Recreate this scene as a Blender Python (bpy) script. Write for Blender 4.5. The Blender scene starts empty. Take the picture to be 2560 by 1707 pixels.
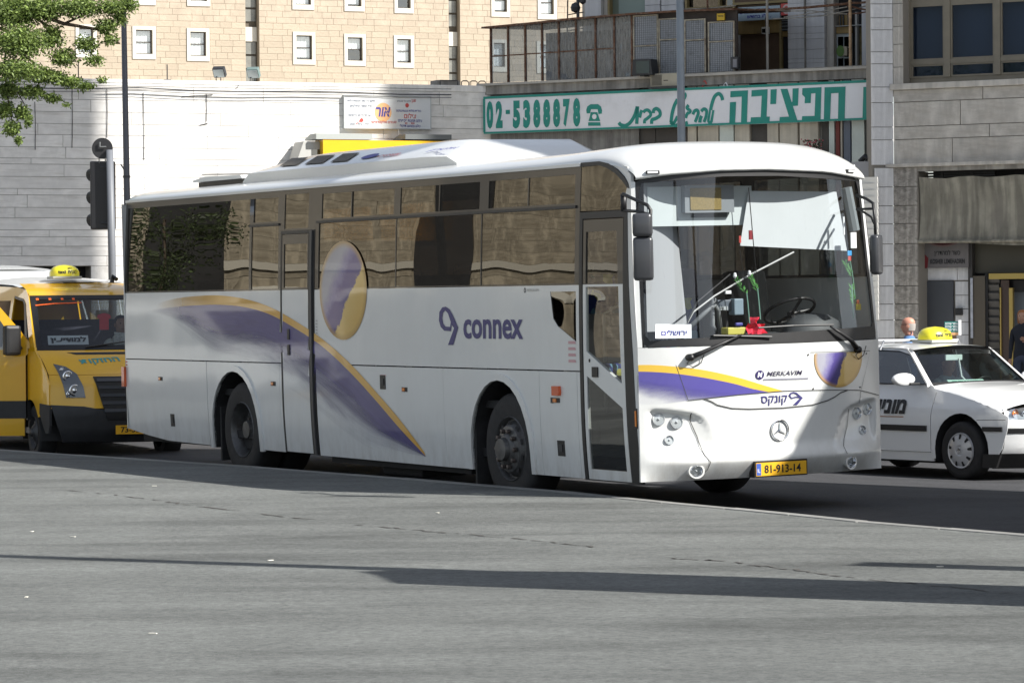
import bpy, bmesh, math, random
from math import sin, cos, pi, radians, atan2, hypot
from mathutils import Vector, Matrix
from mathutils.geometry import tessellate_polygon
random.seed(7)
SC = bpy.context.scene
COL = SC.collection

# ------------------------------------------------------------ camera
FPX = 8486.19          # focal length in photo pixels (2560 wide)
HC = 1.8533            # eye height
PITCH, ROLL = 0.011, -0.0082
cam_d = bpy.data.cameras.new('camera')
cam_d.sensor_width = 36.0
cam_d.lens = 36.0 * FPX / 2560.0
cam_d.clip_start, cam_d.clip_end = 0.5, 3000
cam = bpy.data.objects.new('camera', cam_d)
COL.objects.link(cam)
cam.matrix_world = Matrix.Translation((0, 0, HC)) @ Matrix.Rotation(pi/2 - PITCH, 4, 'X') @ Matrix.Rotation(ROLL, 4, 'Z')
SC.camera = cam

# ------------------------------------------------------------ light
SUN_AZ = Vector((0.886, -0.465))      # horizontal direction towards the sun
SUN_EL = 39.0
TANE = math.tan(radians(SUN_EL))
world = bpy.data.worlds.new('World')
SC.world = world
world.use_nodes = True
wn = world.node_tree
for n in list(wn.nodes): wn.nodes.remove(n)
sky = wn.nodes.new('ShaderNodeTexSky')
sky.sky_type = 'NISHITA'
sky.sun_disc = False
sky.sun_elevation = radians(SUN_EL)
sky.sun_rotation = atan2(SUN_AZ.x, SUN_AZ.y)
sky.altitude = 700
sky.air_density = 1.0; sky.dust_density = 1.5; sky.ozone_density = 1.0
bg = wn.nodes.new('ShaderNodeBackground')
bg.inputs['Strength'].default_value = 0.1
wo = wn.nodes.new('ShaderNodeOutputWorld')
hsv = wn.nodes.new('ShaderNodeHueSaturation'); hsv.inputs['Saturation'].default_value = .5
wn.links.new(sky.outputs[0], hsv.inputs['Color']); wn.links.new(hsv.outputs[0], bg.inputs[0]); wn.links.new(bg.outputs[0], wo.inputs[0])
sun_d = bpy.data.lights.new('sun', 'SUN')
sun_d.energy = 5.0
sun_d.angle = radians(0.53)
sun_d.color = (1.0, 0.965, 0.91)
sun = bpy.data.objects.new('sun', sun_d)
COL.objects.link(sun)
ce = cos(radians(SUN_EL))
sun.rotation_euler = Vector((SUN_AZ.x*ce, SUN_AZ.y*ce, sin(radians(SUN_EL)))).to_track_quat('Z', 'Y').to_euler()
SC.view_settings.view_transform = 'Standard'
SC.view_settings.look = 'None'
SC.view_settings.exposure = 0.78
SC.view_settings.gamma = 1
try: SC.view_settings.use_curve_mapping = False
except Exception: pass
SC.cycles.max_bounces = 8
SC.cycles.transparent_max_bounces = 16
SC.cycles.caustics_reflective = False
SC.cycles.caustics_refractive = False

# ------------------------------------------------------------ helpers
def ray(x, y):
    u, v = x - 1280, y - 853.5
    c, s = cos(ROLL), sin(ROLL)
    a, b = u*c + v*s, -u*s + v*c
    X, Z, Y = a/FPX, -b/FPX, 1.0
    c, s = cos(PITCH), sin(PITCH)
    return Vector((X, Y*c + Z*s, -Y*s + Z*c))

def on_ground(x, y, z=0.0):
    r = ray(x, y); k = (z - HC)/r.z
    return Vector((r.x*k, r.y*k))

def at_depth(x, y, Y):
    r = ray(x, y); k = Y/r.y
    return Vector((r.x*k, Y, r.z*k + HC))

def tag(o, label=None, cat=None, group=None, kind=None):
    if label: o['label'] = label
    if cat: o['category'] = cat
    if group: o['group'] = group
    if kind: o['kind'] = kind
    return o

def thing(name, label, cat, loc=(0, 0, 0), rotz=0.0, group=None, kind=None):
    o = bpy.data.objects.new(name, None)
    o.empty_display_size = 0.2
    COL.objects.link(o)
    o.location = loc; o.rotation_euler = (0, 0, rotz)
    return tag(o, label, cat, group, kind)

def link(name, me, parent=None, mat=None):
    if mat is not None:
        me.materials.clear(); me.materials.append(mat)
    o = bpy.data.objects.new(name, me)
    COL.objects.link(o)
    if parent: o.parent = parent
    return o

class MB:
    def __init__(s): s.v = []; s.f = []; s.uv = None
    def add(s, vs, fs):
        n = len(s.v); s.v += [tuple(v) for v in vs]; s.f += [tuple(i+n for i in f) for f in fs]; return s
    def box(s, x0, x1, y0, y1, z0, z1):
        if x0 > x1: x0, x1 = x1, x0
        if y0 > y1: y0, y1 = y1, y0
        if z0 > z1: z0, z1 = z1, z0
        return s.add([(x0,y0,z0),(x1,y0,z0),(x1,y1,z0),(x0,y1,z0),(x0,y0,z1),(x1,y0,z1),(x1,y1,z1),(x0,y1,z1)],
                     [(0,3,2,1),(4,5,6,7),(0,1,5,4),(1,2,6,5),(2,3,7,6),(3,0,4,7)])
    def tube(s, pts, r, n=8, cap=True):
        pts = [Vector(p) for p in pts]; rs = r if isinstance(r, (list, tuple)) else [r]*len(pts)
        vs = []; fs = []
        up = None
        for i, p in enumerate(pts):
            d = (pts[min(i+1, len(pts)-1)] - pts[max(i-1, 0)])
            if d.length < 1e-9: d = Vector((0, 0, 1))
            d.normalize()
            if up is None:
                up = Vector((0, 0, 1)) if abs(d.z) < .9 else Vector((1, 0, 0))
            a = d.cross(up)
            if a.length < 1e-6: a = d.orthogonal()
            a.normalize(); b = a.cross(d).normalized(); up = b
            for k in range(n):
                t = 2*pi*k/n
                vs.append(p + (a*cos(t) + b*sin(t))*rs[i])
        for i in range(len(pts)-1):
            for k in range(n):
                k2 = (k+1) % n
                fs.append((i*n+k, i*n+k2, (i+1)*n+k2, (i+1)*n+k))
        if cap:
            fs.append(tuple(range(n-1, -1, -1))); fs.append(tuple((len(pts)-1)*n+k for k in range(n)))
        return s.add(vs, fs)
    def lathe(s, prof, M=None, n=24, closed=False):
        """prof: (radius, height) about local Z, transformed by M"""
        vs = []; fs = []
        for r, h in prof:
            for k in range(n):
                t = 2*pi*k/n; p = Vector((r*cos(t), r*sin(t), h))
                vs.append(M @ p if M else p)
        for i in range(len(prof)-1):
            for k in range(n):
                k2 = (k+1) % n
                fs.append((i*n+k, i*n+k2, (i+1)*n+k2, (i+1)*n+k))
        if closed:
            fs.append(tuple(range(n-1, -1, -1))); fs.append(tuple((len(prof)-1)*n+k for k in range(n)))
        return s.add(vs, fs)
    def prism(s, poly, fn, d0, d1):
        """poly list of (a,b); fn(a,b,d)->xyz"""
        n = len(poly)
        vs = [fn(a, b, d0) for a, b in poly] + [fn(a, b, d1) for a, b in poly]
        tri = tessellate_polygon([[Vector((a, b, 0)) for a, b in poly]])
        fs = [tuple(t) for t in tri] + [tuple(n+i for i in reversed(t)) for t in tri]
        for i in range(n):
            j = (i+1) % n; fs.append((i, i+n, j+n, j))
        return s.add(vs, fs)
    def mesh(s, name, smooth=False, bevel=0.0, fixn=True, autos=None):
        me = bpy.data.meshes.new(name); me.from_pydata(s.v, [], s.f); me.validate()
        if fixn or bevel:
            bm = bmesh.new(); bm.from_mesh(me)
            if bevel:
                bmesh.ops.bevel(bm, geom=bm.edges[:] + bm.verts[:], offset=bevel, segments=2, affect='EDGES', profile=.6, clamp_overlap=True)
            if fixn: bmesh.ops.recalc_face_normals(bm, faces=bm.faces[:])
            bm.to_mesh(me); bm.free()
        if smooth:
            for p in me.polygons: p.use_smooth = True
            if autos is not None: me.set_sharp_from_angle(angle=radians(autos))
        return me
    def build(s, name, mat, parent=None, smooth=False, bevel=0.0, autos=None):
        return link(name, s.mesh(name, smooth, bevel, True, autos), parent, mat)

def box_part(name, mat, parent, x0, x1, y0, y1, z0, z1, bevel=0.0):
    return MB().box(x0, x1, y0, y1, z0, z1).build(name, mat, parent, bevel=bevel)

def patch(name, outer, fn, mat, parent, holes=(), res=.15, off=0.0, th=.012, smooth=True, rb=None):
    """Polygon in surface coordinates laid on a curved surface fn(a,b,off) and given thickness."""
    polys = [[Vector((a, b, 0)) for a, b in outer]] + [[Vector((a, b, 0)) for a, b in h] for h in holes]
    tris = tessellate_polygon(polys)
    flat = [v for p in polys for v in p]
    bm = bmesh.new()
    vs = [bm.verts.new(v) for v in flat]
    for t in tris:
        try: bm.faces.new([vs[i] for i in t])
        except ValueError: pass
    a0, a1 = min(v.x for v in flat), max(v.x for v in flat)
    b0, b1 = min(v.y for v in flat), max(v.y for v in flat)
    rb = rb or res
    for lo, hi, st, nrm in ((a0, a1, res, Vector((1, 0, 0))), (b0, b1, rb, Vector((0, 1, 0)))):
        k = math.floor(lo/st) + 1
        while k*st < hi - 1e-4:
            if k*st > lo + 1e-4:
                bmesh.ops.bisect_plane(bm, geom=bm.verts[:] + bm.edges[:] + bm.faces[:], dist=1e-6, plane_co=nrm*(k*st), plane_no=nrm)
            k += 1
    bmesh.ops.dissolve_degenerate(bm, dist=1e-5, edges=bm.edges[:])
    uvl = bm.loops.layers.uv.new('UVMap')
    for f in bm.faces:
        if f.normal.z < 0: f.normal_flip()
        f.smooth = smooth
        for l in f.loops: l[uvl].uv = (l.vert.co.x, l.vert.co.y)
    bm.edges.ensure_lookup_table()
    bound = [(e.verts[0].co.copy(), e.verts[1].co.copy()) for e in bm.edges if len(e.link_faces) == 1]
    for v in bm.verts: v.co = fn(v.co.x, v.co.y, off)
    if th:
        for p, q in bound:
            w = [bm.verts.new(fn(p.x, p.y, off)), bm.verts.new(fn(q.x, q.y, off)), bm.verts.new(fn(q.x, q.y, off-th)), bm.verts.new(fn(p.x, p.y, off-th))]
            f = bm.faces.new(w)
            for l, c in zip(f.loops, (p, q, q, p)): l[uvl].uv = (c.x, c.y)
    me = bpy.data.meshes.new(name); bm.to_mesh(me); bm.free()
    # orient the skin outwards
    me.update()
    e = fn(outer[0][0], outer[0][1], .05) - fn(outer[0][0], outer[0][1], 0)
    big = [p for p in me.polygons if p.use_smooth] or list(me.polygons)
    if sum(p.normal.dot(e)*p.area for p in big) < 0: me.flip_normals()
    return link(name, me, parent, mat)

def strip_line(name, pts, w, fn, mat, parent, off=.003, th=.004, res=.12):
    """thin line (seam, cable) of width w following points on a surface"""
    out = []; L = []; R = []
    for i, p in enumerate(pts):
        a = pts[max(i-1, 0)]; b = pts[min(i+1, len(pts)-1)]
        dx, dy = b[0]-a[0], b[1]-a[1]; l = hypot(dx, dy) or 1
        nx, ny = -dy/l*w/2, dx/l*w/2
        L.append((p[0]+nx, p[1]+ny)); R.append((p[0]-nx, p[1]-ny))
    return patch(name, L + R[::-1], fn, mat, parent, res=res, off=off, th=th)

def ell(cx, cy, rx, ry, n=20, a0=0, a1=2*pi):
    return [(cx+rx*cos(a0+(a1-a0)*i/n), cy+ry*sin(a0+(a1-a0)*i/n)) for i in range(n)]

def text_mb(body, rect, fn, fat=0.0, shear=0.0, mirror=False, depth=0.0, squash=True):
    """lettering fitted into rect (a0,a1,b0,b1) on surface fn(a,b,off)"""
    cu = bpy.data.curves.new('lettering', 'FONT'); cu.body = body; cu.offset = fat; cu.shear = shear; cu.resolution_u = 3
    ob = bpy.data.objects.new('lettering', cu); COL.objects.link(ob)
    dg = bpy.context.evaluated_depsgraph_get()
    me = bpy.data.meshes.new_from_object(ob.evaluated_get(dg))
    bpy.data.objects.remove(ob); bpy.data.curves.remove(cu)
    xs = [v.co.x for v in me.vertices]; ys = [v.co.y for v in me.vertices]
    mb = MB()
    if not xs: return mb
    x0, x1, y0, y1 = min(xs), max(xs), min(ys), max(ys)
    a0, a1, b0, b1 = rect
    sx = (a1-a0)/(x1-x0); sy = (b1-b0)/(y1-y0) if squash else sx
    mb.add([fn(a0+(v.co.x-x0)*sx, b0+(v.co.y-y0)*sy, depth) for v in me.vertices], [tuple(p.vertices) for p in me.polygons])
    bpy.data.meshes.remove(me)
    return mb

# ------------------------------------------------------------ materials
MATS = {}
def nd(nt, t, **kw):
    n = nt.nodes.new(t)
    for k, v in kw.items():
        if k in n.inputs: n.inputs[k].default_value = v
        else: setattr(n, k, v)
    return n

def ramp(nt, stops, fac, interp='LINEAR'):
    r = nt.nodes.new('ShaderNodeValToRGB'); r.color_ramp.interpolation = interp
    el = r.color_ramp.elements
    while len(el) < len(stops): el.new(0.5)
    for e, (p, c) in zip(el, stops):
        e.position = p; e.color = c if len(c) == 4 else (*c, 1)
    nt.links.new(fac, r.inputs[0]); return r

def mixc(nt, fac, a, b, mode='MIX'):
    m = nt.nodes.new('ShaderNodeMix'); m.data_type = 'RGBA'; m.blend_type = mode
    for i, v in ((0, fac), (6, a), (7, b)):
        if hasattr(v, 'is_output') or isinstance(v, bpy.types.NodeSocket): nt.links.new(v, m.inputs[i])
        else: m.inputs[i].default_value = v if not isinstance(v, tuple) or len(v) == 4 else (*v, 1)
    return m.outputs[2]

def pbr(name, col, rough=.6, metal=0.0, spec=.5, coat=0.0, var=0.0, scale=3.0, bump=0.0, bscale=40.0, rnd=0.0,
        streak=0.0, dirt=None, dscale=1.2, emit=None, coords='Object', alpha=1.0, coatr=.04, dirtlo=.5, dirthi=.75):
    if name in MATS: return MATS[name]
    m = bpy.data.materials.new(name); m.use_nodes = True; nt = m.node_tree
    b = nt.nodes['Principled BSDF']
    b.inputs['Roughness'].default_value = rough; b.inputs['Metallic'].default_value = metal
    b.inputs['Specular IOR Level'].default_value = spec
    b.inputs['Coat Weight'].default_value = coat; b.inputs['Coat Roughness'].default_value = coatr
    tc = nt.nodes.new('ShaderNodeTexCoord'); co = tc.outputs[coords]
    c = (*col, 1)
    cur = None
    if var or dirt or streak:
        n1 = nd(nt, 'ShaderNodeTexNoise', Scale=scale, Detail=6.0, Roughness=.65); nt.links.new(co, n1.inputs['Vector'])
        lo = tuple(x*(1-var) for x in col); hi = tuple(min(1, x*(1+var)) for x in col)
        cur = ramp(nt, [(.3, lo), (.7, hi)], n1.outputs[0]).outputs[0]
    if streak:
        mp = nd(nt, 'ShaderNodeMapping'); mp.inputs['Scale'].default_value = (5, 5, .35); nt.links.new(co, mp.inputs[0])
        n2 = nd(nt, 'ShaderNodeTexNoise', Scale=1.6, Detail=5.0); nt.links.new(mp.outputs[0], n2.inputs['Vector'])
        r2 = ramp(nt, [(.42, (1-streak,)*3), (.62, (1, 1, 1))], n2.outputs[0])
        cur = mixc(nt, 1.0, cur, r2.outputs[0], 'MULTIPLY')
    if dirt:
        n3 = nd(nt, 'ShaderNodeTexNoise', Scale=dscale, Detail=8.0, Roughness=.7); nt.links.new(co, n3.inputs['Vector'])
        r3 = ramp(nt, [(dirtlo, (0, 0, 0)), (dirthi, (1, 1, 1))], n3.outputs[0])
        cur = mixc(nt, r3.outputs[0], cur, dirt)
    if rnd:
        oi = nt.nodes.new('ShaderNodeObjectInfo')
        r4 = ramp(nt, [(0, (1-rnd,)*3), (1, (1, 1, 1))], oi.outputs['Random'])
        cur = mixc(nt, 1.0, cur if cur is not None else c, r4.outputs[0], 'MULTIPLY')
    if cur is not None: nt.links.new(cur, b.inputs['Base Color'])
    else: b.inputs['Base Color'].default_value = c
    if bump:
        n5 = nd(nt, 'ShaderNodeTexNoise', Scale=bscale, Detail=5.0); nt.links.new(co, n5.inputs['Vector'])
        bp = nd(nt, 'ShaderNodeBump', Strength=min(1.0, bump), Distance=.01); nt.links.new(n5.outputs[0], bp.inputs['Height'])
        nt.links.new(bp.outputs[0], b.inputs['Normal'])
    if emit:
        b.inputs['Emission Color'].default_value = (*emit[:3], 1); b.inputs['Emission Strength'].default_value = emit[3]
    MATS[name] = m
    return m

def glass(name, tint=(.6, .65, .62), base=.06, gloss=(1, 1, 1), wob=0.0, wscale=1.0, rough=.0, dirt=0.0, wdist=.02, ior=1.5, dlo=.55, dhi=.8):
    if name in MATS: return MATS[name]
    m = bpy.data.materials.new(name); m.use_nodes = True; nt = m.node_tree
    for n in list(nt.nodes): nt.nodes.remove(n)
    out = nt.nodes.new('ShaderNodeOutputMaterial')
    tr = nt.nodes.new('ShaderNodeBsdfTransparent'); tr.inputs[0].default_value = (*tint, 1)
    gl = nt.nodes.new('ShaderNodeBsdfGlossy'); gl.inputs[0].default_value = (*gloss, 1); gl.inputs['Roughness'].default_value = rough
    fr = nd(nt, 'ShaderNodeLayerWeight', Blend=.5)
    pw = nd(nt, 'ShaderNodeMath', operation='POWER'); pw.inputs[1].default_value = 4.0; nt.links.new(fr.outputs['Facing'], pw.inputs[0])
    f0 = min(1, base + ((ior-1)/(ior+1))**2)
    ma = nd(nt, 'ShaderNodeMath', operation='MULTIPLY_ADD'); ma.inputs[1].default_value = 1-f0; ma.inputs[2].default_value = f0
    nt.links.new(pw.outputs[0], ma.inputs[0])
    mx = nt.nodes.new('ShaderNodeMixShader')
    nt.links.new(ma.outputs[0], mx.inputs[0]); nt.links.new(tr.outputs[0], mx.inputs[1]); nt.links.new(gl.outputs[0], mx.inputs[2])
    last = mx.outputs[0]
    if wob:
        tc = nt.nodes.new('ShaderNodeTexCoord')
        n = nd(nt, 'ShaderNodeTexNoise', Scale=wscale, Detail=1.0); nt.links.new(tc.outputs['Object'], n.inputs['Vector'])
        bp = nd(nt, 'ShaderNodeBump', Strength=wob, Distance=wdist); nt.links.new(n.outputs[0], bp.inputs['Height'])
        nt.links.new(bp.outputs[0], gl.inputs['Normal'])
    if dirt:
        tc = nt.nodes.new('ShaderNodeTexCoord')
        mp = nd(nt, 'ShaderNodeMapping'); mp.inputs['Scale'].default_value = (1, 1, .12); nt.links.new(tc.outputs['Object'], mp.inputs[0])
        n = nd(nt, 'ShaderNodeTexNoise', Scale=26.0, Detail=7.0, Roughness=.8); nt.links.new(mp.outputs[0], n.inputs['Vector'])
        r = ramp(nt, [(dlo, (0, 0, 0)), (dhi, (dirt,)*3)], n.outputs[0])
        df = nt.nodes.new('ShaderNodeBsdfDiffuse'); df.inputs[0].default_value = (.50, .515, .53, 1)
        m2 = nt.nodes.new('ShaderNodeMixShader'); nt.links.new(r.outputs[0], m2.inputs[0]); nt.links.new(last, m2.inputs[1]); nt.links.new(df.outputs[0], m2.inputs[2])
        last = m2.outputs[0]
    nt.links.new(last, out.inputs[0])
    MATS[name] = m
    return m

def smoothstep(a, b, x):
    t = max(0.0, min(1.0, (x-a)/(b-a))); return t*t*(3-2*t)
def lerp(a, b, t): return a + (b-a)*t
def interp(tab, x):
    if x <= tab[0][0]: return tab[0][1]
    for (x0, y0), (x1, y1) in zip(tab, tab[1:]):
        if x <= x1: return lerp(y0, y1, (x-x0)/(x1-x0))
    return tab[-1][1]

M_WHITE = pbr('white_paint', (.72, .73, .71), .32, coat=.8, var=.03, scale=2.0)
M_BLACK = pbr('black_trim', (.012, .012, .013), .45, var=.2, scale=9)
M_RUBBER = pbr('tyre_rubber', (.018, .018, .019), .75, var=.35, scale=9, bump=.3, bscale=70)
M_CHROME = pbr('chrome', (.75, .76, .78), .12, metal=1.0)
M_GREYMETAL = pbr('grey_painted_metal', (.17, .18, .20), .5, var=.15, scale=4, bump=.1)
M_DARKMETAL = pbr('dark_metal', (.035, .036, .04), .5, var=.3, scale=6)
M_RUST = pbr('rusty_metal', (.12, .055, .03), .85, var=.5, scale=14, bump=.6, dirt=(.25, .22, .18), dscale=9)
M_AMBER = pbr('amber_lens', (.75, .22, .02), .25, coat=.6)
M_RED = pbr('red_lens', (.5, .04, .03), .25, coat=.6)
M_LENS = glass('lamp_lens', (.9, .93, .95), .1)
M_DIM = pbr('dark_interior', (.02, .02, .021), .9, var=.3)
M_PLATE = pbr('plate_yellow', (.78, .42, .02), .4)
M_INK = pbr('black_ink', (.01, .01, .012), .5)
M_BLUEINK = pbr('purple_blue_ink', (.05, .045, .17), .45)
M_PAPER = pbr('white_paper', (.82, .83, .84), .7)
M_SKIN = pbr('skin', (.48, .27, .18), .55, var=.1, scale=12)
# ------------------------------------------------------------ bus frame (street direction)
BYAW = 0.4937
BX, BY = 1.2093, 29.0361
FWD = Vector((sin(BYAW), -cos(BYAW)))
ACR = Vector((cos(BYAW), sin(BYAW)))
BO = Vector((BX, BY))
def st(s, t): return BO - FWD*s + ACR*t
def to_st(p): q = Vector((p[0], p[1])) - BO; return -q.dot(FWD), q.dot(ACR)
ROAD_T = [(-60, -.6), (-1, 0.0), (0, 0.0), (2.5, .045), (3.6, .045), (7.0, -.1), (9.6, -.1), (200, -.1)]
def road_z(t): return interp(ROAD_T, t)

def asphalt(name, base, patches=.35, bandamp=.25, ang=0.0, grain=1.0, sc=1.0):
    m = bpy.data.materials.new(name); m.use_nodes = True; nt = m.node_tree
    b = nt.nodes['Principled BSDF']; b.inputs['Roughness'].default_value = .82; b.inputs['Specular IOR Level'].default_value = .35
    tc = nt.nodes.new('ShaderNodeTexCoord')
    mp = nd(nt, 'ShaderNodeMapping'); mp.inputs['Rotation'].default_value = (0, 0, ang); mp.inputs['Scale'].default_value = (.22, 1.0, 1)
    nt.links.new(tc.outputs['Object'], mp.inputs[0])
    n1 = nd(nt, 'ShaderNodeTexNoise', Scale=1.0*sc, Detail=7.0, Roughness=.6, Distortion=.4); nt.links.new(mp.outputs[0], n1.inputs['Vector'])
    n2 = nd(nt, 'ShaderNodeTexNoise', Scale=.7, Detail=8.0, Roughness=.7); nt.links.new(tc.outputs['Object'], n2.inputs['Vector'])
    n3 = nd(nt, 'ShaderNodeTexNoise', Scale=20.0, Detail=9.0, Roughness=.9); nt.links.new(tc.outputs['Object'], n3.inputs['Vector'])
    v3 = nd(nt, 'ShaderNodeTexVoronoi', Scale=42.0); nt.links.new(tc.outputs['Object'], v3.inputs['Vector'])
    r1 = ramp(nt, [(.32, tuple(x*(1-bandamp) for x in base)), (.5, base), (.7, tuple(x*(1+bandamp*.45) for x in base))], n1.outputs[0])
    r2 = ramp(nt, [(.3, (1-patches,)*3), (.62, (1, 1, 1))], n2.outputs[0])
    r3 = ramp(nt, [(.36, (.52, .52, .52)), (.64, (1.46, 1.46, 1.44))], n3.outputs[0])
    c = mixc(nt, 1.0, r1.outputs[0], r2.outputs[0], 'MULTIPLY')
    c = mixc(nt, grain, c, r3.outputs[0], 'MULTIPLY')
    # pale grit
    r4 = ramp(nt, [(0, (1, 1, 1)), (.2, (0, 0, 0))], v3.outputs['Distance'])
    n4 = nd(nt, 'ShaderNodeTexNoise', Scale=1.7, Detail=4.0); nt.links.new(mp.outputs[0], n4.inputs['Vector'])
    r5 = ramp(nt, [(.45, (0, 0, 0)), (.65, (.8, .8, .8))], n4.outputs[0])
    f = mixc(nt, 1.0, r4.outputs[0], r5.outputs[0], 'MULTIPLY')
    c = mixc(nt, f, c, (.42, .40, .36))
    nt.links.new(c, b.inputs['Base Color'])
    bp = nd(nt, 'ShaderNodeBump', Strength=.9, Distance=.014); nt.links.new(n3.outputs[0], bp.inputs['Height']); nt.links.new(bp.outputs[0], b.inputs['Normal'])
    MATS[name] = m; return m

SANG = atan2(FWD.y, FWD.x)
M_PLAT = asphalt('old_grey_asphalt', (.160, .168, .162), .24, .36, -SANG, 1.0)
M_ROAD = asphalt('road_asphalt', (.060, .061, .066), .25, .25, -SANG, .8)
M_PAVE = pbr('pale_paving', (.50, .49, .46), .85, var=.2, scale=2, dirt=(.36, .35, .33), dscale=2.0)
M_KERB = pbr('kerb_concrete', (.25, .25, .235), .85, var=.2, scale=6, rnd=.2, bump=.4, bscale=50, dirt=(.16, .16, .15), dscale=3)

# wide terrain under everything
gm = MB().add([(-900, -700, -.62), (900, -700, -.62), (900, 1500, -.62), (-900, 1500, -.62)], [(0, 1, 2, 3)])
tag(gm.build('ground', M_PAVE), kind='structure')

# road sheet with its crown
mb = MB(); S_ = list(range(-70, 131, 10))
T_ = [-1.4, 0, 1.2, 2.5, 3.6, 5.2, 7.0, 9.6]
for s in S_:
    for t in T_:
        p = st(s, t); mb.v.append((p.x, p.y, road_z(t)))
nT = len(T_)
for i in range(len(S_)-1):
    for j in range(nT-1):
        mb.f.append((i*nT+j, i*nT+j+1, (i+1)*nT+j+1, (i+1)*nT+j))
tag(mb.build('road', M_ROAD, smooth=True), kind='structure')

# raised asphalt platform the photographer stands on, with its kerb stones
PZ = .17
KPX = [(0, 1124), (272, 1142), (600, 1163), (1000, 1194), (1280, 1217), (1416, 1228), (1620, 1250), (1900, 1276), (2200, 1306), (2560, 1335)]
KL = [on_ground(x, y, PZ) for x, y in KPX]
d0 = (KL[0]-KL[2]).normalized(); d1 = (KL[-1]-KL[-4]).normalized()
KL = [KL[0]+d0*60] + KL + [KL[-1]+d1*60]
# resample the kerb line in 1 m stones
def resample(pl, step):
    out = [pl[0].copy()]; acc = 0
    for a, b in zip(pl, pl[1:]):
        L = (b-a).length; d = step-acc
        while d < L:
            out.append(a.lerp(b, d/L)); d += step
        acc = (acc + L) % step
    return out
KS = resample(KL, 1.0)
nrm_in = Vector((-ACR.x, -ACR.y))
KW = .13
inner = [p + nrm_in*KW for p in KS]
poly = [(p.x, p.y) for p in inner] + [(60, -60), (-110, -60), (-110, inner[0].y)]
pm = MB(); bmv = [Vector((x, y, 0)) for x, y in poly]
tr_ = tessellate_polygon([bmv])
pm.add([(x, y, PZ) for x, y in poly], [tuple(t) for t in tr_])
plat = tag(pm.build('pavement', M_PLAT), kind='structure')
if plat.data.polygons[0].normal.z < 0: plat.data.flip_normals()
kerb = thing('kerb', None, None, kind='structure')
for i in range(len(KS)-1):
    a, b = KS[i], KS[i+1]
    mid = (a+b)/2
    if mid.y < 18 or mid.y > 62: continue
    L = (b-a).length - .012
    o = MB().box(-L/2, L/2, -KW+.004, 0, -.22, PZ+.006+random.uniform(-.002, .004)).build('kerb_stone', M_KERB, kerb, bevel=.012)
    o.location = (mid.x, mid.y, 0)
    ang = atan2(b.y-a.y, b.x-a.x)
    # outer face looks to +ACR
    if Vector((-sin(ang), cos(ang))).dot(ACR) < 0: ang += pi
    o.rotation_euler = (0, 0, ang)

# far footway
fw = MB(); ff = [(-70, 9.6), (130, 9.6), (130, 140), (-70, 140)]
fw.add([(*st(s, t), .02) for s, t in ff], [(0, 1, 2, 3)])
o = tag(fw.build('far_pavement', M_PAVE), kind='structure')
if o.data.polygons[0].normal.z < 0: o.data.flip_normals()
fk = MB()
a, b = st(-70, 9.6), st(130, 9.6)
fk.add([(*st(-70, 9.6), -.3), (*st(130, 9.6), -.3), (*st(130, 9.6), .024), (*st(-70, 9.6), .024), (*st(-70, 9.75), .024), (*st(130, 9.75), .024)], [(0, 1, 2, 3), (3, 2, 5, 4)])
tag(fk.build('far_kerb', M_KERB), kind='structure')

# long cracks and bits of litter on the platform
M_CRACK = pbr('crack_fill', (.075, .07, .065), .95, var=.4, scale=30)
def flat(a, b, off): return Vector((a, b, PZ + .003 + off))
def crack(pxs, w):
    pts = []
    for (x0, y0), (x1, y1) in zip(pxs, pxs[1:]):
        for k in range(14):
            t = k/14; g = on_ground(lerp(x0, x1, t), lerp(y0, y1, t), PZ)
            pts.append((g.x+random.uniform(-.03, .03), g.y+random.uniform(-.05, .05)))
    mbk = MB()
    for (p, q) in zip(pts, pts[1:]):
        if random.random() < .25: continue
        ww = w*random.uniform(.3, 1.3)
        dx, dy = q[0]-p[0], q[1]-p[1]; l = hypot(dx, dy) or 1; nx, ny = -dy/l*ww, dx/l*ww
        mbk.add([(p[0]-nx, p[1]-ny, PZ+.004), (q[0]-nx*.7, q[1]-ny*.7, PZ+.004), (q[0]+nx*.7, q[1]+ny*.7, PZ+.004), (p[0]+nx, p[1]+ny, PZ+.004)], [(0, 1, 2, 3)])
    o = mbk.build('crack', M_CRACK, plat)
crack([(130, 1222), (340, 1243), (510, 1268), (800, 1300)], .018)
crack([(890, 1312), (1050, 1326), (1280, 1345), (1500, 1370)], .022)
crack([(1680, 1395), (1800, 1402), (1980, 1424), (2180, 1450), (2560, 1486)], .020)
M_SCRAP = pbr('pale_scrap', (.7, .68, .6), .8)
for i, (x, y) in enumerate([(386, 1215), (80, 1329), (182, 1342), (676, 1401), (1094, 1282), (2350, 1417), (66, 1493), (382, 1584)]):
    g = on_ground(x, y, PZ)
    o = MB().box(-.022, .022, -.008, .008, 0, .004).build('paper_scrap', M_SCRAP)
    o.location = (g.x, g.y, PZ+.002); o.rotation_euler = (0, 0, i*1.3)
    tag(o, ['tiny pale scrap on the asphalt in front of the coach rear wheel', 'tiny pale scrap near the left edge below the yellow minibus', 'tiny pale scrap left, just right of another near the left edge', 'tiny pale scrap on the asphalt left of the middle, above the thin shadow', 'tiny pale scrap on the asphalt below the middle of the coach', 'tiny pale scrap at right between the two dark shadows', 'tiny pale scrap at far left below the thin shadow', 'tiny pale scrap lowest in the left foreground'][i], 'litter', 'scraps of litter on the asphalt')
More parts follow.
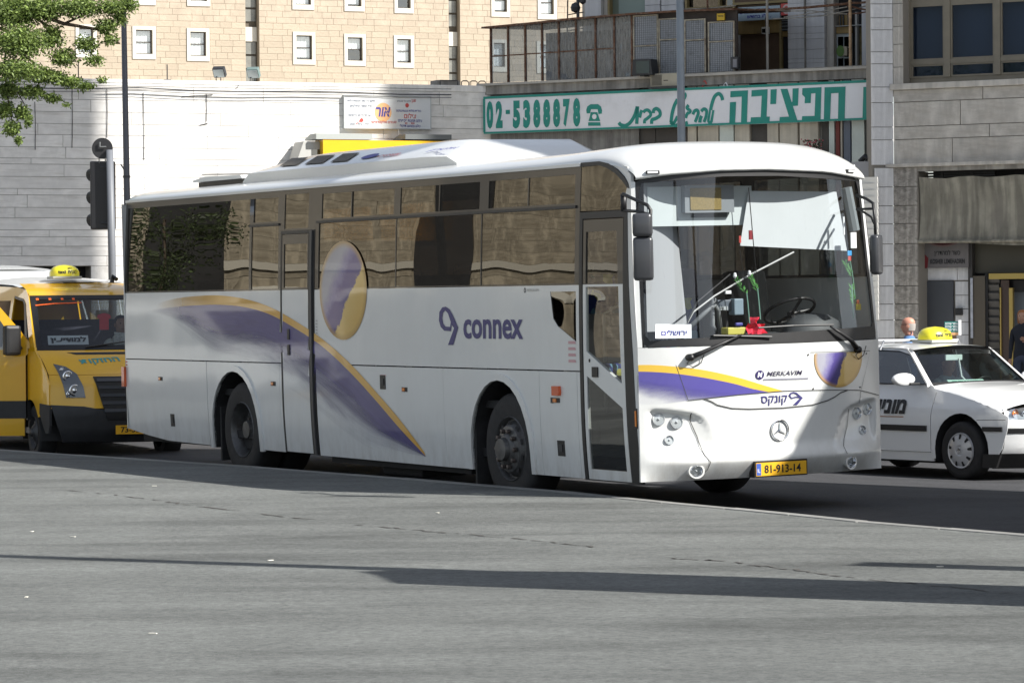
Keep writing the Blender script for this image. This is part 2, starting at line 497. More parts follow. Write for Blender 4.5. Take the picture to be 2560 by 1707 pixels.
# ------------------------------------------------------------ facades
class Wall:
    """a vertical facade: local x runs along it to the right, y into it, z up"""
    def __init__(s, o, d):
        s.o = Vector(o); s.d = Vector(d).normalized(); s.ang = atan2(s.d.y, s.d.x); s.n = Vector((s.d.y, -s.d.x))
    def kz(s, x, y, off=0.0):
        """photo pixel -> (along, height) on the plane lying `off` in front of the facade"""
        r = ray(x, y); o = s.o + s.n*off
        # o + d*k = r.xy*m
        det = s.d.x*(-r.y) - s.d.y*(-r.x)
        k = (-o.x*(-r.y) - -o.y*(-r.x))/det
        P = o + s.d*k
        m = P.y/r.y if abs(r.y) > 1e-9 else P.x/r.x
        return k, r.z*m + HC
    def k(s, x, y, off=0.0): return s.kz(x, y, off)[0]
    def z(s, x, y, off=0.0): return s.kz(x, y, off)[1]
    def thing(s, name, label, cat, k=0.0, off=0.0, z=0.0, group=None, kind=None):
        p = s.o + s.d*k + s.n*off
        return thing(name, label, cat, (p.x, p.y, z), s.ang, group, kind)

M_SLAB = pbr('white_limestone_slab', (.86, .835, .795), .8, var=.05, scale=1.5, rnd=.10, streak=.12, bump=.25, bscale=25, dirt=(.42, .38, .32), dscale=1.1, dirtlo=.56, dirthi=.85)
M_SLABJ = pbr('slab_joint', (.26, .24, .21), .95)
M_STONE = pbr('tan_stone_block', (.40, .335, .255), .9, var=.11, scale=2.2, rnd=.12, bump=.7, bscale=7)
M_MORTAR = pbr('tan_mortar', (.31, .26, .195), .95, var=.15)
M_TRIM = pbr('pale_stone_trim', (.56, .53, .46), .85, var=.08, scale=4)
M_GREYST = pbr('weathered_stone_slab', (.60, .565, .51), .85, var=.14, scale=1.2, rnd=.12, streak=.22, bump=.4, bscale=20, dirt=(.36, .32, .27), dscale=1.3, dirtlo=.52, dirthi=.8)
M_BLUEST = pbr('pale_corner_slab', (.66, .66, .67), .85, var=.08, scale=1.2, rnd=.08, streak=.12, bump=.3, bscale=20)
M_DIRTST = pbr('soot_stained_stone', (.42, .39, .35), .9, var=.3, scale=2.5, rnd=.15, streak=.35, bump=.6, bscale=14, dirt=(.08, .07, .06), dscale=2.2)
M_CONC = pbr('stained_concrete', (.34, .32, .285), .9, var=.25, scale=2.5, streak=.35, bump=.5, bscale=18)
M_FGLASS = glass('dark_window_glass', (.10, .11, .12), .10, wob=.15, wscale=1.2)
M_CURT = pbr('white_curtain', (.82, .84, .84), .9, var=.12, scale=6)
M_WBLK = pbr('window_frame_dark', (.07, .06, .05), .5)

def slab_rows(parent, k0, k1, zs, mat, lens, name='slab', gap=.012, th=.03, depth=0.0, holes=(), jit=.004, stag=None, limit=9999, y0=0.0, share=True):
    """rows of stone slabs; each slab is its own object sharing one unit mesh"""
    unit = MB().box(0, 1, -1, 0, 0, 1).mesh(name)
    unit.materials.append(mat)
    cnt = 0
    for r, (za, zb) in enumerate(zip(zs, zs[1:])):
        x = k0
        first = True
        while x < k1-1e-3:
            L = random.uniform(*lens)
            if first and stag: L *= random.uniform(.3, 1)
            first = False
            xe = min(x+L, k1)
            if k1-xe < lens[0]*.35: xe = k1
            segs = [(x, xe)]
            for (h0, h1, hz0, hz1) in holes:
                if zb > hz0+.02 and za < hz1-.02:
                    ns = []
                    for a, b in segs:
                        if b <= h0 or a >= h1: ns.append((a, b)); continue
                        if a < h0-.03: ns.append((a, h0))
                        if b > h1+.03: ns.append((h1, b))
                    segs = ns
            for a, b in segs:
                if b-a < .05 or cnt >= limit: continue
                o = bpy.data.objects.new(name, unit); COL.objects.link(o); o.parent = parent
                t = th + random.uniform(0, jit)
                o.location = (a+gap/2, y0, za+gap/2); o.scale = (b-a-gap, t, zb-za-gap)
                cnt += 1
            x = xe
    return cnt

# ---- white slab retaining wall on the left
WL = Wall((-.43, 73.0), (.926, .378))
wl = WL.thing('stone_wall', 'long white limestone slab wall behind the bus with cables along its coping', 'wall')
ztop = WL.z(400, 203)
ys = [213, 248, 279, 309, 337, 368, 396, 411, 442, 472, 488, 519, 545, 575, 592, 616, 640, 665]
zs = [WL.z(100, y) for y in ys][::-1]
gk = WL.k(226, 640)
gz = WL.z(100, 666)
zlow = [0, .28, .62, .95, 1.25, 1.6, 1.95, 2.2]
zlow = [z for z in zlow if z < zs[0]-.15]
zz = zlow + zs
holes = [(-16.5, gk, -1, gz)]
wb = MB()
KL0 = -34
zc_top = zs[-1]
wb.box(KL0, -16.5, 0.0, .4, -.6, zc_top); wb.box(gk, 0.4, 0.0, .4, -.6, zc_top); wb.box(-16.5, gk, 0.0, .4, gz, zc_top)
wb.build('wall_core', M_SLABJ, wl)
slab_rows(wl, -13.2, 0.0, zz, M_SLAB, (1.3, 3.4), holes=holes, stag=True, gap=.009)
slab_rows(wl, KL0, -13.2, zz[::2] + ([zz[-1]] if len(zz) % 2 == 0 else []), M_SLAB, (3, 6), holes=holes)
cop = MB().box(KL0, .25, -.045, .5, zc_top, ztop+.02); cop.build('coping', M_SLAB, wl, bevel=.02)
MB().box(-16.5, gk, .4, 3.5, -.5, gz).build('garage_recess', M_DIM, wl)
# cables clipped below the coping
cb = MB()
for dz, r in ((-.03, .013), (-.09, .007), (.06, .006)):
    pts = [(KL0+2 + i*1.15, -.15, zc_top+dz-.05*abs(sin(i*.9))*(1 if dz < 0 else .2)) for i in range(28)]
    cb.tube(pts, r, 5)
cb.build('cable', M_DARKMETAL, wl)
cb = MB()
for (x0, y0, x1, y1) in [(516, 235, 516, 305), (455, 242, 532, 237), (500, 313, 520, 308), (267, 223, 267, 345), (358, 231, 360, 400), (87, 255, 88, 375), (180, 220, 180, 370), (597, 213, 590, 222), (700, 432, 505, 436)]:
    a = WL.kz(x0, y0, .05); b = WL.kz(x1, y1, .05)
    cb.tube([(a[0], -.05, a[1]), ((a[0]+b[0])/2+.01, -.05, (a[1]+b[1])/2), (b[0], -.05, b[1])], .007, 5)
cb.build('crack_and_wire', M_DARKMETAL, wl)

def wall_box_px(W, mbx, x0, y0, x1, y1, off, y_a, y_b):
    """box on wall W spanning photo pixels, from depth y_a to y_b"""
    k0, za = W.kz(x0, y0, off); k1, zb = W.kz(x1, y1, off)
    return mbx.box(k0, k1, y_a, y_b, min(za, zb), max(za, zb))

# floodlights on the coping
for (x, y, lab, fl) in ((545, 172, 'black square floodlight tilted on the wall coping, left of the pair', 0), (630, 172, 'grey-green square floodlight on the wall coping, right of the pair', 1)):
    k, z = WL.kz(x, 194, -.1)
    t = WL.thing('floodlight', lab, 'floodlight', k, -.1, ztop+.02, 'floodlights on the wall coping')
    MB().tube([(-.04, 0, 0), (-.04, 0, .09), (.06, 0, .09), (.06, 0, 0)], .012, 6).build('bracket', M_DARKMETAL, t)
    b = MB().box(-.13, .13, -.07, .05, -.11, .11).build('housing', M_DARKMETAL if not fl else pbr('grey_green_metal', (.16, .22, .21), .5), t, bevel=.02)
    b.location = (.03, -.02, .20); b.rotation_euler = (radians(35), 0, radians(-38))
    g = MB().box(-.11, .11, -.078, -.072, -.09, .09).build('lens', pbr('flood_glass', (.45, .5, .5), .15), t)
    g.location = (.03, -.02, .20); g.rotation_euler = (radians(35), 0, radians(-38))
for x in (196, 418):
    k, z = WL.kz(x, 190, -.1)
    t = WL.thing('wire_post', 'thin metal post standing on the wall coping ' + ('beside the tree branches' if x < 300 else 'under the third hotel window from the left'), 'post', k, -.1, ztop+.02, 'thin posts on the coping')
    MB().tube([(0, 0, 0), (0, 0, .33)], .012, 6).build('rod', M_DARKMETAL, t)
    MB().box(-.07, .07, -.04, .04, 0, .02).build('foot', M_DARKMETAL, t)

# things on the roof edge near the corner
k0, za = WL.kz(1090, 208, -.3); k1, zb = WL.kz(1152, 193, -.3)
t = WL.thing('vent_box', 'low dark grey vent box on the roof edge beside the glazed balcony', 'vent', (k0+k1)/2, -.5, ztop+.01)
MB().box(-.27, .27, -.2, .2, 0, .14).build('case', M_CONC, t, bevel=.02)
MB().tube([(-.2, -.23, .0), (-.2, -.23, .13), (.2, -.23, .13), (.2, -.23, 0)], .012, 5).build('rail', M_DARKMETAL, t)
t = WL.thing('pipe_rail', 'small bent pipe rails on the roof edge right of the dark vent box', 'railing', (k0+k1)/2+.62, -.4, ztop+.01)
r_ = MB()
for dx in (-.2, 0, .2): r_.tube([(dx-.08, 0, 0), (dx-.08, 0, .11), (dx-.04, 0, .14), (dx+.05, 0, .14), (dx+.09, 0, .1), (dx+.09, 0, 0)], .011, 5)
r_.build('rail', M_DARKMETAL, t)

# the watchmaker's board
def board(W, px, off, name, label, cat, mat, depth=.10, frame=None):
    """px = (x0,y0,x1,y1) left-top, right-bottom; returns thing and mapping fn in metres from its lower-left corner, with size"""
    k0, zt = W.kz(px[0], px[1], off); k1, zb = W.kz(px[2], px[3], off)
    t = W.thing(name, label, cat, k0, off, zb)
    w, h = k1-k0, W.kz(px[0], px[1], off)[1] - W.kz(px[0], px[3] if len(px) < 5 else px[4], off)[1]
    MB().box(0, w, 0, depth, 0, h).build('panel', mat, t)
    def fn(a, b, d): return Vector((a*w, -.004-d, b*h))
    return t, w, h, fn
M_SIGNW = pbr('sign_white', (.68, .70, .71), .45, var=.04)
t, w, h, fn = board(WL, (862, 243, 1076, 322), .12, 'shop_sign', 'small white sign with orange sun and blue Hebrew word on the stone wall', 'sign', M_SIGNW, .12)
MB().box(0, w, -.008, .0, -.02, .0).box(0, w, -.008, 0, h, h+.02).box(-.02, 0, -.008, .1, -.02, h+.02).box(w, w+.02, -.008, .1, -.02, h+.02).build('frame', pbr('sign_frame', (.5, .52, .52), .4), t)
M_ORANGE = pbr('print_orange', (.80, .45, .22), .5); M_PRED = pbr('print_red', (.55, .07, .06), .5)
M_PBLUE = pbr('print_blue', (.06, .06, .30), .5); M_PGREY = pbr('print_grey_blue', (.16, .18, .24), .5)
sunm = MB(); rays = [(.445+.105*cos(a)*(1 if i % 2 else .86), .50+.33*sin(a)*(1 if i % 2 else .86)) for i, a in enumerate([2*pi*i/32 for i in range(32)])]
patch('sun_print', [(.445+.098*cos(a), .50+.30*sin(a)) for a in [2*pi*i/28 for i in range(28)]], fn, M_ORANGE, t, th=0, off=.0, res=3)
text_mb('רוא', (.36, .53, .36, .66), lambda a, b, d: fn(a, b, .004), fat=.03, shear=.2).build('lettering', M_PBLUE, t)
for body, rc, mt in [('תוליג תונוכמ יגוס לכ ןוקית', (.03, .35, .80, .90), M_PGREY), ('םיקלחה יגוסו לכו', (.06, .31, .63, .74), M_PGREY), ('תוחתפמ גוס לכ לופכש', (.04, .30, .36, .44), M_PGREY), ('ןמא - תיב - לגר', (.06, .28, .06, .16), M_PGREY),
                     ('הקינורטקלאו םינועש', (.30, .60, .13, .24), M_PRED), ('ןעש', (.78, .83, .80, .93), M_PRED), ('םינועש לכ ןוקית', (.61, .77, .82, .90), M_PGREY), ('םוקמב תועבטו תוללוס תפלחה', (.60, .89, .50, .60), M_PBLUE),
                     ('םוליצ', (.69, .83, .32, .48), M_PRED), ('טרופספ תונומת םוליצ', (.62, .90, .20, .30), M_PBLUE), ('80  -  800', (.70, .81, .13, .19), M_PRED), ('ילטיגיד בשחוממ םוליצ', (.64, .88, .03, .13), M_PBLUE)]:
    text_mb(body, rc, lambda a, b, d: fn(a, b, .003), fat=.012).build('lettering', mt, t)
patch('key_print', [(.12, .12), (.165, .20), (.17, .26), (.19, .31), (.21, .28), (.215, .22), (.195, .17), (.17, .19), (.13, .11)], fn, M_PRED, t, th=0, off=.002, res=3)
patch('medal_print', [(.726+.022*cos(a), .73+.07*sin(a)) for a in [2*pi*i/14 for i in range(14)]], fn, M_PRED, t, th=0, off=.002, res=3)

# yellow fascia, booth and awnings behind the bus roof
t = WL.thing('yellow_fascia', 'bright yellow sign fascia seen just over the bus roof', 'sign', WL.k(808, 400, .9), .9)
ka = WL.k(808, 400, .9)
kz0 = WL.kz(810, 350, .9); kz1 = WL.kz(1130, 353, .9)
MB().box(0, kz1[0]-ka, 0, .5, 3.2, kz0[1]).build('panel', pbr('yellow_enamel', (.80, .45, .01), .4, var=.03), t)
MB().box(0, kz1[0]-ka, -.02, .0, 3.1, 3.2).build('edge', M_DARKMETAL, t)
ka, za = WL.kz(745, 393, .7); kb, zb = WL.kz(806, 354, .7)
t = WL.thing('booth', 'pale grey booth with sloping side next to the yellow fascia', 'kiosk', ka, .7)
MB().prism([(0, 0), (kb-ka, 0), (kb-ka, zb), (.13, zb), (0, zb-.35)], lambda a, b, d: Vector((a, d, b)), 0, .6).build('casing', pbr('booth_grey', (.42, .42, .40), .6, var=.05), t)
MB().box(.3, kb-ka-.02, -.01, 0, zb-.30, zb-.17).build('window', M_FGLASS, t)
for (x0, y0, x1, y1, lab) in [(775, 336, 915, 352, 'light grey metal awning box above the yellow fascia, left one'), (997, 338, 1112, 352, 'darker grey shuttered window box under the small sign')]:
    ka, zt = WL.kz(x0, y0, .5); kb, zb = WL.kz(x1, y1, .5)
    t = WL.thing('awning_box', lab, 'awning', ka, .5, zb, 'awning boxes on the white wall')
    MB().prism([(-.3, 0), (.45, 0), (.45, .03), (.1, zt-zb), (-.3, zt-zb)], lambda a, b, d: Vector((d, a-.1, b)), 0, kb-ka).build('casing', pbr('awning_grey', (.38, .40, .38), .6) if x0 < 900 else pbr('awning_dark', (.13, .14, .14), .6), t)
MB_ = MB().tube([(WL.k(997, 340, .1), -.1, WL.z(997, 322, .1)), (WL.k(997, 340, .1), -.1, WL.z(997, 345, .1))], .012, 5)
MB_.build('conduit', M_SLAB, wl)

# ---- hotel on the hill behind
HT = Wall((0, 170.0), (.926, .378))
ht = HT.thing('stone_hotel', 'tall tan stone block hotel with small windows rising behind the white wall', 'building')
HZ0, HZ1 = 10.0, 30.0
kL, kR = HT.k(-60, 100), HT.k(1470, 60)
wins = []
rowA = [(197, 71, 233, 132), (339, 75, 381, 136), (475, 80, 515, 141), (740, 89, 780, 150), (868, 94, 906, 153), (992, 98, 1027, 158)]
rowB = [(339, -60, 381, 1), (475, -58, 517, 4), (738, -50, 777, 13), (868, -46, 903, 17), (993, -40, 1026, 22), (1235, -30, 1267, 31), (1351, -24, 1384, 37)]
rowA2 = [(1233, 108, 1262, 168), (1349, 112, 1378, 172)]
def px_rect(W, r, off=0.0):
    k0, z1 = W.kz(r[0], r[1], off); k1, z0 = W.kz(r[2], r[3], off); return k0, k1, z0, z1
WR = [px_rect(HT, r) for r in rowA+rowB+rowA2]
slots = [(HT.k(614, 100), HT.k(648, 100)), (HT.k(1122, 100), HT.k(1150, 100))]
core = MB()
# core built as strips between window columns so the openings are real
def wall_with_holes(mbx, k0, k1, z0, z1, holes, y0, y1):
    ks = sorted({k0, k1, *[h[0] for h in holes if k0 < h[0] < k1], *[h[1] for h in holes if k0 < h[1] < k1]})
    for a, b in zip(ks, ks[1:]):
        zsH = sorted([(h[2], h[3]) for h in holes if h[0] < (a+b)/2 < h[1]])
        z = z0
        for ha, hb in zsH:
            if ha > z: mbx.box(a, b, y0, y1, z, min(ha, z1))
            z = max(z, hb)
        if z < z1: mbx.box(a, b, y0, y1, z, z1)
holesH = [(a, b, c, d) for a, b, c, d in WR] + [(a, b, HZ0, HZ1) for a, b in slots]
wall_with_holes(core, kL, kR, HZ0, HZ1, holesH, 0, .5)
core.build('wall_core', M_MORTAR, ht)
pitch = HT.z(700, 100) - HT.z(700, 115.2)
zrow = [HT.z(700, 196) + i*pitch for i in range(0, 17)]
fr = .34
holesT = [(a-.2, b+.2, c-.28, d+.2) for a, b, c, d in WR] + [(a, b, HZ0, HZ1) for a, b in slots]
vis = [z for z in zrow if z < HT.z(700, -12)]
n1 = slab_rows(ht, HT.k(150, 100), kR, vis, M_STONE, (.45, 1.0), name='stone_block', gap=.014, th=.008, jit=.008, holes=holesT, stag=True, limit=300)
# the rest of the same masonry, too many to be single pieces
mm = MB()
def masonry(mbx, k0, k1, zs, lens, holes, skip_rows=()):
    for r, (za, zb) in enumerate(zip(zs, zs[1:])):
        x = k0 - random.uniform(0, .4)
        while x < k1:
            xe = x + random.uniform(*lens)
            a, b = max(x, k0), min(xe, k1)
            segs = [(a, b)]
            for (h0, h1, hz0, hz1) in holes:
                if zb > hz0+.02 and za < hz1-.02:
                    ns = []
                    for p, q in segs:
                        if q <= h0 or p >= h1: ns.append((p, q)); continue
                        if p < h0-.03: ns.append((p, h0))
                        if q > h1+.03: ns.append((h1, q))
                    segs = ns
            for p, q in segs:
                if q-p > .06: mbx.box(p+.007, q-.007, -(.008+random.uniform(0, .008)), 0, za+.007, zb-.007)
            x = xe
M_STONE_S = pbr('tan_stone_masonry', (.39, .325, .25), .9, var=.14, scale=1.6, bump=1.0, bscale=7)
lo_rows = [HZ0 + i*pitch for i in range(int((zrow[0]-HZ0)/pitch)+1)]
masonry(mm, kL, kR, lo_rows + [zrow[0]], (.45, 1.0), holesT)
nv = len(vis)
# rows that the single blocks did not reach
rows_done = 0
zt_ = max([o.location.z for o in ht.children if o.name.startswith('stone_block')] + [0])
rest = [z for z in zrow if z >= zt_ - pitch*.5]
rest = rest + [rest[-1] + i*pitch for i in range(1, 25) if rest[-1]+i*pitch < HZ1]
masonry(mm, kL, kR, rest[1:], (.45, 1.0), holesT)
masonry(mm, kL, HT.k(150, 100)-.02, [z for z in zrow if z <= rest[1]+.01], (.45, 1.0), holesT)
o = mm.build('masonry', M_STONE_S, ht); o['kind'] = 'stuff'
# window things: surround, sash, panes, blind
M_REVEAL = M_TRIM
for i, (a, b, c, d) in enumerate(WR):
    f = MB()
    e = .17
    f.box(a-e, a-.001, -.06, .05, c-.25, d+e); f.box(b+.001, b+e, -.06, .05, c-.25, d+e)
    f.box(a, b, -.06, .05, d+.001, d+e); f.box(a, b, -.06, .05, c-.25, c-.001)
    wn_ = f.build('window', M_TRIM, ht)
    MB().box(a-.22, b+.22, -.009, 0, d+.171, d+.17+pitch*1.1).box(a-.22, b+.22, -.009, 0, c-.25-pitch*1.1, c-.251).build('lintel', M_STONE_S, wn_)['kind'] = 'stuff'
    s = MB(); y = .15
    s.box(a, a+.04, y, y+.05, c, d); s.box(b-.04, b, y, y+.05, c, d); s.box(a+.04, b-.04, y, y+.05, d-.04, d); s.box(a+.04, b-.04, y, y+.05, c, c+.05)
    s.box(a+.04, b-.04, y, y+.05, (c+d)/2-.025, (c+d)/2+.025)
    s.build('sash', M_WBLK, wn_)
    MB().add([(a+.04, y+.03, c+.05), (b-.04, y+.03, c+.05), (b-.04, y+.03, d-.04), (a+.04, y+.03, d-.04)], [(0, 1, 2, 3)]).build('pane', glass('hotel_pane', (.9, .92, .92), .12, wob=.3, wscale=2), wn_)
    bz = c + (d-c)*([.05, .0, .05, .10, .5, .1][i % 6])
    cu = MB(); n = 12
    cu.add([(lerp(a, b, k/n), y+.06+.015*sin(k*2.1), zz_) for zz_ in (bz, d) for k in range(n+1)], [(k, k+1, n+2+k, n+1+k) for k in range(n)])
    cu.build('curtain', M_CURT, wn_)
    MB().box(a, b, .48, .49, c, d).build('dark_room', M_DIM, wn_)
# vertical recessed window slots
for a, b in slots:
    MB().box(a, b, .45, .5, HZ0, HZ1).build('slot_back', pbr('slot_bronze', (.10, .08, .055), .6), ht)
    z = HT.z(630, 196) - 3.2
    while z < HZ1-3:
        sp = MB().box(a+.02, b-.02, .30, .40, z+2.05, z+2.75).build('spandrel', M_TRIM, ht)
        g = MB()
        for q in range(3): g.box(a+.05, b-.05, .36, .40, z+.08+q*.68, z+.66+q*.68)
        g.build('pane', pbr('slot_glass', (.20, .20, .18), .15, var=.4, scale=1), ht)
        z += 2.95
MB().box(kL, kR, .5, 12, HZ0-6, HZ1).build('building_mass', M_MORTAR, ht)
# hill / podium below the hotel (hidden by the wall)
hp = HT.o + HT.d*((kL+kR)/2)
MB().add([(-60, 84, 7.0), (40, 120, 7.0), (60, 190, 11.9), (-120, 190, 11.9)], [(0, 1, 2, 3)]).build('hill', M_PAVE)
bpy.data.objects['hill']['kind'] = 'structure'

# ---- long building with the green and white sign
WS = Wall((-.43, 73.0), (.866, -.5))
KE = 9.2
sb = WS.thing('shop_building', 'weathered building with glazed rooftop balcony above the long green and white sign', 'building')
# ledge beam
zL0 = WS.z(1300, 238); zLt = WS.z(1300, 213)
k_l, z_l = WS.kz(1225, 220)
MB().box(-.2, KE, -.12, 6, WS.z(1225, 238), WS.z(1225, 216)).build('ledge', M_CONC, sb)
MB().box(-.22, KE, -.2, 0, WS.z(1225, 216), WS.z(1225, 216)+.05).build('ledge_lip', pbr('lip_concrete', (.42, .40, .36), .85, var=.15), sb)
zledge = WS.z(1225, 216)+.05
# lower wall behind sign
M_CORR = pbr('corrugated_sheet', (.38, .37, .35), .7, var=.2, scale=3, streak=.3)
c = MB(); n = 150
zS0 = 1.2; zS1 = WS.z(1225, 238)
kc1 = WS.k(1600, 350)
pts = [(i/n*kc1, -.02 + (.02 if i % 2 else -.02)) for i in range(n+1)]
c.add([(x, y, z) for z in (zS0, zS1) for x, y in pts], [(i, i+1, n+2+i, n+1+i) for i in range(n)])
c.build('corrugated_sheet', M_CORR, sb)
MB().box(0, KE, .05, .3, -.5, zS1).build('wall', M_CONC, sb)
segs = [(1600, 1640, 'dark'), (1640, 1720, 'dark'), (1722, 1745, 'cream'), (1748, 1800, 'cream'), (1802, 1838, 'pale'), (1840, 1878, 'cream'), (1880, 1920, 'dark'), (1921, 1950, 'cream'), (1952, 1998, 'cream'), (2002, 2050, 'cream'), (2055, 2072, 'dark'), (2075, 2090, 'pale'), (2092, 2103, 'red'), (2104, 2110, 'cream'), (2112, 2130, 'blue'), (2132, 2165, 'pale'), (2167, 2180, 'dark')]
cm = {'dark': pbr('shop_dark', (.05, .045, .04), .6, var=.3), 'cream': pbr('cream_sheet', (.52, .48, .40), .7, var=.12, streak=.2), 'pale': pbr('pale_green_sheet', (.55, .60, .56), .5, var=.1), 'red': pbr('dark_red_post', (.16, .03, .025), .6), 'blue': pbr('blue_grey_panel', (.12, .14, .18), .5)}
for a, b, cc in segs:
    ka, kb = WS.k(a, 350), WS.k(b, 350)
    MB().box(ka, kb-.015, -.05 if cc != 'dark' else .0, .04, .3, zS1-.01).build('shop_panel', cm[cc], sb)

# long sign
k0s, zts = WS.kz(1209, 243, .25); k1s = WS.k(2195, 204, .25)
zbs = WS.z(1211, 335, .25)
lsg = WS.thing('long_sign', 'long white sign with green border, green phone number 02-5388878 and green Hebrew lettering', 'sign', k0s, .25, zbs)
SW, SH = k1s-k0s, zts-zbs
M_SGN = pbr('long_sign_face', (.80, .81, .84), .4, var=.04, scale=1.2, dirt=(.62, .62, .63), dscale=.8)
M_TEAL = pbr('sign_teal', (.015, .26, .21), .45, var=.08)
MB().box(0, SW, .0, .16, 0, SH).build('sign_panel', M_SGN, lsg)
b_ = SH*.058
MB().box(0, SW, -.012, -.001, SH-b_, SH+.005).box(0, SW, -.012, -.001, -.005, b_*.8).box(-.01, .05*SH, -.012, -.001, b_*.8, SH-b_).build('border', M_TEAL, lsg)
def sg(px, py):
    k, z = WS.kz(px, py, .25); return k-k0s, z-zbs
def sfn(a, b, d): return Vector((a, -.006-d, b))
def srect(x0, y0, x1, y1):
    a0, b1 = sg(x0, y0); a1, b0 = sg(x1, y1)
    return a0, a1, min(b0, b1), max(b0, b1)
def c2(x, y): return 850+x/2.7035, y/2.7035
def c3(x, y): return 1700+x/2.7035, y/2.7035
digs = [('0', 988, 1040, 682, 875), ('2', 1050, 1103, 682, 870), ('-', 1118, 1152, 742, 775), ('5', 1165, 1222, 680, 872), ('3', 1235, 1290, 675, 870), ('8', 1303, 1358, 672, 868), ('8', 1370, 1425, 670, 866), ('8', 1437, 1492, 667, 864), ('7', 1505, 1558, 668, 860), ('8', 1572, 1628, 662, 860)]
for ch, x0, x1, y0, y1 in digs:
    a0, b1 = sg(*c2(x0, y0)); a1, b0 = sg(*c2(x1, y1))
    text_mb(ch, (a0+.01, a1-.01, b0+.01, b1-.01), sfn, fat=.07 if ch != '-' else .03).build('digit', M_TEAL, lsg)
# telephone pictogram
def poly3(pts, cf=c2): return [sg(*cf(x, y)) for x, y in pts]
for pl in [[(1665, 745), (1672, 722), (1695, 706), (1745, 706), (1765, 722), (1772, 748), (1770, 770), (1748, 772), (1742, 740), (1698, 740), (1690, 768), (1668, 768)],
           [(1695, 760), (1740, 760), (1748, 785), (1760, 820), (1680, 820), (1690, 785)], [(1678, 828), (1760, 828), (1762, 852), (1678, 852)]]:
    patch('telephone_print', poly3(pl), sfn, M_TEAL, lsg, th=0, res=5)
cx, cz = sg(*c2(1720, 790))
patch('dial_print', ell(cx, cz, .055, .055, 12), sfn, M_SGN, lsg, off=.003, th=0, res=5)
# script lettering as brush strokes
def stroke(pts, w, cf):
    P = [Vector(sg(*cf(x, y))) for x, y in pts]
    # smooth
    Q = []
    for i in range(len(P)-1):
        p0 = P[max(i-1, 0)]; p1 = P[i]; p2 = P[i+1]; p3 = P[min(i+2, len(P)-1)]
        for k in range(5):
            t = k/5
            Q.append(.5*((2*p1) + (-p0+p2)*t + (2*p0-5*p1+4*p2-p3)*t*t + (-p0+3*p1-3*p2+p3)*t*t*t))
    Q.append(P[-1])
    strip_line('script_lettering', [(q.x, q.y) for q in Q], w, sfn, M_TEAL, lsg, off=.001, th=0, res=5)
cz = lambda x, y: (1530+x/4.48, 220+y/4.48)
for w_, s_ in [(.062, [(78, 390), (100, 415), (150, 425), (205, 390), (255, 310), (285, 210)]), (.062, [(287, 210), (285, 290), (278, 405)]), (.055, [(335, 250), (322, 290), (312, 335)]),
    (.055, [(355, 280), (368, 258), (400, 250), (430, 275), (432, 310), (395, 345), (368, 365), (365, 400)]), (.06, [(465, 285), (470, 250), (500, 235), (535, 262), (538, 310), (490, 345), (450, 360), (445, 405)]),
    (.062, [(735, 130), (700, 200), (675, 290), (662, 390)]), (.055, [(650, 390), (690, 395), (710, 370), (735, 320)]), (.055, [(670, 400), (710, 425), (760, 400), (800, 405), (850, 388)]), (.055, [(812, 60), (822, 90), (800, 140)]),
    (.055, [(860, 195), (840, 225), (880, 265), (845, 290), (825, 340)]), (.055, [(908, 300), (925, 262), (955, 252), (968, 285), (950, 340), (932, 385)]), (.055, [(1000, 265), (1030, 238), (1060, 258), (1055, 320), (1032, 385)]), (.06, [(1005, 315), (990, 350), (985, 390)]),
    (.06, [(1240, 140), (1228, 95), (1195, 68), (1150, 100), (1118, 190), (1100, 290), (1085, 370), (1108, 385), (1118, 330), (1130, 250)])]:
    stroke(s_, w_*1.25, cz)
# blocky Hebrew word
B3 = [[(342, 618), (460, 612), (453, 833), (413, 836), (418, 655), (340, 660)], [(338, 693), (380, 690), (373, 835), (334, 837)],
      [(485, 612), (593, 605), (586, 790), (608, 790), (605, 830), (476, 833), (480, 795), (546, 793), (553, 650), (483, 655)],
      [(613, 607), (655, 604), (650, 704), (611, 706)],
      [(680, 604), (727, 602), (797, 823), (672, 829), (675, 793), (737, 790)], [(762, 600), (803, 598), (798, 716), (764, 718), (755, 690), (760, 690)],
      [(828, 598), (957, 591), (950, 820), (823, 824), (826, 787), (910, 785), (916, 632), (887, 634), (884, 698), (843, 700), (845, 660), (826, 640)],
      [(978, 592), (1120, 587), (1113, 817), (1068, 820), (1072, 630), (1022, 633), (1015, 820), (972, 822)],
      [(1240, 590), (1280, 588), (1278, 670), (1320, 670), (1320, 700), (1276, 700), (1272, 804), (1234, 806)]]
for pl in B3: patch('block_lettering', poly3(pl, c3), sfn, M_TEAL, lsg, th=0, res=5)

# glazed balcony on top of the ledge
gb = WS.thing('glazed_balcony', 'rusty framed wired glass balcony enclosure standing on the ledge above the sign', 'balcony')
M_WGLASS = glass('dirty_wired_glass', (.34, .38, .42), .04, wob=.4, wscale=2, dirt=.6, dlo=.3, dhi=.75, gloss=(.8, .9, 1))
M_PANELG = pbr('wired_opaque_panel', (.33, .35, .38), .6, var=.15, scale=5, dirt=(.10, .10, .10), dscale=5)
M_FRAMEC = pbr('cream_angle_iron', (.36, .33, .26), .7, var=.3, scale=9, dirt=(.16, .08, .05), dscale=8)
def kzs(x, y): return WS.kz(x, y, 0)
xs_l = [1228, 1271, 1314, 1356, 1398, 1441, 1490, 1537]
zb_ = zledge
def ztopx(x):  # roof line
    return WS.z(x, interp([(1228, 66), (1330, 57), (1441, 46), (1537, 39), (1585, 35)], x))
frm = MB(); 
for i, x in enumerate(xs_l + [1581]):
    k = WS.k(x, 150)
    o = MB().box(k-.018, k+.018, -.03, .03, zb_, ztopx(x)).build('post', M_RUST, gb)
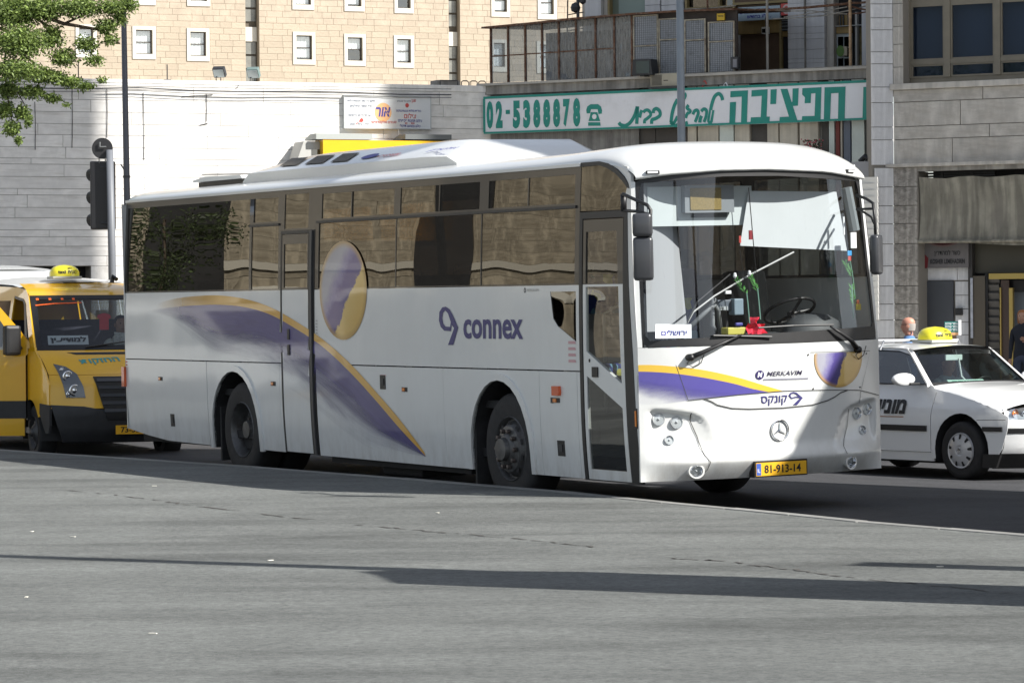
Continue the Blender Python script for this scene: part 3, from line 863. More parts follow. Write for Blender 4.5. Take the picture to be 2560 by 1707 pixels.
zm_ = [WS.z(x, interp([(1228, 142), (1537, 121)], x)) for x in xs_l]
for i in range(len(xs_l)-1):
    ka, kb = WS.k(xs_l[i], 150)+.02, WS.k(xs_l[i+1], 150)-.02
    zt = min(ztopx(xs_l[i]), ztopx(xs_l[i+1]))-.02; zm = (zm_[i]+zm_[i+1])/2
    for a, b in ((zb_+.02, zm-.012), (zm+.012, zt)):
        p = MB().add([(ka, 0, a), (kb, 0, a), (kb, 0, b), (ka, 0, b)], [(0, 1, 2, 3)]).build('pane', M_WGLASS, gb)
    MB().box(ka, kb, -.015, .015, zm-.012, zm+.012).build('rail', M_RUST, gb)
ka, kb = WS.k(1537, 150)+.02, WS.k(1581, 150)-.02
MB().add([(ka, 0, zb_+.02), (kb, 0, zb_+.02), (kb, 0, ztopx(1560)-.02), (ka, 0, ztopx(1560)-.02)], [(0, 1, 2, 3)]).build('pane', M_WGLASS, gb)
pan = [(1585, 1647, 40, 117), (1649, 1697, 48, 101), (1713, 1766, 50, 102), (1772, 1838, 56, 106)]
for (x0, x1, yt, ym) in pan:
    ka, kb = WS.k(x0, 150), WS.k(x1, 150); zt = WS.z(x0, yt); zm = WS.z(x0, ym)
    f = MB(); w_ = .025
    f.box(ka, ka+w_, -.04, 0, zb_, zt); f.box(kb-w_, kb, -.04, 0, zb_, zt); f.box(ka+w_, kb-w_, -.04, 0, zt-w_, zt); f.box(ka+w_, kb-w_, -.04, 0, zm-w_/2, zm+w_/2)
    f.build('panel_frame', M_FRAMEC, gb)
    for a, b in ((zb_+.01, zm-.02), (zm+.02, zt-.03)):
        MB().box(ka+w_, kb-w_, -.015, 0, a, b).build('panel', M_PANELG, gb)
    me = MB()
    n = 12
    for q in range(1, n): me.box(lerp(ka, kb, q/n)-.0022, lerp(ka, kb, q/n)+.0022, -.021, -.0155, zb_+.01, zt-.03)
    nz = 26
    for q in range(1, nz): me.box(ka+w_, kb-w_, -.0275, -.0215, lerp(zb_, zt-.03, q/nz)-.002, lerp(zb_, zt-.03, q/nz)+.002)
    me.build('wire_mesh', pbr('mesh_wire', (.10, .105, .11), .6), gb)
rf = MB()
rp = [(1212, 69), (1330, 58), (1441, 46), (1590, 34), (1700, 27), (1842, 22)]
for (xa, ya), (xb, yb) in zip(rp, rp[1:]):
    ka, za = WS.kz(xa, ya); kb, zb2 = WS.kz(xb, yb)
    rf.add([(ka, -.15, za), (kb, -.15, zb2), (kb, 2.6, zb2+.15), (ka, 2.6, za+.15), (ka, -.15, za-.04), (kb, -.15, zb2-.04), (kb, 2.6, zb2+.11), (ka, 2.6, za+.11)], [(0, 1, 2, 3), (4, 7, 6, 5), (0, 4, 5, 1), (3, 2, 6, 7), (0, 3, 7, 4), (1, 5, 6, 2)])
rf.build('roof_sheet', M_RUST, gb)
MB().box(WS.k(1228, 150), WS.k(1585, 150), 2.4, 2.5, zb_, ztopx(1228)).build('back_wall', pbr('room_back', (.07, .08, .10), .9, var=.6, scale=1.6), gb)
fv = MB()
ka, kb = WS.k(1590, 150), WS.k(1842, 150)
MB().box(ka, kb, .02, .08, zb_, WS.z(1700, 30)).build('fascia', pbr('dark_fascia', (.05, .04, .035), .8, var=.3), gb)

# objects on the ledge
def ledge_thing(name, label, cat, x, z=None, off=.15, y=200): 
    k = WS.k(x, y, off); return WS.thing(name, label, cat, k, off, zledge if z is None else z)
t = ledge_thing('television', 'old black television set standing on the ledge before the wired panels', 'television', 1612, off=.35)
k0_, _ = WS.kz(1592, 200, .35); k1_, _ = WS.kz(1643, 200, .35); w_ = (k1_-k0_)/2; h_ = WS.z(1600, 160, .35)-WS.z(1600, 200, .35)
MB().prism([(-w_, 0), (w_, 0), (w_*.85, h_), (-w_*.9, h_)], lambda a, b, d: Vector((a, d, b)), -.12, .18).build('case', pbr('tv_black', (.02, .022, .025), .35), t, bevel=.01)
MB().box(-w_*.6, w_*.72, -.125, -.119, h_*.12, h_*.88).build('screen', pbr('tv_screen', (.03, .05, .05), .1), t)
MB().box(-w_*.2, w_*.2, -.12, .12, -.02, .0).build('stand', M_BLACK, t)
k0_, za = WS.kz(1626, 218, .35); k1_, zb2 = WS.kz(1697, 182, .35)
t = WS.thing('air_conditioner', 'beige air conditioner unit on a bracket in front of the ledge by the lamp pole', 'air conditioner', k0_, .35, za)
MB().box(0, k1_-k0_, 0, .35, 0, zb2-za).build('case', pbr('beige_metal', (.40, .37, .29), .6, var=.08), t, bevel=.015)
gr = MB()
for q in range(9): gr.box(.03, (k1_-k0_)*.40, -.012, -.002, .03+q*(zb2-za-.05)/9, .045+q*(zb2-za-.05)/9)
gr.build('grille', pbr('ac_grille', (.13, .12, .10), .6), t)
MB().box(-.02, k1_-k0_+.02, -.05, .3, -.04, -.002).build('bracket', M_DARKMETAL, t)
MB().box((k1_-k0_)*.47, (k1_-k0_)*.62, -.008, -.001, (zb2-za)*.42, (zb2-za)*.47).build('badge', M_INK, t)

# recessed facade behind the terrace, on the right
R0 = -3.0
ub = WS.thing('upper_facade', 'stone and brown shopfront facade set back above the long sign', 'building')
def ux(x, y=100): return WS.k(x, y, R0)
def uz(x, y): return WS.z(x, y, R0)
zr0 = zledge-.1
MB().box(ux(1440), ux(1445)+14, 3.3, 3.6, zr0, 16).build('wall', M_GREYST, ub)
def ubox(name, mat, x0, y0, x1, y1, d0, d1, par=None):
    return MB().box(ux(x0), ux(x1), 3.0+d0, 3.0+d1, uz(x0, y1), uz(x0, y0)).build(name, mat, par or ub)
M_OCHRE = pbr('ochre_panel', (.30, .20, .07), .6, var=.2, scale=3, streak=.2)
M_BROWN = pbr('brown_shutter', (.10, .06, .036), .6, var=.2, scale=4)
M_BEAM = pbr('ochre_frame', (.26, .20, .09), .6, var=.2)
ubox('stone_pier', M_BLUEST, 1463, -40, 1503, 60, 0, .3)
ubox('stone_pier', M_GREYST, 1504, -40, 1522, 60, .1, .3)
ubox('post', M_BEAM, 1522, -40, 1527, 60, -.05, .1)
ubox('green_panel', pbr('green_panel_a', (.14, .17, .13), .6), 1527, -40, 1543, 60, .1, .3)
ubox('green_panel', pbr('green_panel_b', (.25, .31, .28), .6), 1543, -40, 1612, 60, .08, .3)
for a, b in ((1613, 1651), (1654, 1700)):
    for y0, y1 in ((-40, -14), (-13, 14), (15, 34)):
        ubox('slab', M_BLUEST, a, y0, b-1, y1, .0, .3)
# window strip behind pole
ubox('dark_glass', M_FGLASS, 1715, -40, 1835, 24, .15, .16)
ubox('dark_back', M_DIM, 1715, -40, 1835, 24, .2, .25)
for x in (1713, 1795, 1832): ubox('frame', M_BEAM, x, -40, x+5, 26, 0, .12)
ubox('frame', M_BEAM, 1718, 20, 1832, 25, 0, .12)
ubox('header', M_BROWN, 1838, -40, 1976, 12, 0, .3)
ubox('header_strip', M_BEAM, 1838, 8, 1976, 14, -.03, -.001)
ubox('ochre_panel', M_OCHRE, 1842, 48, 1950, 87, .02, .3)
ubox('brown_shutter', M_BROWN, 1846, 88, 1948, 190, .1, .3)
ubox('ochre_panel', M_BROWN, 1842, 14, 1976, 48, .05, .3)
ubox('door_frame', M_BEAM, 1948, 48, 1953, 190, .0, .1)
ubox('door', pbr('dark_door', (.025, .023, .03), .4), 1953, 93, 1976, 190, .12, .3)
ubox('grille_back', pbr('vent_dark', (.05, .055, .055), .5), 1951, 48, 1976, 78, .05, .3)
for y in (52, 58, 66, 75): ubox('louvre', pbr('louvre_grey', (.25, .27, .27), .5), 1951, y, 1974, y+1.2, -.0, .04)
ubox('ochre_panel', M_OCHRE, 1950, 79, 1976, 92, .06, .3)
for a, b in ((1976, 2018), (2021, 2067)):
    yy = [-20, 12, 42, 70, 86, 100, 126, 150, 160, 175, 192]
    for y0, y1 in zip(yy, yy[1:]): ubox('slab', M_BLUEST, a, y0, b, y1-.6, -.12, .3)
ubox('gutter_pipe', M_CONC, 2018, -40, 2021.5, 192, -.16, -.02)
ubox('slab', M_GREYST, 2067.5, -40, 2084, 180, .0, .3)
ubox('window_back', M_DIM, 2084, -40, 2160, 178, .28, .3)
ubox('curtain', M_OCHRE, 2088, 38, 2119, 64, .2, .22); ubox('ochre_panel', M_OCHRE, 2086, 68, 2122, 84, .1, .2)
for x in (2092, 2099, 2112): ubox('bar', M_DARKMETAL, x, 38, x+3, 64, .15, .18)
ubox('frame', pbr('grey_alu', (.35, .35, .33), .5), 2086, 65, 2157, 67, .05, .12)
g = ubox('window_frame', pbr('pale_blue_frame', (.45, .50, .52), .5), 2084, 84, 2121, 180, .16, .22)
for (x0, x1, y0, y1) in ((2088, 2101, 92, 117), (2104, 2118, 92, 117), (2088, 2101, 146, 170), (2104, 2118, 146, 170), (2104, 2118, 120, 142)):
    ubox('pane', M_FGLASS, x0, y0, x1, y1, .13, .159)
ubox('poster', pbr('poster_cream', (.45, .40, .30), .7), 2090, 117, 2113, 140, .08, .12)
a0, b0 = ux(2097), uz(2097, 128)
MB().add([(a0+.09*cos(2*pi*i/16), 3.07, b0+.12*sin(2*pi*i/16)) for i in range(16)], [tuple(range(16))]).build('poster_mark', pbr('poster_green', (.12, .22, .06), .7), ub)
ubox('curtain', pbr('leaf_curtain', (.15, .12, .05), .8, var=.6, scale=7), 2139, 67, 2155, 177, .2, .25)
ubox('frame', pbr('grey_alu', (.35, .35, .33), .5), 2133, 30, 2138, 178, .1, .2)
ubox('slab', M_BLUEST, 2157, -40, 2215, 178, -.05, .3)
# small printed sign up there
def board3(px, label, mat):
    k0, zt = WS.kz(px[0], px[1], R0+.1); k1, zb = WS.kz(px[2], px[3], R0+.1)
    t = WS.thing('notice_board', label, 'sign', k0, R0+.1, zb)
    w, h = k1-k0, zt-zb
    MB().box(0, w, 0, .08, 0, h).build('panel', mat, t)
    return t, w, h, (lambda a, b, d: Vector((a*w, -.004-d, b*h)))
t, w, h, fn = board3((1845, 20, 1950, 48), 'pale blue board with dark Hebrew lettering above the brown shutter', pbr('pale_blue_board', (.36, .45, .50), .5, var=.1))
text_mb("שדוחל ח\"ש 22.", (.04, .80, .50, .88), lambda a, b, d: fn(a, b, .002), fat=.03).build('lettering', M_PBLUE, t)
text_mb("שדוחב ג\"ק ,", (.22, .78, .08, .42), lambda a, b, d: fn(a, b, .002), fat=.03).build('lettering', M_PBLUE, t)
t, w, h, fn = board3((1952, 10, 1976, 38), 'red panel with white ring beside the pale blue board', M_PRED)
patch('ring_print', ell(.6, .5, .42, .42, 18), fn, pbr('sign_pinkwhite', (.6, .45, .42), .5), t, holes=[ell(.6, .5, .26, .26, 14)], th=0, res=9, off=.002)
k0, zt = WS.kz(1793, 35, .05); k1, zb = WS.kz(1812, 51, .05)
t = WS.thing('yellow_notice', 'small yellow notice high on the dark fascia of the balcony', 'sign', k0, .05, zb)
MB().box(0, k1-k0, -.02, .02, 0, zt-zb).build('plate', pbr('notice_yellow', (.55, .36, .02), .5), t)
text_mb('לופכש', (.02, k1-k0-.02, (zt-zb)*.5, (zt-zb)*.75), lambda a, b, d: Vector((a, -.023, b)), fat=.02).build('lettering', M_INK, t)
# meter box
k0, zt = WS.kz(1827, 143, .1); k1, zb = WS.kz(1845, 172, .1)
t = WS.thing('meter_box', 'small dark meter box fixed at the right end of the wired panels', 'box', k0, .1, zb)
MB().box(0, k1-k0, 0, .1, 0, zt-zb).build('case', M_DARKMETAL, t, bevel=.008)
MB().box((k1-k0)*.3, (k1-k0)*.85, -.008, -.001, (zt-zb)*.12, (zt-zb)*.8).build('door', pbr('meter_grey', (.2, .2, .22), .5), t)
# white corner lamp over the shutter
k0, zt = WS.kz(1903, 68, R0+.4); k1, zb = WS.kz(1917, 85, R0+.4)
t = WS.thing('wall_lamp', 'small white box lamp hanging over the brown shutter', 'lamp', k0, R0+.4, zb)
MB().box(0, k1-k0, 0, .15, 0, (zt-zb)).build('housing', M_CURT, t, bevel=.02)
MB().box(.02, k1-k0-.03, -.01, -.001, .02, (zt-zb)*.7).build('lens', M_FGLASS, t)
MB().tube([(.08, .05, zt-zb), (.08, .05, zt-zb+.2)], .012, 5).build('stem', M_DARKMETAL, t)
# parapet of the terrace: top rail
MB().box(WS.k(1705, 200), KE, -.16, -.08, zledge+.02, WS.z(1705, 195)+.0).build('parapet', M_CONC, sb)
# rusty scaffold pergola of the terrace
pg = WS.thing('pergola', 'rusty pipe pergola frame with sagging rods over the terrace', 'pergola')
def sp(x, y, off): k, z = WS.kz(x, y, off); return (k, -off, z)
M_PIPE = pbr('sunlit_rusty_pipe', (.50, .34, .20), .6, var=.35, scale=9, dirt=(.25, .12, .06), dscale=6)
for (x, w_, m_, yt) in ((2126.5, .033, M_PIPE, -30), (1919, .03, M_CONC, -30), (1770, .022, M_RUST, -30)):
    a = sp(x, 195 if x > 1800 else 193, -.4); b = sp(x-1.5, yt, -.4)
    MB().tube([a, b], w_, 8).build('post', m_, pg)
for (x0, y0, x1, y1, r) in [(1919, 26, 2118, 10, .028), (1712, 28, 1919, 24, .02), (2118, 8, 2180, 5, .025), (2118, 14, 2180, 28, .02), (1930, 48, 2060, 40, .012), (2060, 40, 2180, 12, .014), (1960, 44, 2118, 18, .012), (1920, 26, 2030, 28, .012), (2030, 28, 2118, 36, .014), (2118, 36, 2180, 28, .016), (1712, 24, 1840, 15, .012)]:
    MB().tube([sp(x0, y0, -.4), sp((x0+x1)/2, (y0+y1)/2+1.5, -.45), sp(x1, y1, -.5)], r, 6).build('rod', M_RUST if r > .015 else M_CONC, pg)
# little things lying on sign top
for x, y, lab, mt in ((1810, 210, 'white bent bracket sticking up behind the sign', M_PAPER), (1757, 205, 'red striped scrap stuck behind the sign top', M_PRED)):
    k, z = WS.kz(x, y, .1)
    t = WS.thing('bracket', lab, 'bracket', k, .1, z-.05)
    MB().tube([(0, 0, -.08), (0, 0, .04), (.06, -.03, .07), (.1, -.03, .0)], .014, 6).build('rod', mt, t)
# lattice mast with dark fittings behind the balcony roof
k, z = WS.kz(1445, 48, -2.0)
t = WS.thing('lattice_mast', 'dark lattice mast with bulky fittings rising behind the left of the balcony roof', 'mast', k, -2.0, z-.6)
lm_ = MB(); lm_.tube([(0, 0, 0), (0, 0, 2.2)], .035, 6).tube([(-.28, 0, 0), (-.22, 0, 2.2)], .015, 5)
for q in range(6): lm_.tube([(-.27+.01*q, 0, .35*q), (.14, 0, .35*q+.04)], .012, 5)
lm_.build('lattice', M_DARKMETAL, t)
MB().lathe([(.001, -.12), (.09, -.08), (.11, 0), (.08, .08), (.001, .12)], Matrix.Translation((-.06, 0, .85)), 10).lathe([(.001, -.1), (.07, -.05), (.08, .05), (.001, .1)], Matrix.Translation((.12, 0, 1.0)), 10).build('fitting', M_DARKMETAL, t)['kind'] = 'stuff'
# flower pot seen under the sign
k, z = WS.kz(2032, 365, .6)
t = WS.thing('potted_flowers', 'dark red flowering plant hanging under the sign near its right end', 'plant', k, .6, z-.5)
lf = MB()
for i in range(260):
    a = random.uniform(0, 2*pi); r = .22*random.random()**.5; zz_ = random.uniform(.2, .62); s_ = .022
    c_ = Vector((r*cos(a), r*sin(a)*.6, zz_)); d_ = Vector((random.gauss(0, 1), random.gauss(0, 1), random.gauss(0, 1))).normalized(); e_ = d_.orthogonal().normalized()
    lf.add([c_+d_*s_, c_+e_*s_, c_-d_*s_, c_-e_*s_], [(0, 1, 2, 3)])
lf.build('foliage', pbr('dark_leaf', (.05, .06, .03), .7), t)
lf = MB()
for i in range(120):
    a = random.uniform(0, 2*pi); r = .24*random.random()**.5; zz_ = random.uniform(.25, .64); s_ = .02
    c_ = Vector((r*cos(a), r*sin(a)*.6-.05, zz_)); d_ = Vector((random.gauss(0, 1), random.gauss(0, 1), random.gauss(0, 1))).normalized(); e_ = d_.orthogonal().normalized()
    lf.add([c_+d_*s_, c_+e_*s_, c_-d_*s_, c_-e_*s_], [(0, 1, 2, 3)])
lf.build('blossom', pbr('pink_red_petal', (.45, .10, .12), .6), t)
MB().lathe([(.10, 0), (.14, .2), (.15, .2), (.15, .22), (0, .22)], n=14).build('pot', M_BROWN, t)
MB().box(-.2, .2, -.1, .5, -.03, 0).build('shelf', M_CONC, t)
# white structure left of the right building, at bus roof height
k0, zt = WS.kz(2128, 405, 1.2); k1, zb = WS.kz(2176, 462, 1.2)
t = WS.thing('planter_box', 'pale grey box planter with a dark bag on top beside the right building', 'planter', k0, 1.2, zb)
MB().box(0, k1-k0, 0, .4, -2.0, zt-zb).build('box', pbr('pale_grey_box', (.33, .33, .34), .7), t)
MB().tube([(.15, .1, zt-zb), (.25, .1, zt-zb+.1), (.4, .1, zt-zb+.02)], .06, 8).build('bag', M_BLACK, t)
k0, zt = WS.kz(2146, 475, 1.6); k1, zb = WS.kz(2185, 800, 1.6)
t = WS.thing('white_shutter', 'bright white slatted shutter visible between bus and right building', 'shutter', k0, 1.6, 0)
h_ = zt; nS = 22
for q in range(nS):
    zq = lerp(zb, zt+.25, q/nS)
    MB().add([(0, 0, zq), (k1-k0+.1, 0, zq), (k1-k0+.1, -.03, zq+(zt+.25-zb)/nS*.96), (0, -.03, zq+(zt+.25-zb)/nS*.96), (0, .03, zq), (k1-k0+.1, .03, zq), (k1-k0+.1, .01, zq+(zt+.25-zb)/nS*.96), (0, .01, zq+(zt+.25-zb)/nS*.96)], [(0, 1, 2, 3), (4, 7, 6, 5), (0, 3, 7, 4), (1, 5, 6, 2), (3, 2, 6, 7), (0, 4, 5, 1)]).build('slat', pbr('white_slat', (.75, .74, .70), .5), t)

# ---- right hand building
WR_ = Wall((7.16, 67.2), (.866, -.5))
rb = WR_.thing('corner_building', 'shaded stone slab corner building with large dark windows on the right', 'building')
def rk(x, y=200, off=0.0): return WR_.k(x, y, off)
def rz(x, y, off=0.0): return WR_.z(x, y, off)
def r3(x, y): return 1700+x/2.7035, y/2.7035
xb = 2233  # where the pale corner strip meets the facade
kb0 = rk(xb); kEnd = 24.0
kwin0 = rk(2246)
z_sill = rz(2246, 213); z_corn = rz(2233, 413); zrows = [rz(2240, y) for y in (413, 350, 318, 257, 226)]
wz0 = rz(2262, 203)
# core
core = MB(); core.box(kb0, kEnd, .03, .6, z_corn, z_sill-.02); core.box(kb0, rk(2258), .03, .6, z_sill-.02, 32); core.box(rk(2258), kEnd, .6, 1.2, z_sill-.02, 32)
core.box(kb0, kEnd, .6, 14, 4.8, 34)
core.build('wall_core', M_SLABJ, rb)
slab_rows(rb, kb0, 9.0, zrows, M_GREYST, (1.9, 3.0), gap=.014, y0=.03, stag=True)
slab_rows(rb, kb0+.0, rk(2258), [z_sill, z_sill+.35, z_sill+.8, z_sill+1.15, z_sill+1.6, z_sill+2.1], M_GREYST, (1, 1), gap=.012, y0=.03)
MB().box(kb0-.05, kEnd, -.08, .4, z_sill-.10, z_sill+.02).build('sill', M_GREYST, rb, bevel=.015)
MB().box(kb0-.14, kEnd, -.10, .3, z_corn-.05, z_corn+.02).build('cornice', M_GREYST, rb, bevel=.01)
MB().box(kb0-.14, kEnd, -.03, .3, z_corn-.14, z_corn-.051).build('lintel', M_CONC, rb)
# recessed window band
M_BRZ = pbr('bronze_window_frame', (.21, .185, .14), .5, var=.12)
wy = .32
ztopw = 14
bf = MB().box(rk(2258), kEnd, wy+.02, wy+.1, z_sill, z_sill+.14); bf.build('window_frame', M_BRZ, rb)
mull = [2258, 2361, 2486, 2610, 2720]
zt_w = rz(2262, 12); ztr = rz(2262, 155)
prevk = None
for i, x in enumerate(mull):
    k = rk(x, 100, -wy)
    MB().box(k, k+(.13 if i else .17), wy-.03, wy+.06, z_sill+.14, 14).build('mullion', M_BRZ, rb)
    if prevk is not None:
        a, b = prevk, k
        wd = MB()
        fw_ = .035
        for z0, z1 in ((z_sill+.14, ztr-.05), (ztr+.03, zt_w)):
            wd.box(a, a+fw_, wy, wy+.05, z0, z1); wd.box(b-fw_, b, wy, wy+.05, z0, z1); wd.box(a+fw_, b-fw_, wy, wy+.05, z1-fw_, z1); wd.box(a+fw_, b-fw_, wy, wy+.05, z0, z0+fw_)
        wo_ = wd.build('window', M_BRZ, rb)
        MB().box(a, b, wy-.02, wy+.05, ztr-.05, ztr+.03).build('transom', M_BRZ, wo_)
        for z0, z1 in ((z_sill+.14, ztr-.05), (ztr+.03, zt_w)):
            MB().add([(a+fw_, wy+.03, z0+fw_), (b-fw_, wy+.03, z0+fw_), (b-fw_, wy+.03, z1-fw_), (a+fw_, wy+.03, z1-fw_)], [(0, 1, 2, 3)]).build('pane', glass('office_glass', (.6, .7, .85), .0, ior=1.3, gloss=(.75, .85, 1.0), wob=.2, wscale=.8), wo_)
        MB().box(a, b, wy, wy+.06, zt_w, 14).build('spandrel', M_BRZ, wo_)
    prevk = k + (.13 if i else .17)
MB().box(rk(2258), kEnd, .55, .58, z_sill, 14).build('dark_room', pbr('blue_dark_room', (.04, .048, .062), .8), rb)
# corner strip (chamfer) facing the camera more, skylight tint painted into its stone
CH = Wall(tuple(WR_.o + WR_.d*kb0), (.99, .12))
cw = CH.k(2178, 300)
chp = CH.thing('corner_pier', 'stone corner pier with a skylight tint in its colour at the left edge of the right building', 'pier')
zc = [rz(2240, y) for y in (413, 350, 318, 257, 218, 160, 130, 75, 45, 10, -40)]
MB().box(cw+.02, -.02, .03, .5, -.3, 14).build('pier_core', M_SLABJ, chp)
slab_rows(chp, cw, 0, zc, M_BLUEST, (1, 1), gap=.012, y0=.03)
zlo = [rz(2233, y) for y in (900, 845, 800, 760, 715, 665, 610, 560, 515, 468, 420)]
slab_rows(chp, cw+.05, 0, [-.1, .35] + zlo, M_BLUEST, (1, 1), gap=.012, y0=.0, th=.03)
# ground floor
kp1 = rk(2296, 500)
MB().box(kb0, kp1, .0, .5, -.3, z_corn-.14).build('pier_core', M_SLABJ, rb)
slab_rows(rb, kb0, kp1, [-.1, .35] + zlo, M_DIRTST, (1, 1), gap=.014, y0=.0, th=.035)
yb = .45
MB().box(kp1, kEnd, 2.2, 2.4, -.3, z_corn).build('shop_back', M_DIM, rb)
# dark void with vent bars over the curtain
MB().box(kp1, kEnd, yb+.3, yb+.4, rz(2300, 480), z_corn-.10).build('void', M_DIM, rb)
vb = MB()
for z in (rz(2300, 425), rz(2300, 433), rz(2300, 440)): vb.box(rk(2297), rk(2465), yb-.03, yb+.0, z-.02, z+.02)
for x in (2330, 2405): vb.box(rk(x), rk(x)+.05, yb-.05, yb-.031, rz(2300, 445), z_corn-.14)
vb.build('vent_bar', M_DARKMETAL, rb)
# canvas blind
M_CANV = pbr('dirty_canvas', (.31, .29, .235), .95, var=.25, scale=1.5, streak=.4, dirt=(.22, .20, .17), dscale=1.6)
cv = WR_.thing('canvas_blind', 'dirty grey beige canvas awning sagging across the shopfront on the right', 'awning', 0, 0)
n, mz = 80, 14
kA, kB = rk(2296, 500, .05), kEnd
zT, zB = rz(2300, 443, .05), rz(2300, 602, .05)
g = MB(); gv = []
for j in range(mz+1):
    for i in range(n+1):
        x = lerp(kA, kB, i/n); v = j/mz
        sag = .05*sin(x*7.3+1.5*sin(x*2.1))*v*(1-v*.3) + .03*sin(x*15+v*3)*v
        if x < kA+.4: sag *= .3
        zz_ = lerp(zB - .12*min(1, (x-kA)/2.0), zT - .04*sin(x*3.1)**2, v)
        gv.append((x, -.03 + .25*sin(v*pi)*.3 - sag, zz_))
g.add(gv, [(j*(n+1)+i, j*(n+1)+i+1, (j+1)*(n+1)+i+1, (j+1)*(n+1)+i) for j in range(mz) for i in range(n)])
g.build('canvas', M_CANV, cv, smooth=True)
MB().tube([(kA, -.06, zB-.02), (kB, -.06, zB-.14)], .03, 8).build('hem_bar', M_CANV, cv)
# shop sign panel beneath blind
def rbox(name, mat, x0, y0, x1, y1, d0, d1, par=None, off=0.0):
    return MB().box(rk(x0, (y0+y1)/2, -d0), rk(x1, (y0+y1)/2, -d0), d0, d1, rz(x0, y1, -d0), rz(x0, y0, -d0)).build(name, mat, par or rb)
k0, zt = WR_.kz(2296, 570, -.3); k1, zb = WR_.kz(2421, 669, -.3)
t = WR_.thing('kosher_sign', 'dark red and grey shop board half hidden under the canvas, KOSHER LEMEHADRIN', 'sign', k0, -.3, zb)
w, h = k1-k0, zt-zb
M_SG2 = pbr('faded_board', (.13, .12, .12), .6, var=.15, scale=2)
MB().box(0, w, 0, .06, 0, h).build('panel', M_SG2, t)
fn = lambda a, b, d: Vector((a*w, -.004-d, b*h))
M_DRED = pbr('dark_red_print', (.14, .012, .016), .6)
patch('red_print', [(0, 0), (.18, 0), (.20, .25), (.12, .35), (.12, .62), (0, .66)], fn, M_DRED, t, th=0, res=9, off=.001)
patch('oval_print', ell(.5, .86, .44, .34, 28), fn, pbr('oval_rim', (.14, .09, .09), .6), t, th=0, res=9, off=.002)
patch('oval_inner_print', ell(.5, .86, .40, .30, 28), fn, pbr('oval_maroon', (.05, .008, .01), .6), t, th=0, res=9, off=.003)
text_mb('MASSOV', (.24, .76, .70, .90), lambda a, b, d: fn(a, b, .005), fat=.02).build('lettering', pbr('dim_lettering', (.16, .10, .10), .6), t)
text_mb('ןירדהמל רשכ', (.32, .84, .28, .44), lambda a, b, d: fn(a, b, .003), fat=.01).build('lettering', M_INK, t)
text_mb('KOSHER LEMEHADRIN', (.24, .93, .10, .22), lambda a, b, d: fn(a, b, .003), fat=.03).build('lettering', M_INK, t)
# pale slabs, grey roller door, brown pier, shutter, brass doorway
kA, kB = rk(2296, 700, -.45), rk(2421, 700, -.45)
MB().box(kA, kB, .48, .6, -.3, rz(2300, 670, -.45)).build('wall_core', M_SLABJ, rb)
s1 = slab_rows(rb, kA, kB, [rz(2300, 702, -.45), rz(2300, 669, -.45)], M_BLUEST, (.6, 1.0), y0=.48, th=.03, gap=.012)
slab_rows(rb, rk(2388, 800, -.45), kB, [-.1, .3, .75, rz(2400, 868, -.45), rz(2400, 837, -.45), rz(2400, 805, -.45), rz(2400, 772, -.45), rz(2400, 738, -.45), rz(2400, 703, -.45)], M_BLUEST, (1, 1), y0=.48, th=.03, gap=.012)
dr = MB().box(kA, rk(2388, 800, -.45)-.02, .40, .44, -.05, rz(2300, 703, -.45)).build('grey_door', pbr('slate_grey_door', (.055, .06, .07), .5, var=.08), rb)
k0 = rk(2390, 780, -.40)
MB().box(k0, k0+.13, .36, .44, rz(2390, 788, -.4), rz(2390, 770, -.4)).build('keypad', M_BLACK, rb)
rbox('dark_post', pbr('dark_post', (.035, .032, .03), .5), 2421, 560, 2431, 960, .35, .6)
rbox('notice_strip', pbr('white_notice', (.40, .42, .47), .6, var=.3, scale=9), 2426, 695, 2432, 845, .33, .345)
rbox('brown_pier', pbr('olive_brown_pier', (.085, .07, .05), .5), 2432, 690, 2463, 960, .36, .6)
rbox('upper_panel', pbr('olive_dark_panel', (.05, .045, .03), .5), 2432, 580, 2640, 683, .5, .6)
rbox('dark_post', M_DIM, 2463, 683, 2470, 960, .38, .6)
rs = MB()
z = -.05; zt = rz(2472, 700, -.45)
k0, k1 = rk(2470, 800, -.45), rk(2500, 800, -.45)
while z < zt:
    MB().add([(k0, .45, z), (k1, .45, z), (k1, .40, z+.12), (k0, .40, z+.12), (k1, .45, z+.155), (k0, .45, z+.155)], [(0, 1, 2, 3), (3, 2, 4, 5)]).build('shutter_slat', pbr('shutter_grey', (.07, .065, .06), .5), rb)
    z += .16
M_BRASS = pbr('brass', (.42, .31, .10), .35, metal=.7)
rbox('brass_lintel', M_BRASS, 2472, 684, 2640, 698, .3, .6)
rbox('brass_jamb', M_BRASS, 2500, 719, 2503, 960, .36, .45)
rbox('brown_door', pbr('red_brown_door', (.05, .028, .02), .4), 2503, 700, 2523, 960, .40, .45)
rbox('brass_jamb', M_BRASS, 2523, 720, 2532, 960, .36, .45)
rbox('door_glass', pbr('pale_door_glass', (.16, .18, .20), .3), 2533, 730, 2640, 890, .7, .72)
rbox('door_head', M_DIM, 2533, 700, 2640, 729, .5, .6)
MB().box(rk(2533, 900, -.45), kEnd, .6, .64, -.3, rz(2540, 890, -.45)).build('door_lower', M_DIM, rb)
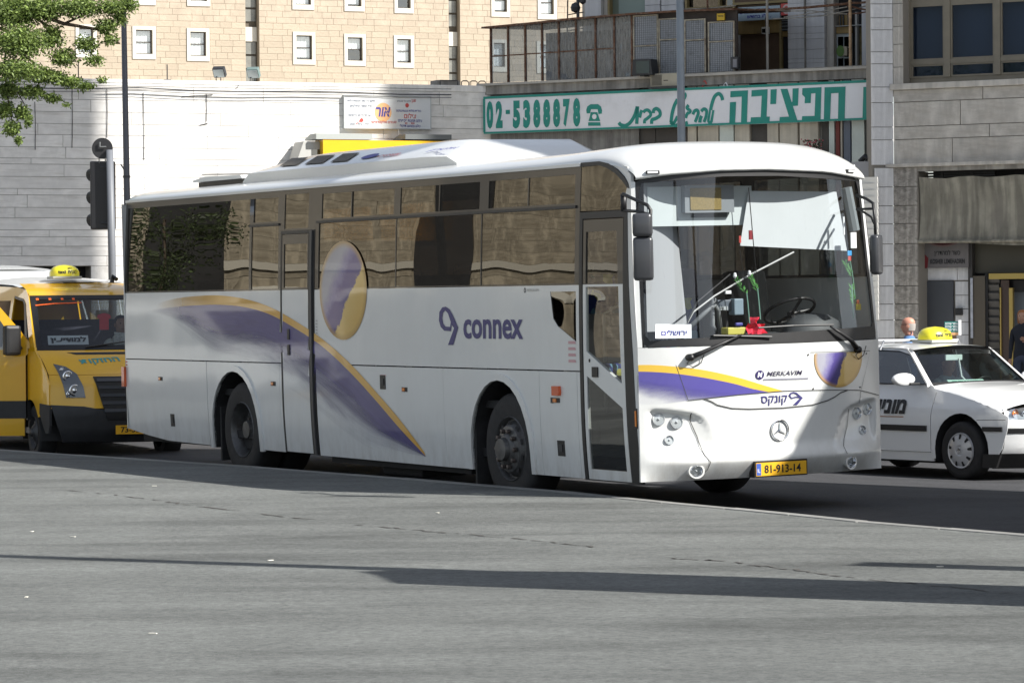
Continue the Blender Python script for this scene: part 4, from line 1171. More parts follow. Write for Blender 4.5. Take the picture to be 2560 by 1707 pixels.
# ------------------------------------------------------------ the white coach
bus = thing('coach_bus', 'white intercity coach with purple and yellow swoosh parked along the kerb in the centre', 'bus')
BR = .019
bus.matrix_world = Matrix.Translation((BX, BY, 0)) @ Matrix.Rotation(BYAW - pi/2, 4, 'Z') @ Matrix.Rotation(BR, 4, 'X')
BI = bus.matrix_world.inverted()
def bloc(px, py):
    o = BI @ Vector((0, 0, HC)); r = BI.to_3x3() @ ray(px, py); return o, r
def Tn(z): return .06*max(0, (z-1.3)/1.7)**2 + .03*max(0, (1-z)/.7)**2
def BS(px, py, off=0.0):
    """photo pixel -> (x, z) on the near side of the coach"""
    o, r = bloc(px, py); y = 0
    for i in range(8):
        P = o + r*((y-off-o.y)/r.y); y = Tn(P.z)
    return P.x, P.z
def near(a, b, off): return Vector((a, Tn(b)-off, b))
def far(a, b, off): return Vector((a, 2.5-Tn(b)+off, b))
def rake(z, e=1.0): return .15*max(0, (z-1.47)/1.55) + (.13*e*((.47-z)/.17)**1.2 if z < .47 else 0) + (.05*e*smoothstep(.47, .62, z)*smoothstep(1.5, .6, z))
REC_TOP = [(.60, .60), (.656, .70), (.686, .785), (.74, .857), (.83, .895), (1.0, .925), (1.14, .942), (1.3, .95)]
def recess(y, z):
    Y = abs(y-1.25)
    if Y < .62 or Y > 1.19: return 0.0
    zt = interp(REC_TOP, Y)
    if z > zt: return 0.0
    d = zt - z
    f = smoothstep(0, .03, d) * (1-smoothstep(.15, .46, d)) * smoothstep(.60, .84, Y) * (1-smoothstep(1.12, 1.19, Y))
    return .045*f
def Fx(y, z, rec=True):
    q = min(1.06, abs((y-1.25)/1.25))
    return .07 - .29*q**3 - rake(z, 1-min(1, q)**6) - (recess(y, z) if rec else 0)
def front(a, b, off):
    inw = 1 - .042*max(0, (b-1.47)/1.5)
    return Vector((Fx(a, b) + off, 1.25 + (a-1.25)*inw, b))
def BF(px, py, back=0.0):
    o, r = bloc(px, py); x = 0
    for i in range(60):
        P = o + r*((x-o.x)/r.x); x = x*.6 + .4*(Fx(P.y, P.z, False)-back)
    return P.y, P.z
def Z2(x, y): return 1560+x/3.459, 820+y/3.459
def ZB(x, y): return 1400+x/2.7035, 340+y/2.7035

def bus_paint():
    m = pbr('coach_white_paint', (.71, .72, .705), .34, coat=.75, coatr=.09, var=.025, scale=2.0).copy(); m.name = 'coach_white'; nt = m.node_tree
    b = nt.nodes['Principled BSDF']; src = b.inputs['Base Color'].links[0].from_socket
    tc = nt.nodes.new('ShaderNodeTexCoord'); sep = nt.nodes.new('ShaderNodeSeparateXYZ'); nt.links.new(tc.outputs['Object'], sep.inputs[0])
    mp = nd(nt, 'ShaderNodeMapping'); mp.inputs['Scale'].default_value = (1, 1, .35); nt.links.new(tc.outputs['Object'], mp.inputs[0])
    n = nd(nt, 'ShaderNodeTexNoise', Scale=7.0, Detail=9.0, Roughness=.75); nt.links.new(mp.outputs[0], n.inputs['Vector'])
    hz = ramp(nt, [(.30, (.55, .55, .55)), (.50, (.25, .25, .25)), (.9, (.05, .05, .05))], sep.outputs[2])
    f = mixc(nt, 1.0, ramp(nt, [(.42, (0, 0, 0)), (.75, (1, 1, 1))], n.outputs[0]).outputs[0], hz.outputs[0], 'MULTIPLY')
    nt.links.new(mixc(nt, f, src, (.33, .29, .24)), b.inputs['Base Color'])
    w = nd(nt, 'ShaderNodeTexNoise', Scale=1.3, Detail=1.0); nt.links.new(tc.outputs['Object'], w.inputs['Vector'])
    bp = nd(nt, 'ShaderNodeBump', Strength=1.0, Distance=.007); nt.links.new(w.outputs[0], bp.inputs['Height']); nt.links.new(bp.outputs[0], b.inputs['Coat Normal'])
    return m
M_WHITE = bus_paint()
M_SKIRT = pbr('underbody', (.015, .015, .016), .8, var=.4)
M_SIDEGLASS = glass('tinted_side_glass', (.15, .13, .11), .085, gloss=(.92, .90, .84), wob=1.0, wscale=.8, wdist=.006, ior=1.35)
M_WSGLASS = glass('windshield_glass', (.86, .88, .88), .02, wob=0, dirt=.18, dlo=.58, dhi=.82)
M_BLIND = pbr('window_frame_black', (.028, .026, .025), .3, coat=.4)

LZ = 3.075
zM, zW = 1.252, 2.024
def skirt_z(x):  # lower edge of the skirt
    return interp([(-12.1, .44), (-10.85, .335), (-9.5, .325), (-5, .30), (0, .30)], x)
RW, FW = -8.80, -2.66   # axle positions
def arch_pts(cx, r=.60, cz=.50, top=1.15, n=14):
    pts = [(cx-r*1.0, .30)]
    for i in range(n+1):
        a = pi - pi*i/n
        pts.append((cx + r*cos(a)*1.0, cz + (top-cz)*sin(a)))
    pts.append((cx+r, .30)); return pts
AR = arch_pts(RW-.09, .62); AFr = arch_pts(FW-.12, .58)

# upper and lower side panels between their shut lines
def panel(pts, name='side_panel', mat=None, off=0.0, fn=near, holes=()):
    return patch(name, pts, fn, mat or M_WHITE, bus, holes=holes, res=.4, rb=.12, off=off, th=.02)
g = .006
panel([(-12.03, zM+g), (-7.64, zM+g), (-7.64, zW-g), (-12.03, zW-g)])
panel([(-6.79, zM+g), (-1.24, zM+g), (-1.24, zW-g), (-6.79, zW-g)], holes=[[(-1.77, 1.962), (-1.295, 1.962), (-1.295, 1.513), (-1.634, 1.653), (-1.715, 1.72)][::-1]])
panel([(-1.77, 1.962), (-1.295, 1.962), (-1.295, 1.513), (-1.634, 1.653), (-1.715, 1.72)], 'low_window', M_SIDEGLASS, -.004)
panel([(-12.03, .44), (-11.46, .38), (-10.85, .335), (-9.64-g, .322), (-9.64-g, zM-g), (-12.03, zM-g)])
ar = [p for p in AR]
panel([(-9.64+g, .322), (AR[0][0], .322)] + AR[1:-1] + [(AR[-1][0], .318), (-7.70, .315), (-7.70, zM-g), (-9.64+g, zM-g)])
panel([(-7.70+g, .315), (-7.635, .315), (-7.635, zM-g), (-7.70+g, zM-g)])
panel([(-6.78, .31), (-3.91, .30), (-3.91, zM-g), (-6.78, zM-g)])
panel([(-3.91+g*.6, .30), (AFr[0][0], .30)] + AFr[1:-1] + [(AFr[-1][0], .30), (-2.0, .30), (-2.0, zM-g), (-3.91+g*.6, zM-g)])
panel([(-2.0+g, .30), (-1.30, .30), (-1.30, zM-g), (-2.0+g, zM-g)])
panel([(-1.30+g, .30), (-1.235, .30), (-1.235, zM-g), (-1.30+g, zM-g)])
# wheel arch flares
for A in (AR, AFr):
    cx = (A[0][0]+A[-1][0])/2
    out = [(cx+(x-cx)*1.13+(0), .5+(z-.5)*1.10 if z > .31 else z) for x, z in A]
    patch('arch_flare', out + A[::-1], near, M_WHITE, bus, res=.4, off=.018, th=.03)
    lin = MB()
    vs = []; n = len(A)
    for x, z in A: vs += [near(x, z, -.002), near(x, z, -.75)]
    lin.add(vs, [(2*i, 2*i+1, 2*i+3, 2*i+2) for i in range(n-1)])
    lin.build('wheel_housing', M_SKIRT, bus)
    MB().box(cx-.75, cx+.75, .72, .76, .25, 1.3).build('wheel_housing', M_SKIRT, bus)
# window band: black frame with real openings, glass behind
band_holes = []
topw = [(-8.36, -7.73), (-6.64, -5.95), (-5.93, -4.97), (-4.83, -4.0), (-3.98, -3.16), (-2.98, -2.22), (-2.20, -1.34)]
for a, b in topw: band_holes.append([(a, 2.745), (b, 2.745), (b, 3.0), (a, 3.0)])
lowp = [(-11.97, -8.46), (-8.40, -7.70), (-6.70, -4.92), (-4.90, -3.12), (-3.10, -1.32)]
for i, (a, b) in enumerate(lowp):
    band_holes.append([(a, zW+.01), (b, zW+.01), (b, 2.70 if i else 3.0), (a, 2.70 if i else 3.0)])
band_holes.append([(-7.56, 2.66), (-6.96, 2.66), (-6.96, 3.02), (-7.56, 3.02)])
patch('window_band', [(-12.03, zW), (-7.64, zW), (-7.64, 2.63), (-6.79, 2.63), (-6.79, zW), (-1.24, zW), (-1.24, LZ), (-12.03, LZ)], near, M_BLIND, bus, holes=[h[::-1] for h in band_holes], res=.5, rb=.2, off=.0, th=.03)
for h in band_holes:
    (a, z0), (b, _), (_, z1), _2 = h
    patch('side_window', [(a-.02, z0-.02), (b+.02, z0-.02), (b+.02, z1+.02), (a-.02, z1+.02)], (lambda t_, m_: (lambda x, z, o: near(x, z, o) + Vector((0, (x-m_)*t_, 0))))(random.uniform(-.006, .006), (a+b)/2), M_SIDEGLASS, bus, res=.35, rb=.12, off=-.008, th=0)
# sliding lights: drip rails
for a, b in ((-6.75, -4.9), (-4.9, -3.1), (-3.1, -1.3), (-8.45, -7.68)):
    patch('drip_rail', [(a, 2.70), (b, 2.70), (b, 2.725), (a, 2.725)], near, M_BLACK, bus, res=.5, off=.014, th=.02)
# middle door
md = [(-7.635, .315), (-6.79, .310), (-6.79, 2.63), (-7.635, 2.63)]
patch('middle_door', [(-7.60, .325), (-6.95, .322), (-6.95, zW-.003), (-7.60, zW-.003)], near, M_WHITE, bus, res=.4, rb=.12, off=.0, th=.03)
mdw = patch('middle_door_frame', [(-7.60, zW), (-6.95, zW), (-6.95, 2.60), (-7.60, 2.60)], near, M_BLIND, bus, holes=[[(-7.55, zW+.02), (-7.55, 2.50), (-6.97, 2.50), (-6.97, zW+.02)]], res=.4, off=.002, th=.03)
patch('middle_door_glass', [(-7.56, zW+.01), (-6.96, zW+.01), (-6.96, 2.51), (-7.56, 2.51)], near, M_SIDEGLASS, bus, res=.35, rb=.12, off=-.006, th=0)
patch('door_surround', [(-7.635, .315), (-7.605, .315), (-7.605, 2.605), (-6.94, 2.605), (-6.94, .312), (-6.79, .31), (-6.79, 2.64), (-7.635, 2.64)], near, M_BLACK, bus, res=.5, rb=.2, off=.004, th=.03)
patch('door_hinge_rail', [(-6.87, .31), (-6.83, .31), (-6.83, 2.63), (-6.87, 2.63)], near, pbr('grey_rubber', (.06, .06, .06), .5), bus, res=2, rb=.2, off=.022, th=.02)
for z in (1.557, 1.394):
    hd = patch('door_handle', [(-7.455, z-.055), (-7.40, z-.055), (-7.40, z+.055), (-7.455, z+.055)], near, M_BLACK, bus, res=1, off=.012, th=.014)
# front door
fd = 'front_door'
patch('front_door_frame', [(-1.235, .29), (-.24, .29), (-.30, 1.4), (-.36, 2.0), (-.40, 2.66), (-1.235, 2.66)], near, M_BLACK, bus,
      holes=[[(-1.18, .30), (-1.18, 2.60), (-.455, 2.60), (-.46, 2.0), (-.44, 1.2), (-.41, .30)]], res=.5, rb=.2, off=.004, th=.03)
DL = lambda z: -1.17
DRt = lambda z: interp([(.30, -.425), (1.2, -.45), (2.0, -.47), (2.6, -.47)], z)
up = [(-1.12, 1.432), (-.505, 1.154), (-.555, 2.0), (-.585, 2.485), (-1.12, 2.485)]
lo = [(-1.12, .39), (-.49, .39), (-.502, .942), (-1.12, 1.216)]
patch('front_door', [(-1.17, .30), (-.425, .30), (-.45, 1.2), (-.465, 2.02), (-1.17, 2.02)], near, M_WHITE, bus, holes=[[(-1.12, 1.432), (-1.12, 2.0), (-.545, 2.0), (-.505, 1.154)], lo[::-1]], res=.4, rb=.15, off=.0, th=.03)
patch('front_door_head', [(-1.17, 2.024), (-.465, 2.024), (-.47, 2.59), (-1.17, 2.59)], near, M_BLIND, bus, holes=[[(-1.12, 2.03), (-1.12, 2.485), (-.585, 2.485), (-.55, 2.03)]], res=.4, rb=.15, off=.0, th=.03)
M_DGLASS = glass('door_glass', (.74, .77, .75), .04, wob=.6, wscale=.8, wdist=.006)
patch('front_door_glass', up, near, M_DGLASS, bus, res=.4, rb=.15, off=-.01, th=0)
patch('front_door_glass', lo, near, glass('door_glass_low', (.28, .30, .29), .08, wob=.6, wscale=.8, wdist=.006), bus, res=.4, rb=.15, off=-.01, th=0)
patch('door_handle', [(-1.01, 1.205), (-.91, 1.205), (-.91, 1.295), (-1.01, 1.295)], near, M_BLACK, bus, res=1, off=.012, th=.014)
patch('keyhole', ell(-1.06, 1.35, .012, .016, 8), near, M_BLACK, bus, res=1, off=.006, th=.01)
# quarter window above the door with curved top
qw = [(-1.24, 2.67), (-.50, 2.665), (-.42, 2.85), (-.47, 2.90), (-.62, 2.985), (-.78, 3.04), (-.92, 3.068), (-1.24, LZ-.01)]
patch('quarter_window', qw, near, M_SIDEGLASS, bus, res=.3, rb=.12, off=-.004, th=.01)
qo = [(-1.24, LZ-.012), (-.92, 3.066), (-.78, 3.038), (-.62, 2.983), (-.47, 2.898), (-.41, 2.85), (-.375, 2.845), (-.40, 2.89), (-.44, 2.93), (-.60, 3.02), (-.76, 3.075), (-.92, 3.10), (-1.24, 3.10)]
patch('window_trim', qo, near, M_BLACK, bus, res=.3, off=.008, th=.02)
# white pillar between quarter window / door and windshield
def edge_x(z): return Fx(0.0, z, False)
zs_e = [.31, .36, .42, .47, .55, .65, .9, 1.2, 1.468, 1.8, 2.2, 2.6, 2.9]
def door_edge(z): return interp([(.29, -.24), (1.4, -.30), (2.0, -.36), (2.66, -.40)], z) - .004
patch('corner_pillar', [(door_edge(z), z) for z in zs_e if z < 2.66] + [(-.405, 2.66), (-.50, 2.665), (-.42, 2.85), (-.375, 2.845), (-.50, 3.0), (-.40, 2.985)] + [(edge_x(z), z) for z in [2.96] + zs_e[::-1]], near, M_WHITE, bus, res=.4, rb=.12, off=.0, th=.03)
patch('rear_corner', [(-12.034, .44), (-12.034, 3.09), (-12.09, 3.06), (-12.12, 2.9), (-12.13, 2.0), (-12.12, .9), (-12.08, .5)], lambda a, b, d: Vector((a, Tn(b)+.10*((-12.03-a)/.1)**2-d, b)), M_WHITE, bus, res=.03, rb=.2, off=.001, th=.03)
patch('rear_corner', [(-12.034, .44), (-12.034, 3.09), (-12.09, 3.06), (-12.12, 2.9), (-12.13, 2.0), (-12.12, .9), (-12.08, .5)], lambda a, b, d: Vector((a, 2.5-Tn(b)-.10*((-12.03-a)/.1)**2+d, b)), M_WHITE, bus, res=.03, rb=.2, off=.001, th=.03)

# far side: panels and windows so that the place holds up from elsewhere and lets light in
patch('far_side_panel', [(-12.03, .32), (FW-.62, .32), (FW-.62, 1.1), (FW+.58, 1.1), (FW+.58, .32), (Fx(2.5,.32,False), .32), (Fx(2.5,.47,False), .47), (Fx(2.5,1.4,False), 1.4), (Fx(2.5,zW,False), zW), (-12.03, zW)], far, M_WHITE, bus, res=.6, rb=.2, th=.03)
fh = [[(a, zW+.05), (a+1.45, zW+.05), (a+1.45, 2.95), (a, 2.95)] for a in [-11.8+1.6*i for i in range(6)]] + [[(-2.1, 1.55), (-.45, 1.55), (-.45, 2.95), (-2.1, 2.95)]]
patch('far_side_band', [(-12.03, zW), (-2.2, zW), (-2.2, zW+.001), (Fx(2.5,zW,False), zW+.001), (Fx(2.5,2.9,False), 2.9), (-.45, 3.0), (-1.2, LZ), (-12.03, LZ)], far, M_BLIND, bus, holes=[h[::-1] for h in fh[:6]] + [[(-2.1, zW+.03), (-2.1, 2.95), (-.5, 2.95), (-.45, zW+.03)]], res=.6, rb=.2, th=.03)
for h in fh[:6]: patch('far_window', h, far, M_SIDEGLASS, bus, res=.5, off=-.01, th=0)
patch('far_window', [(-2.1, zW+.03), (-.45, zW+.03), (-.5, 2.95), (-2.1, 2.95)], far, glass('driver_side_glass', (.18, .20, .20), .08), bus, res=.5, off=-.01, th=0)

# roof: rounded shell lofted along the coach, domed over the front
LIPZ = [(0, 2.905), (.08, 2.915), (.3, 2.945), (.8, 2.975), (1.25, 2.978), (1.9, 2.955), (2.25, 2.915), (2.42, 2.90), (2.5, 2.88)]
def edge_blend(x): return (1-min(1, max(0, (x+1.0)/1.05))**2.2)**.62
def roof_section(x):
    """list of (y, z) across, with the dome falling to the brow at the front"""
    out = []; n = 26; ew = 1.25-Tn(3.05)
    ztop = 3.235 + .035*smoothstep(-2.4, -1.0, x)
    bl = edge_blend(x)
    for i in range(n+1):
        v = -1 + 2*i/n
        y = 1.25 + ew*(1 if v > 0 else -1)*(1-(1-abs(v))**1.9)
        q = min(1, abs((y-1.25)/ew))
        z = LZ + (ztop-LZ)*max(0, 1-q**5.0)**.55 - .035*q*q*(1-q**8)
        zf = interp(LIPZ, y) + .014
        out.append((y, zf + (z-zf)*bl))
    return out
rm = MB(); xs = [-12.03, -11.98, -11.8, -11.4, -9, -6, -3, -2, -1.6, -1.24, -1.0, -.85, -.7, -.55, -.42, -.3, -.2, -.12, -.05, .0, .03, .05]
nsec = None
rows = []
for x in xs:
    sec = roof_section(x)
    row = []
    for (y, z) in sec:
        xx = x
        if x > -1.24:
            # plan curve of the brow
            lim = Fx(y, 2.95, False) + .035
            u = (x+1.24)/(.05+1.24)
            xx = -1.24 + (lim+1.24)*u
        row.append((xx, y, z))
    rows.append(row)
for j in range(len(rows)):
    if xs[j] == -12.03:
        rows[j] = [(x+.0, 1.25+(y-1.25)*.99, z-.02) for x, y, z in rows[j]]
n = len(rows[0])
rm.add([p for r in rows for p in r], [(j*n+i, j*n+i+1, (j+1)*n+i+1, (j+1)*n+i) for j in range(len(rows)-1) for i in range(n-1)])
# brow lip under the front edge, down to the windshield
last = rows[-1]
lip = [(Fx(y, 2.93, False)+.008, y, interp(LIPZ, y)) for _, y, z in last]
b0 = len(rm.v)
rm.v += lip
base = (len(rows)-1)*n
rm.f += [(base+i, base+i+1, b0+i+1, b0+i) for i in range(n-1)]
cp_ = [(-1.24, 3.09), (-.92, 3.09), (-.76, 3.065), (-.60, 3.01), (-.44, 2.92), (-.40, 2.86), (-.40, 2.89)]
for fn_ in (near, far):
    patch('cant_panel', cp_ + [(x, LZ + .012 if x < -1.0 else 2.919 + (LZ-2.919)*edge_blend((x+1.24)/(.17+.0-.17+1.05)*1.29-1.24) + .01) for x in (-.43, -.5, -.6, -.75, -.9, -1.0, -1.24)], fn_, M_WHITE, bus, res=.2, rb=.1, off=-.006, th=.01)
# side faces of the forward roof down to the cant line
me = rm.mesh('roof', smooth=True)
for p in me.polygons:
    pass
link('roof', me, bus, M_WHITE)
patch('cant_rail', [(-12.03, LZ-.008), (-1.24, LZ-.008), (-1.24, LZ+.02), (-12.03, LZ+.02)], near, M_WHITE, bus, res=.8, off=.016, th=.03)
# side marker lights on the brow
def brow_lamp(px, py):
    y, z = BF(px, py, -.03)
    e = .05; tdir = (Vector((Fx(y+e, 2.93, False), y+e, 0)) - Vector((Fx(y-e, 2.93, False), y-e, 0))).normalized()
    a = atan2(tdir.y, tdir.x) - pi/2
    b = MB().box(-.02, .012, -.06, .06, -.016, .016).build('brow_lamp', M_BLACK, bus, bevel=.006)
    b.location = (Fx(y, 2.93, False)+.030, y, z); b.rotation_euler = (0, 0, a)
    MB().box(.0125, .015, -.045, .045, -.009, .009).build('brow_lens', M_CURT, b)
brow_lamp(1631, 431); brow_lamp(2125, 428)

# front fascia
WSo = [(.035, 2.87), (.04, 2.90), (.10, 2.925), (.39, 2.95), (.80, 2.98), (1.39, 2.98), (1.88, 2.955), (2.30, 2.915), (2.43, 2.88), (2.45, 2.5), (2.455, 1.53), (2.44, 1.478), (1.9, 1.468), (.985, 1.468), (.08, 1.468), (.045, 1.50), (.035, 1.56)]
fas = patch('front_fascia', [(0, .31), (2.5, .31), (2.5, 1.466), (0, 1.466)], front, M_WHITE, bus, res=.025, rb=.018, off=0, th=.02)
patch('windshield_surround', [(0, 1.468), (2.5, 1.468), (2.5, 2.93), (0, 2.93)] , lambda a, b, d: front(a, b, d-.0), M_WHITE, bus, holes=[], res=.08, rb=.2, off=-.5, th=0) if False else None
patch('front_post', [(0.0, 1.468), (.034, 1.468), (.034, 2.90), (0.0, 2.90)], front, M_WHITE, bus, res=.03, rb=.15, off=.0, th=.03)
patch('front_post', [(2.457, 1.468), (2.5, 1.468), (2.5, 2.90), (2.455, 2.90)], front, M_WHITE, bus, res=.03, rb=.15, off=.0, th=.03)
WSi = [(.055, 2.80), (.075, 2.885), (.39, 2.905), (.80, 2.93), (1.39, 2.93), (1.88, 2.905), (2.38, 2.88), (2.405, 2.80), (2.415, 1.62), (2.39, 1.585), (1.9, 1.575), (.985, 1.555), (.09, 1.525), (.06, 1.57)]
patch('windshield_seal', WSo, front, M_BLACK, bus, holes=[WSi], res=.12, rb=.15, off=.004, th=.01)
patch('windshield', [(a, b) for a, b in WSo], front, M_WSGLASS, bus, res=.08, rb=.15, off=-.004, th=0)
# rear wall and floor, inner shell
rw = [(0.0, .44), (2.5, .44), (2.5, 3.05), (0, 3.05)]
patch('rear_wall', rw, lambda a, b, d: Vector((-12.03-.05*(1-((a-1.25)/1.25)**4)-d, a, b)), M_WHITE, bus, res=.2, off=.0, th=.02)
MB().box(-11.9, -.35, .1, 2.4, .42, .50).build('floor', M_SKIRT, bus)
MB().box(-11.9, -.9, .15, 2.35, .30, .42).build('chassis', M_SKIRT, bus)
MB().box(-6.7, -3.6, .12, .2, .24, .34).build('side_rail', M_SKIRT, bus)
MB().box(-5.9, -5.0, .3, .8, .14, .3).build('tank', M_SKIRT, bus, bevel=.03)
patch('headliner', [(-11.9, .12), (-.8, .12), (-.5, .5), (-.5, 2.0), (-.8, 2.38), (-11.9, 2.38)], lambda a, b, d: Vector((a, b, 3.03+d)), pbr('headliner_grey', (.25, .25, .26), .9), bus, res=9, th=0)

# seams, latches, lamps on the side
for (x, z) in ((-10.986, 1.037), (-7.866, 1.033), (-4.746, 1.028)):
    patch('marker_lamp', [(x-.05, z-.022), (x+.065, z-.022), (x+.065, z+.022), (x-.05, z+.022)], near, M_BLACK, bus, res=1, off=.006, th=.01)
    patch('marker_lens', [(x-.035, z-.015), (x+.02, z-.015), (x+.02, z+.015), (x-.035, z+.015)], near, M_AMBER, bus, res=1, off=.012, th=.006)
patch('indicator_base', [(-1.78, .96), (-1.74, .96), (-1.74, 1.01), (-1.78, 1.01)], near, M_BLACK, bus, res=1, off=.008, th=.01)
patch('marker_lamp', [(-1.74, .965), (-1.62, .965), (-1.62, 1.008), (-1.74, 1.008)], near, M_BLACK, bus, res=1, off=.008, th=.01)
patch('marker_lens', [(-1.73, .97), (-1.67, .97), (-1.67, 1.002), (-1.73, 1.002)], near, M_AMBER, bus, res=1, off=.014, th=.006)
patch('indicator_lens', [(-1.725, 1.03), (-1.60, 1.03), (-1.59, 1.06), (-1.60, 1.115), (-1.725, 1.115)], near, pbr('orange_red_lens', (.65, .10, .02), .25, coat=.6), bus, res=1, off=.028, th=.03)
for (x, z, s_) in ((-10.674, .572, .055), (-5.218, 1.092, .06), (-1.633, .556, .065)):
    lt = patch('latch_plate', [(x-s_, z-.07), (x+s_, z-.07), (x+s_, z+.07), (x-s_, z+.07)], near, M_BLACK, bus, res=1, off=.005, th=.01)
    patch('latch_grip', [(x-s_*.5, z-.03), (x+s_*.5, z-.03), (x+s_*.5, z+.035), (x-s_*.5, z+.035)], near, M_DARKMETAL, bus, res=1, off=.012, th=.008)
patch('rear_lamp', [(-12.10, .93), (-12.02, .93), (-12.02, 1.16), (-12.10, 1.16)], near, pbr('orange_red_lens', (.65, .10, .02), .25, coat=.6), bus, res=1, off=.03, th=.06)
patch('reflector', [(-.285, .77), (-.25, .77), (-.25, .945), (-.285, .945)], near, M_BLACK, bus, res=1, off=.008, th=.01)
patch('reflector_lens', [(-.278, .79), (-.257, .79), (-.257, .925), (-.278, .925)], near, M_AMBER, bus, res=1, off=.014, th=.006)
M_STICK = pbr('sticker_pink', (.60, .35, .36), .6)
def sticker(px, py, w, h, mat, fn=near, n=4):
    x, z = BS(px, py)
    for q in range(n):
        patch('sticker_print', [(x-w/2, z-h/2+q*h/n), (x+w/2, z-h/2+q*h/n), (x+w/2*.8, z-h/2+(q+.45)*h/n), (x-w/2, z-h/2+(q+.45)*h/n)], fn, mat, bus, res=1, off=.003, th=0)
sticker(1431, 875, .14, .22, M_STICK); sticker(792, 815, .05, .16, pbr('sticker_grey', (.45, .43, .42), .6), n=5); sticker(317, 906, .05, .07, M_PRED, n=2)
sticker(959, 936, .13, .03, M_STICK, n=1)
text_mb('MERKAVIM', (-2.2, -1.98, 1.965, 1.99), lambda a, b, d: near(a, b, .003)).build('maker_lettering', pbr('faint_print', (.45, .43, .38), .6), bus)
patch('maker_ring', ell(-2.24, 1.978, .018, .024, 10), near, M_INK, bus, holes=[ell(-2.24, 1.978, .010, .014, 8)], res=1, off=.003, th=0)

# ---- livery
def livery_mat():
    m = bpy.data.materials.new('purple_swoosh'); m.use_nodes = True; nt = m.node_tree
    b = nt.nodes['Principled BSDF']; b.inputs['Roughness'].default_value = .35; b.inputs['Coat Weight'].default_value = .7; b.inputs['Coat Roughness'].default_value = .05
    uv = nd(nt, 'ShaderNodeUVMap', uv_map='flow'); sep = nt.nodes.new('ShaderNodeSeparateXYZ'); nt.links.new(uv.outputs[0], sep.inputs[0])
    n = nd(nt, 'ShaderNodeTexNoise', Scale=3.5, Detail=8.0, Roughness=.7, Distortion=.6); nt.links.new(uv.outputs[0], n.inputs['Vector'])
    # v: 0 at the crisp upper edge, 1 at the faded lower edge
    ad = nd(nt, 'ShaderNodeMath', operation='MULTIPLY_ADD'); nt.links.new(n.outputs[0], ad.inputs[0]); ad.inputs[1].default_value = .9; nt.links.new(sep.outputs[1], ad.inputs[2])
    r = ramp(nt, [(.0, (1, 1, 1)), (.70, (.95, .95, .95)), (.98, (.55, .55, .55)), (1.25, (.12, .12, .12)), (1.4, (0, 0, 0))], ad.outputs[0])
    sc_ = nd(nt, 'ShaderNodeMath', operation='MULTIPLY'); nt.links.new(ad.outputs[0], sc_.inputs[0]); sc_.inputs[1].default_value = .71
    r = ramp(nt, [(.0, (1, 1, 1)), (.50, (.95, .95, .95)), (.70, (.5, .5, .5)), (.88, (.12, .12, .12)), (1.0, (0, 0, 0))], sc_.outputs[0])
    # tail fade
    ru = ramp(nt, [(0, (0, 0, 0)), (.14, (.85, .85, .85)), (.25, (1, 1, 1))], sep.outputs[0])
    mu = nd(nt, 'ShaderNodeMath', operation='MULTIPLY'); nt.links.new(r.outputs[0], mu.inputs[0]); nt.links.new(ru.outputs[0], mu.inputs[1])
    n2 = nd(nt, 'ShaderNodeTexNoise', Scale=7.0, Detail=8.0, Roughness=.75); nt.links.new(uv.outputs[0], n2.inputs['Vector'])
    c = ramp(nt, [(.35, (.055, .045, .17)), (.6, (.085, .07, .24)), (.8, (.25, .22, .42))], n2.outputs[0])
    nt.links.new(c.outputs[0], b.inputs['Base Color']); nt.links.new(mu.outputs[0], b.inputs['Alpha'])
    MATS['purple_swoosh'] = m; return m
def yellow_mat():
    m = bpy.data.materials.new('yellow_swoosh'); m.use_nodes = True; nt = m.node_tree
    b = nt.nodes['Principled BSDF']; b.inputs['Base Color'].default_value = (.72, .40, .06, 1); b.inputs['Roughness'].default_value = .35; b.inputs['Coat Weight'].default_value = .7
    uv = nd(nt, 'ShaderNodeUVMap', uv_map='flow'); sep = nt.nodes.new('ShaderNodeSeparateXYZ'); nt.links.new(uv.outputs[0], sep.inputs[0])
    ru = ramp(nt, [(0, (0, 0, 0)), (.28, (1, 1, 1))], sep.outputs[0]); nt.links.new(ru.outputs[0], b.inputs['Alpha'])
    MATS['yellow_swoosh'] = m; return m
M_PUR, M_YEL = livery_mat(), yellow_mat()
def ribbon(name, top, bot, fn, mat, off, nu=60, nv=8, clip=None):
    """strip between two curves given as [(a,b)...]; flow UV = (along, across)"""
    def samp(c, t):
        x = t*(len(c)-1); i = min(int(x), len(c)-2); f = x-i
        p0 = c[max(i-1, 0)]; p1 = c[i]; p2 = c[i+1]; p3 = c[min(i+2, len(c)-1)]
        return tuple(.5*((2*p1[k]) + (-p0[k]+p2[k])*f + (2*p0[k]-5*p1[k]+4*p2[k]-p3[k])*f*f + (-p0[k]+3*p1[k]-3*p2[k]+p3[k])*f**3) for k in (0, 1))
    bm = bmesh.new(); uvl = bm.loops.layers.uv.new('flow')
    V = []
    for i in range(nu+1):
        t = i/nu; a = samp(top, t); b = samp(bot, t)
        V.append([(bm.verts.new(fn(lerp(a[0], b[0], j/nv), lerp(a[1], b[1], j/nv), off)), (t, j/nv)) for j in range(nv+1)])
    for i in range(nu):
        for j in range(nv):
            q = [V[i][j], V[i][j+1], V[i+1][j+1], V[i+1][j]]
            xm = sum(w[0].co.x for w in q)/4
            if clip and not clip(xm): continue
            f = bm.faces.new([w[0] for w in q]); f.smooth = True
            for l, w in zip(f.loops, q): l[uvl].uv = w[1]
    me = bpy.data.meshes.new(name); bm.to_mesh(me); bm.free()
    return link(name, me, bus, mat)
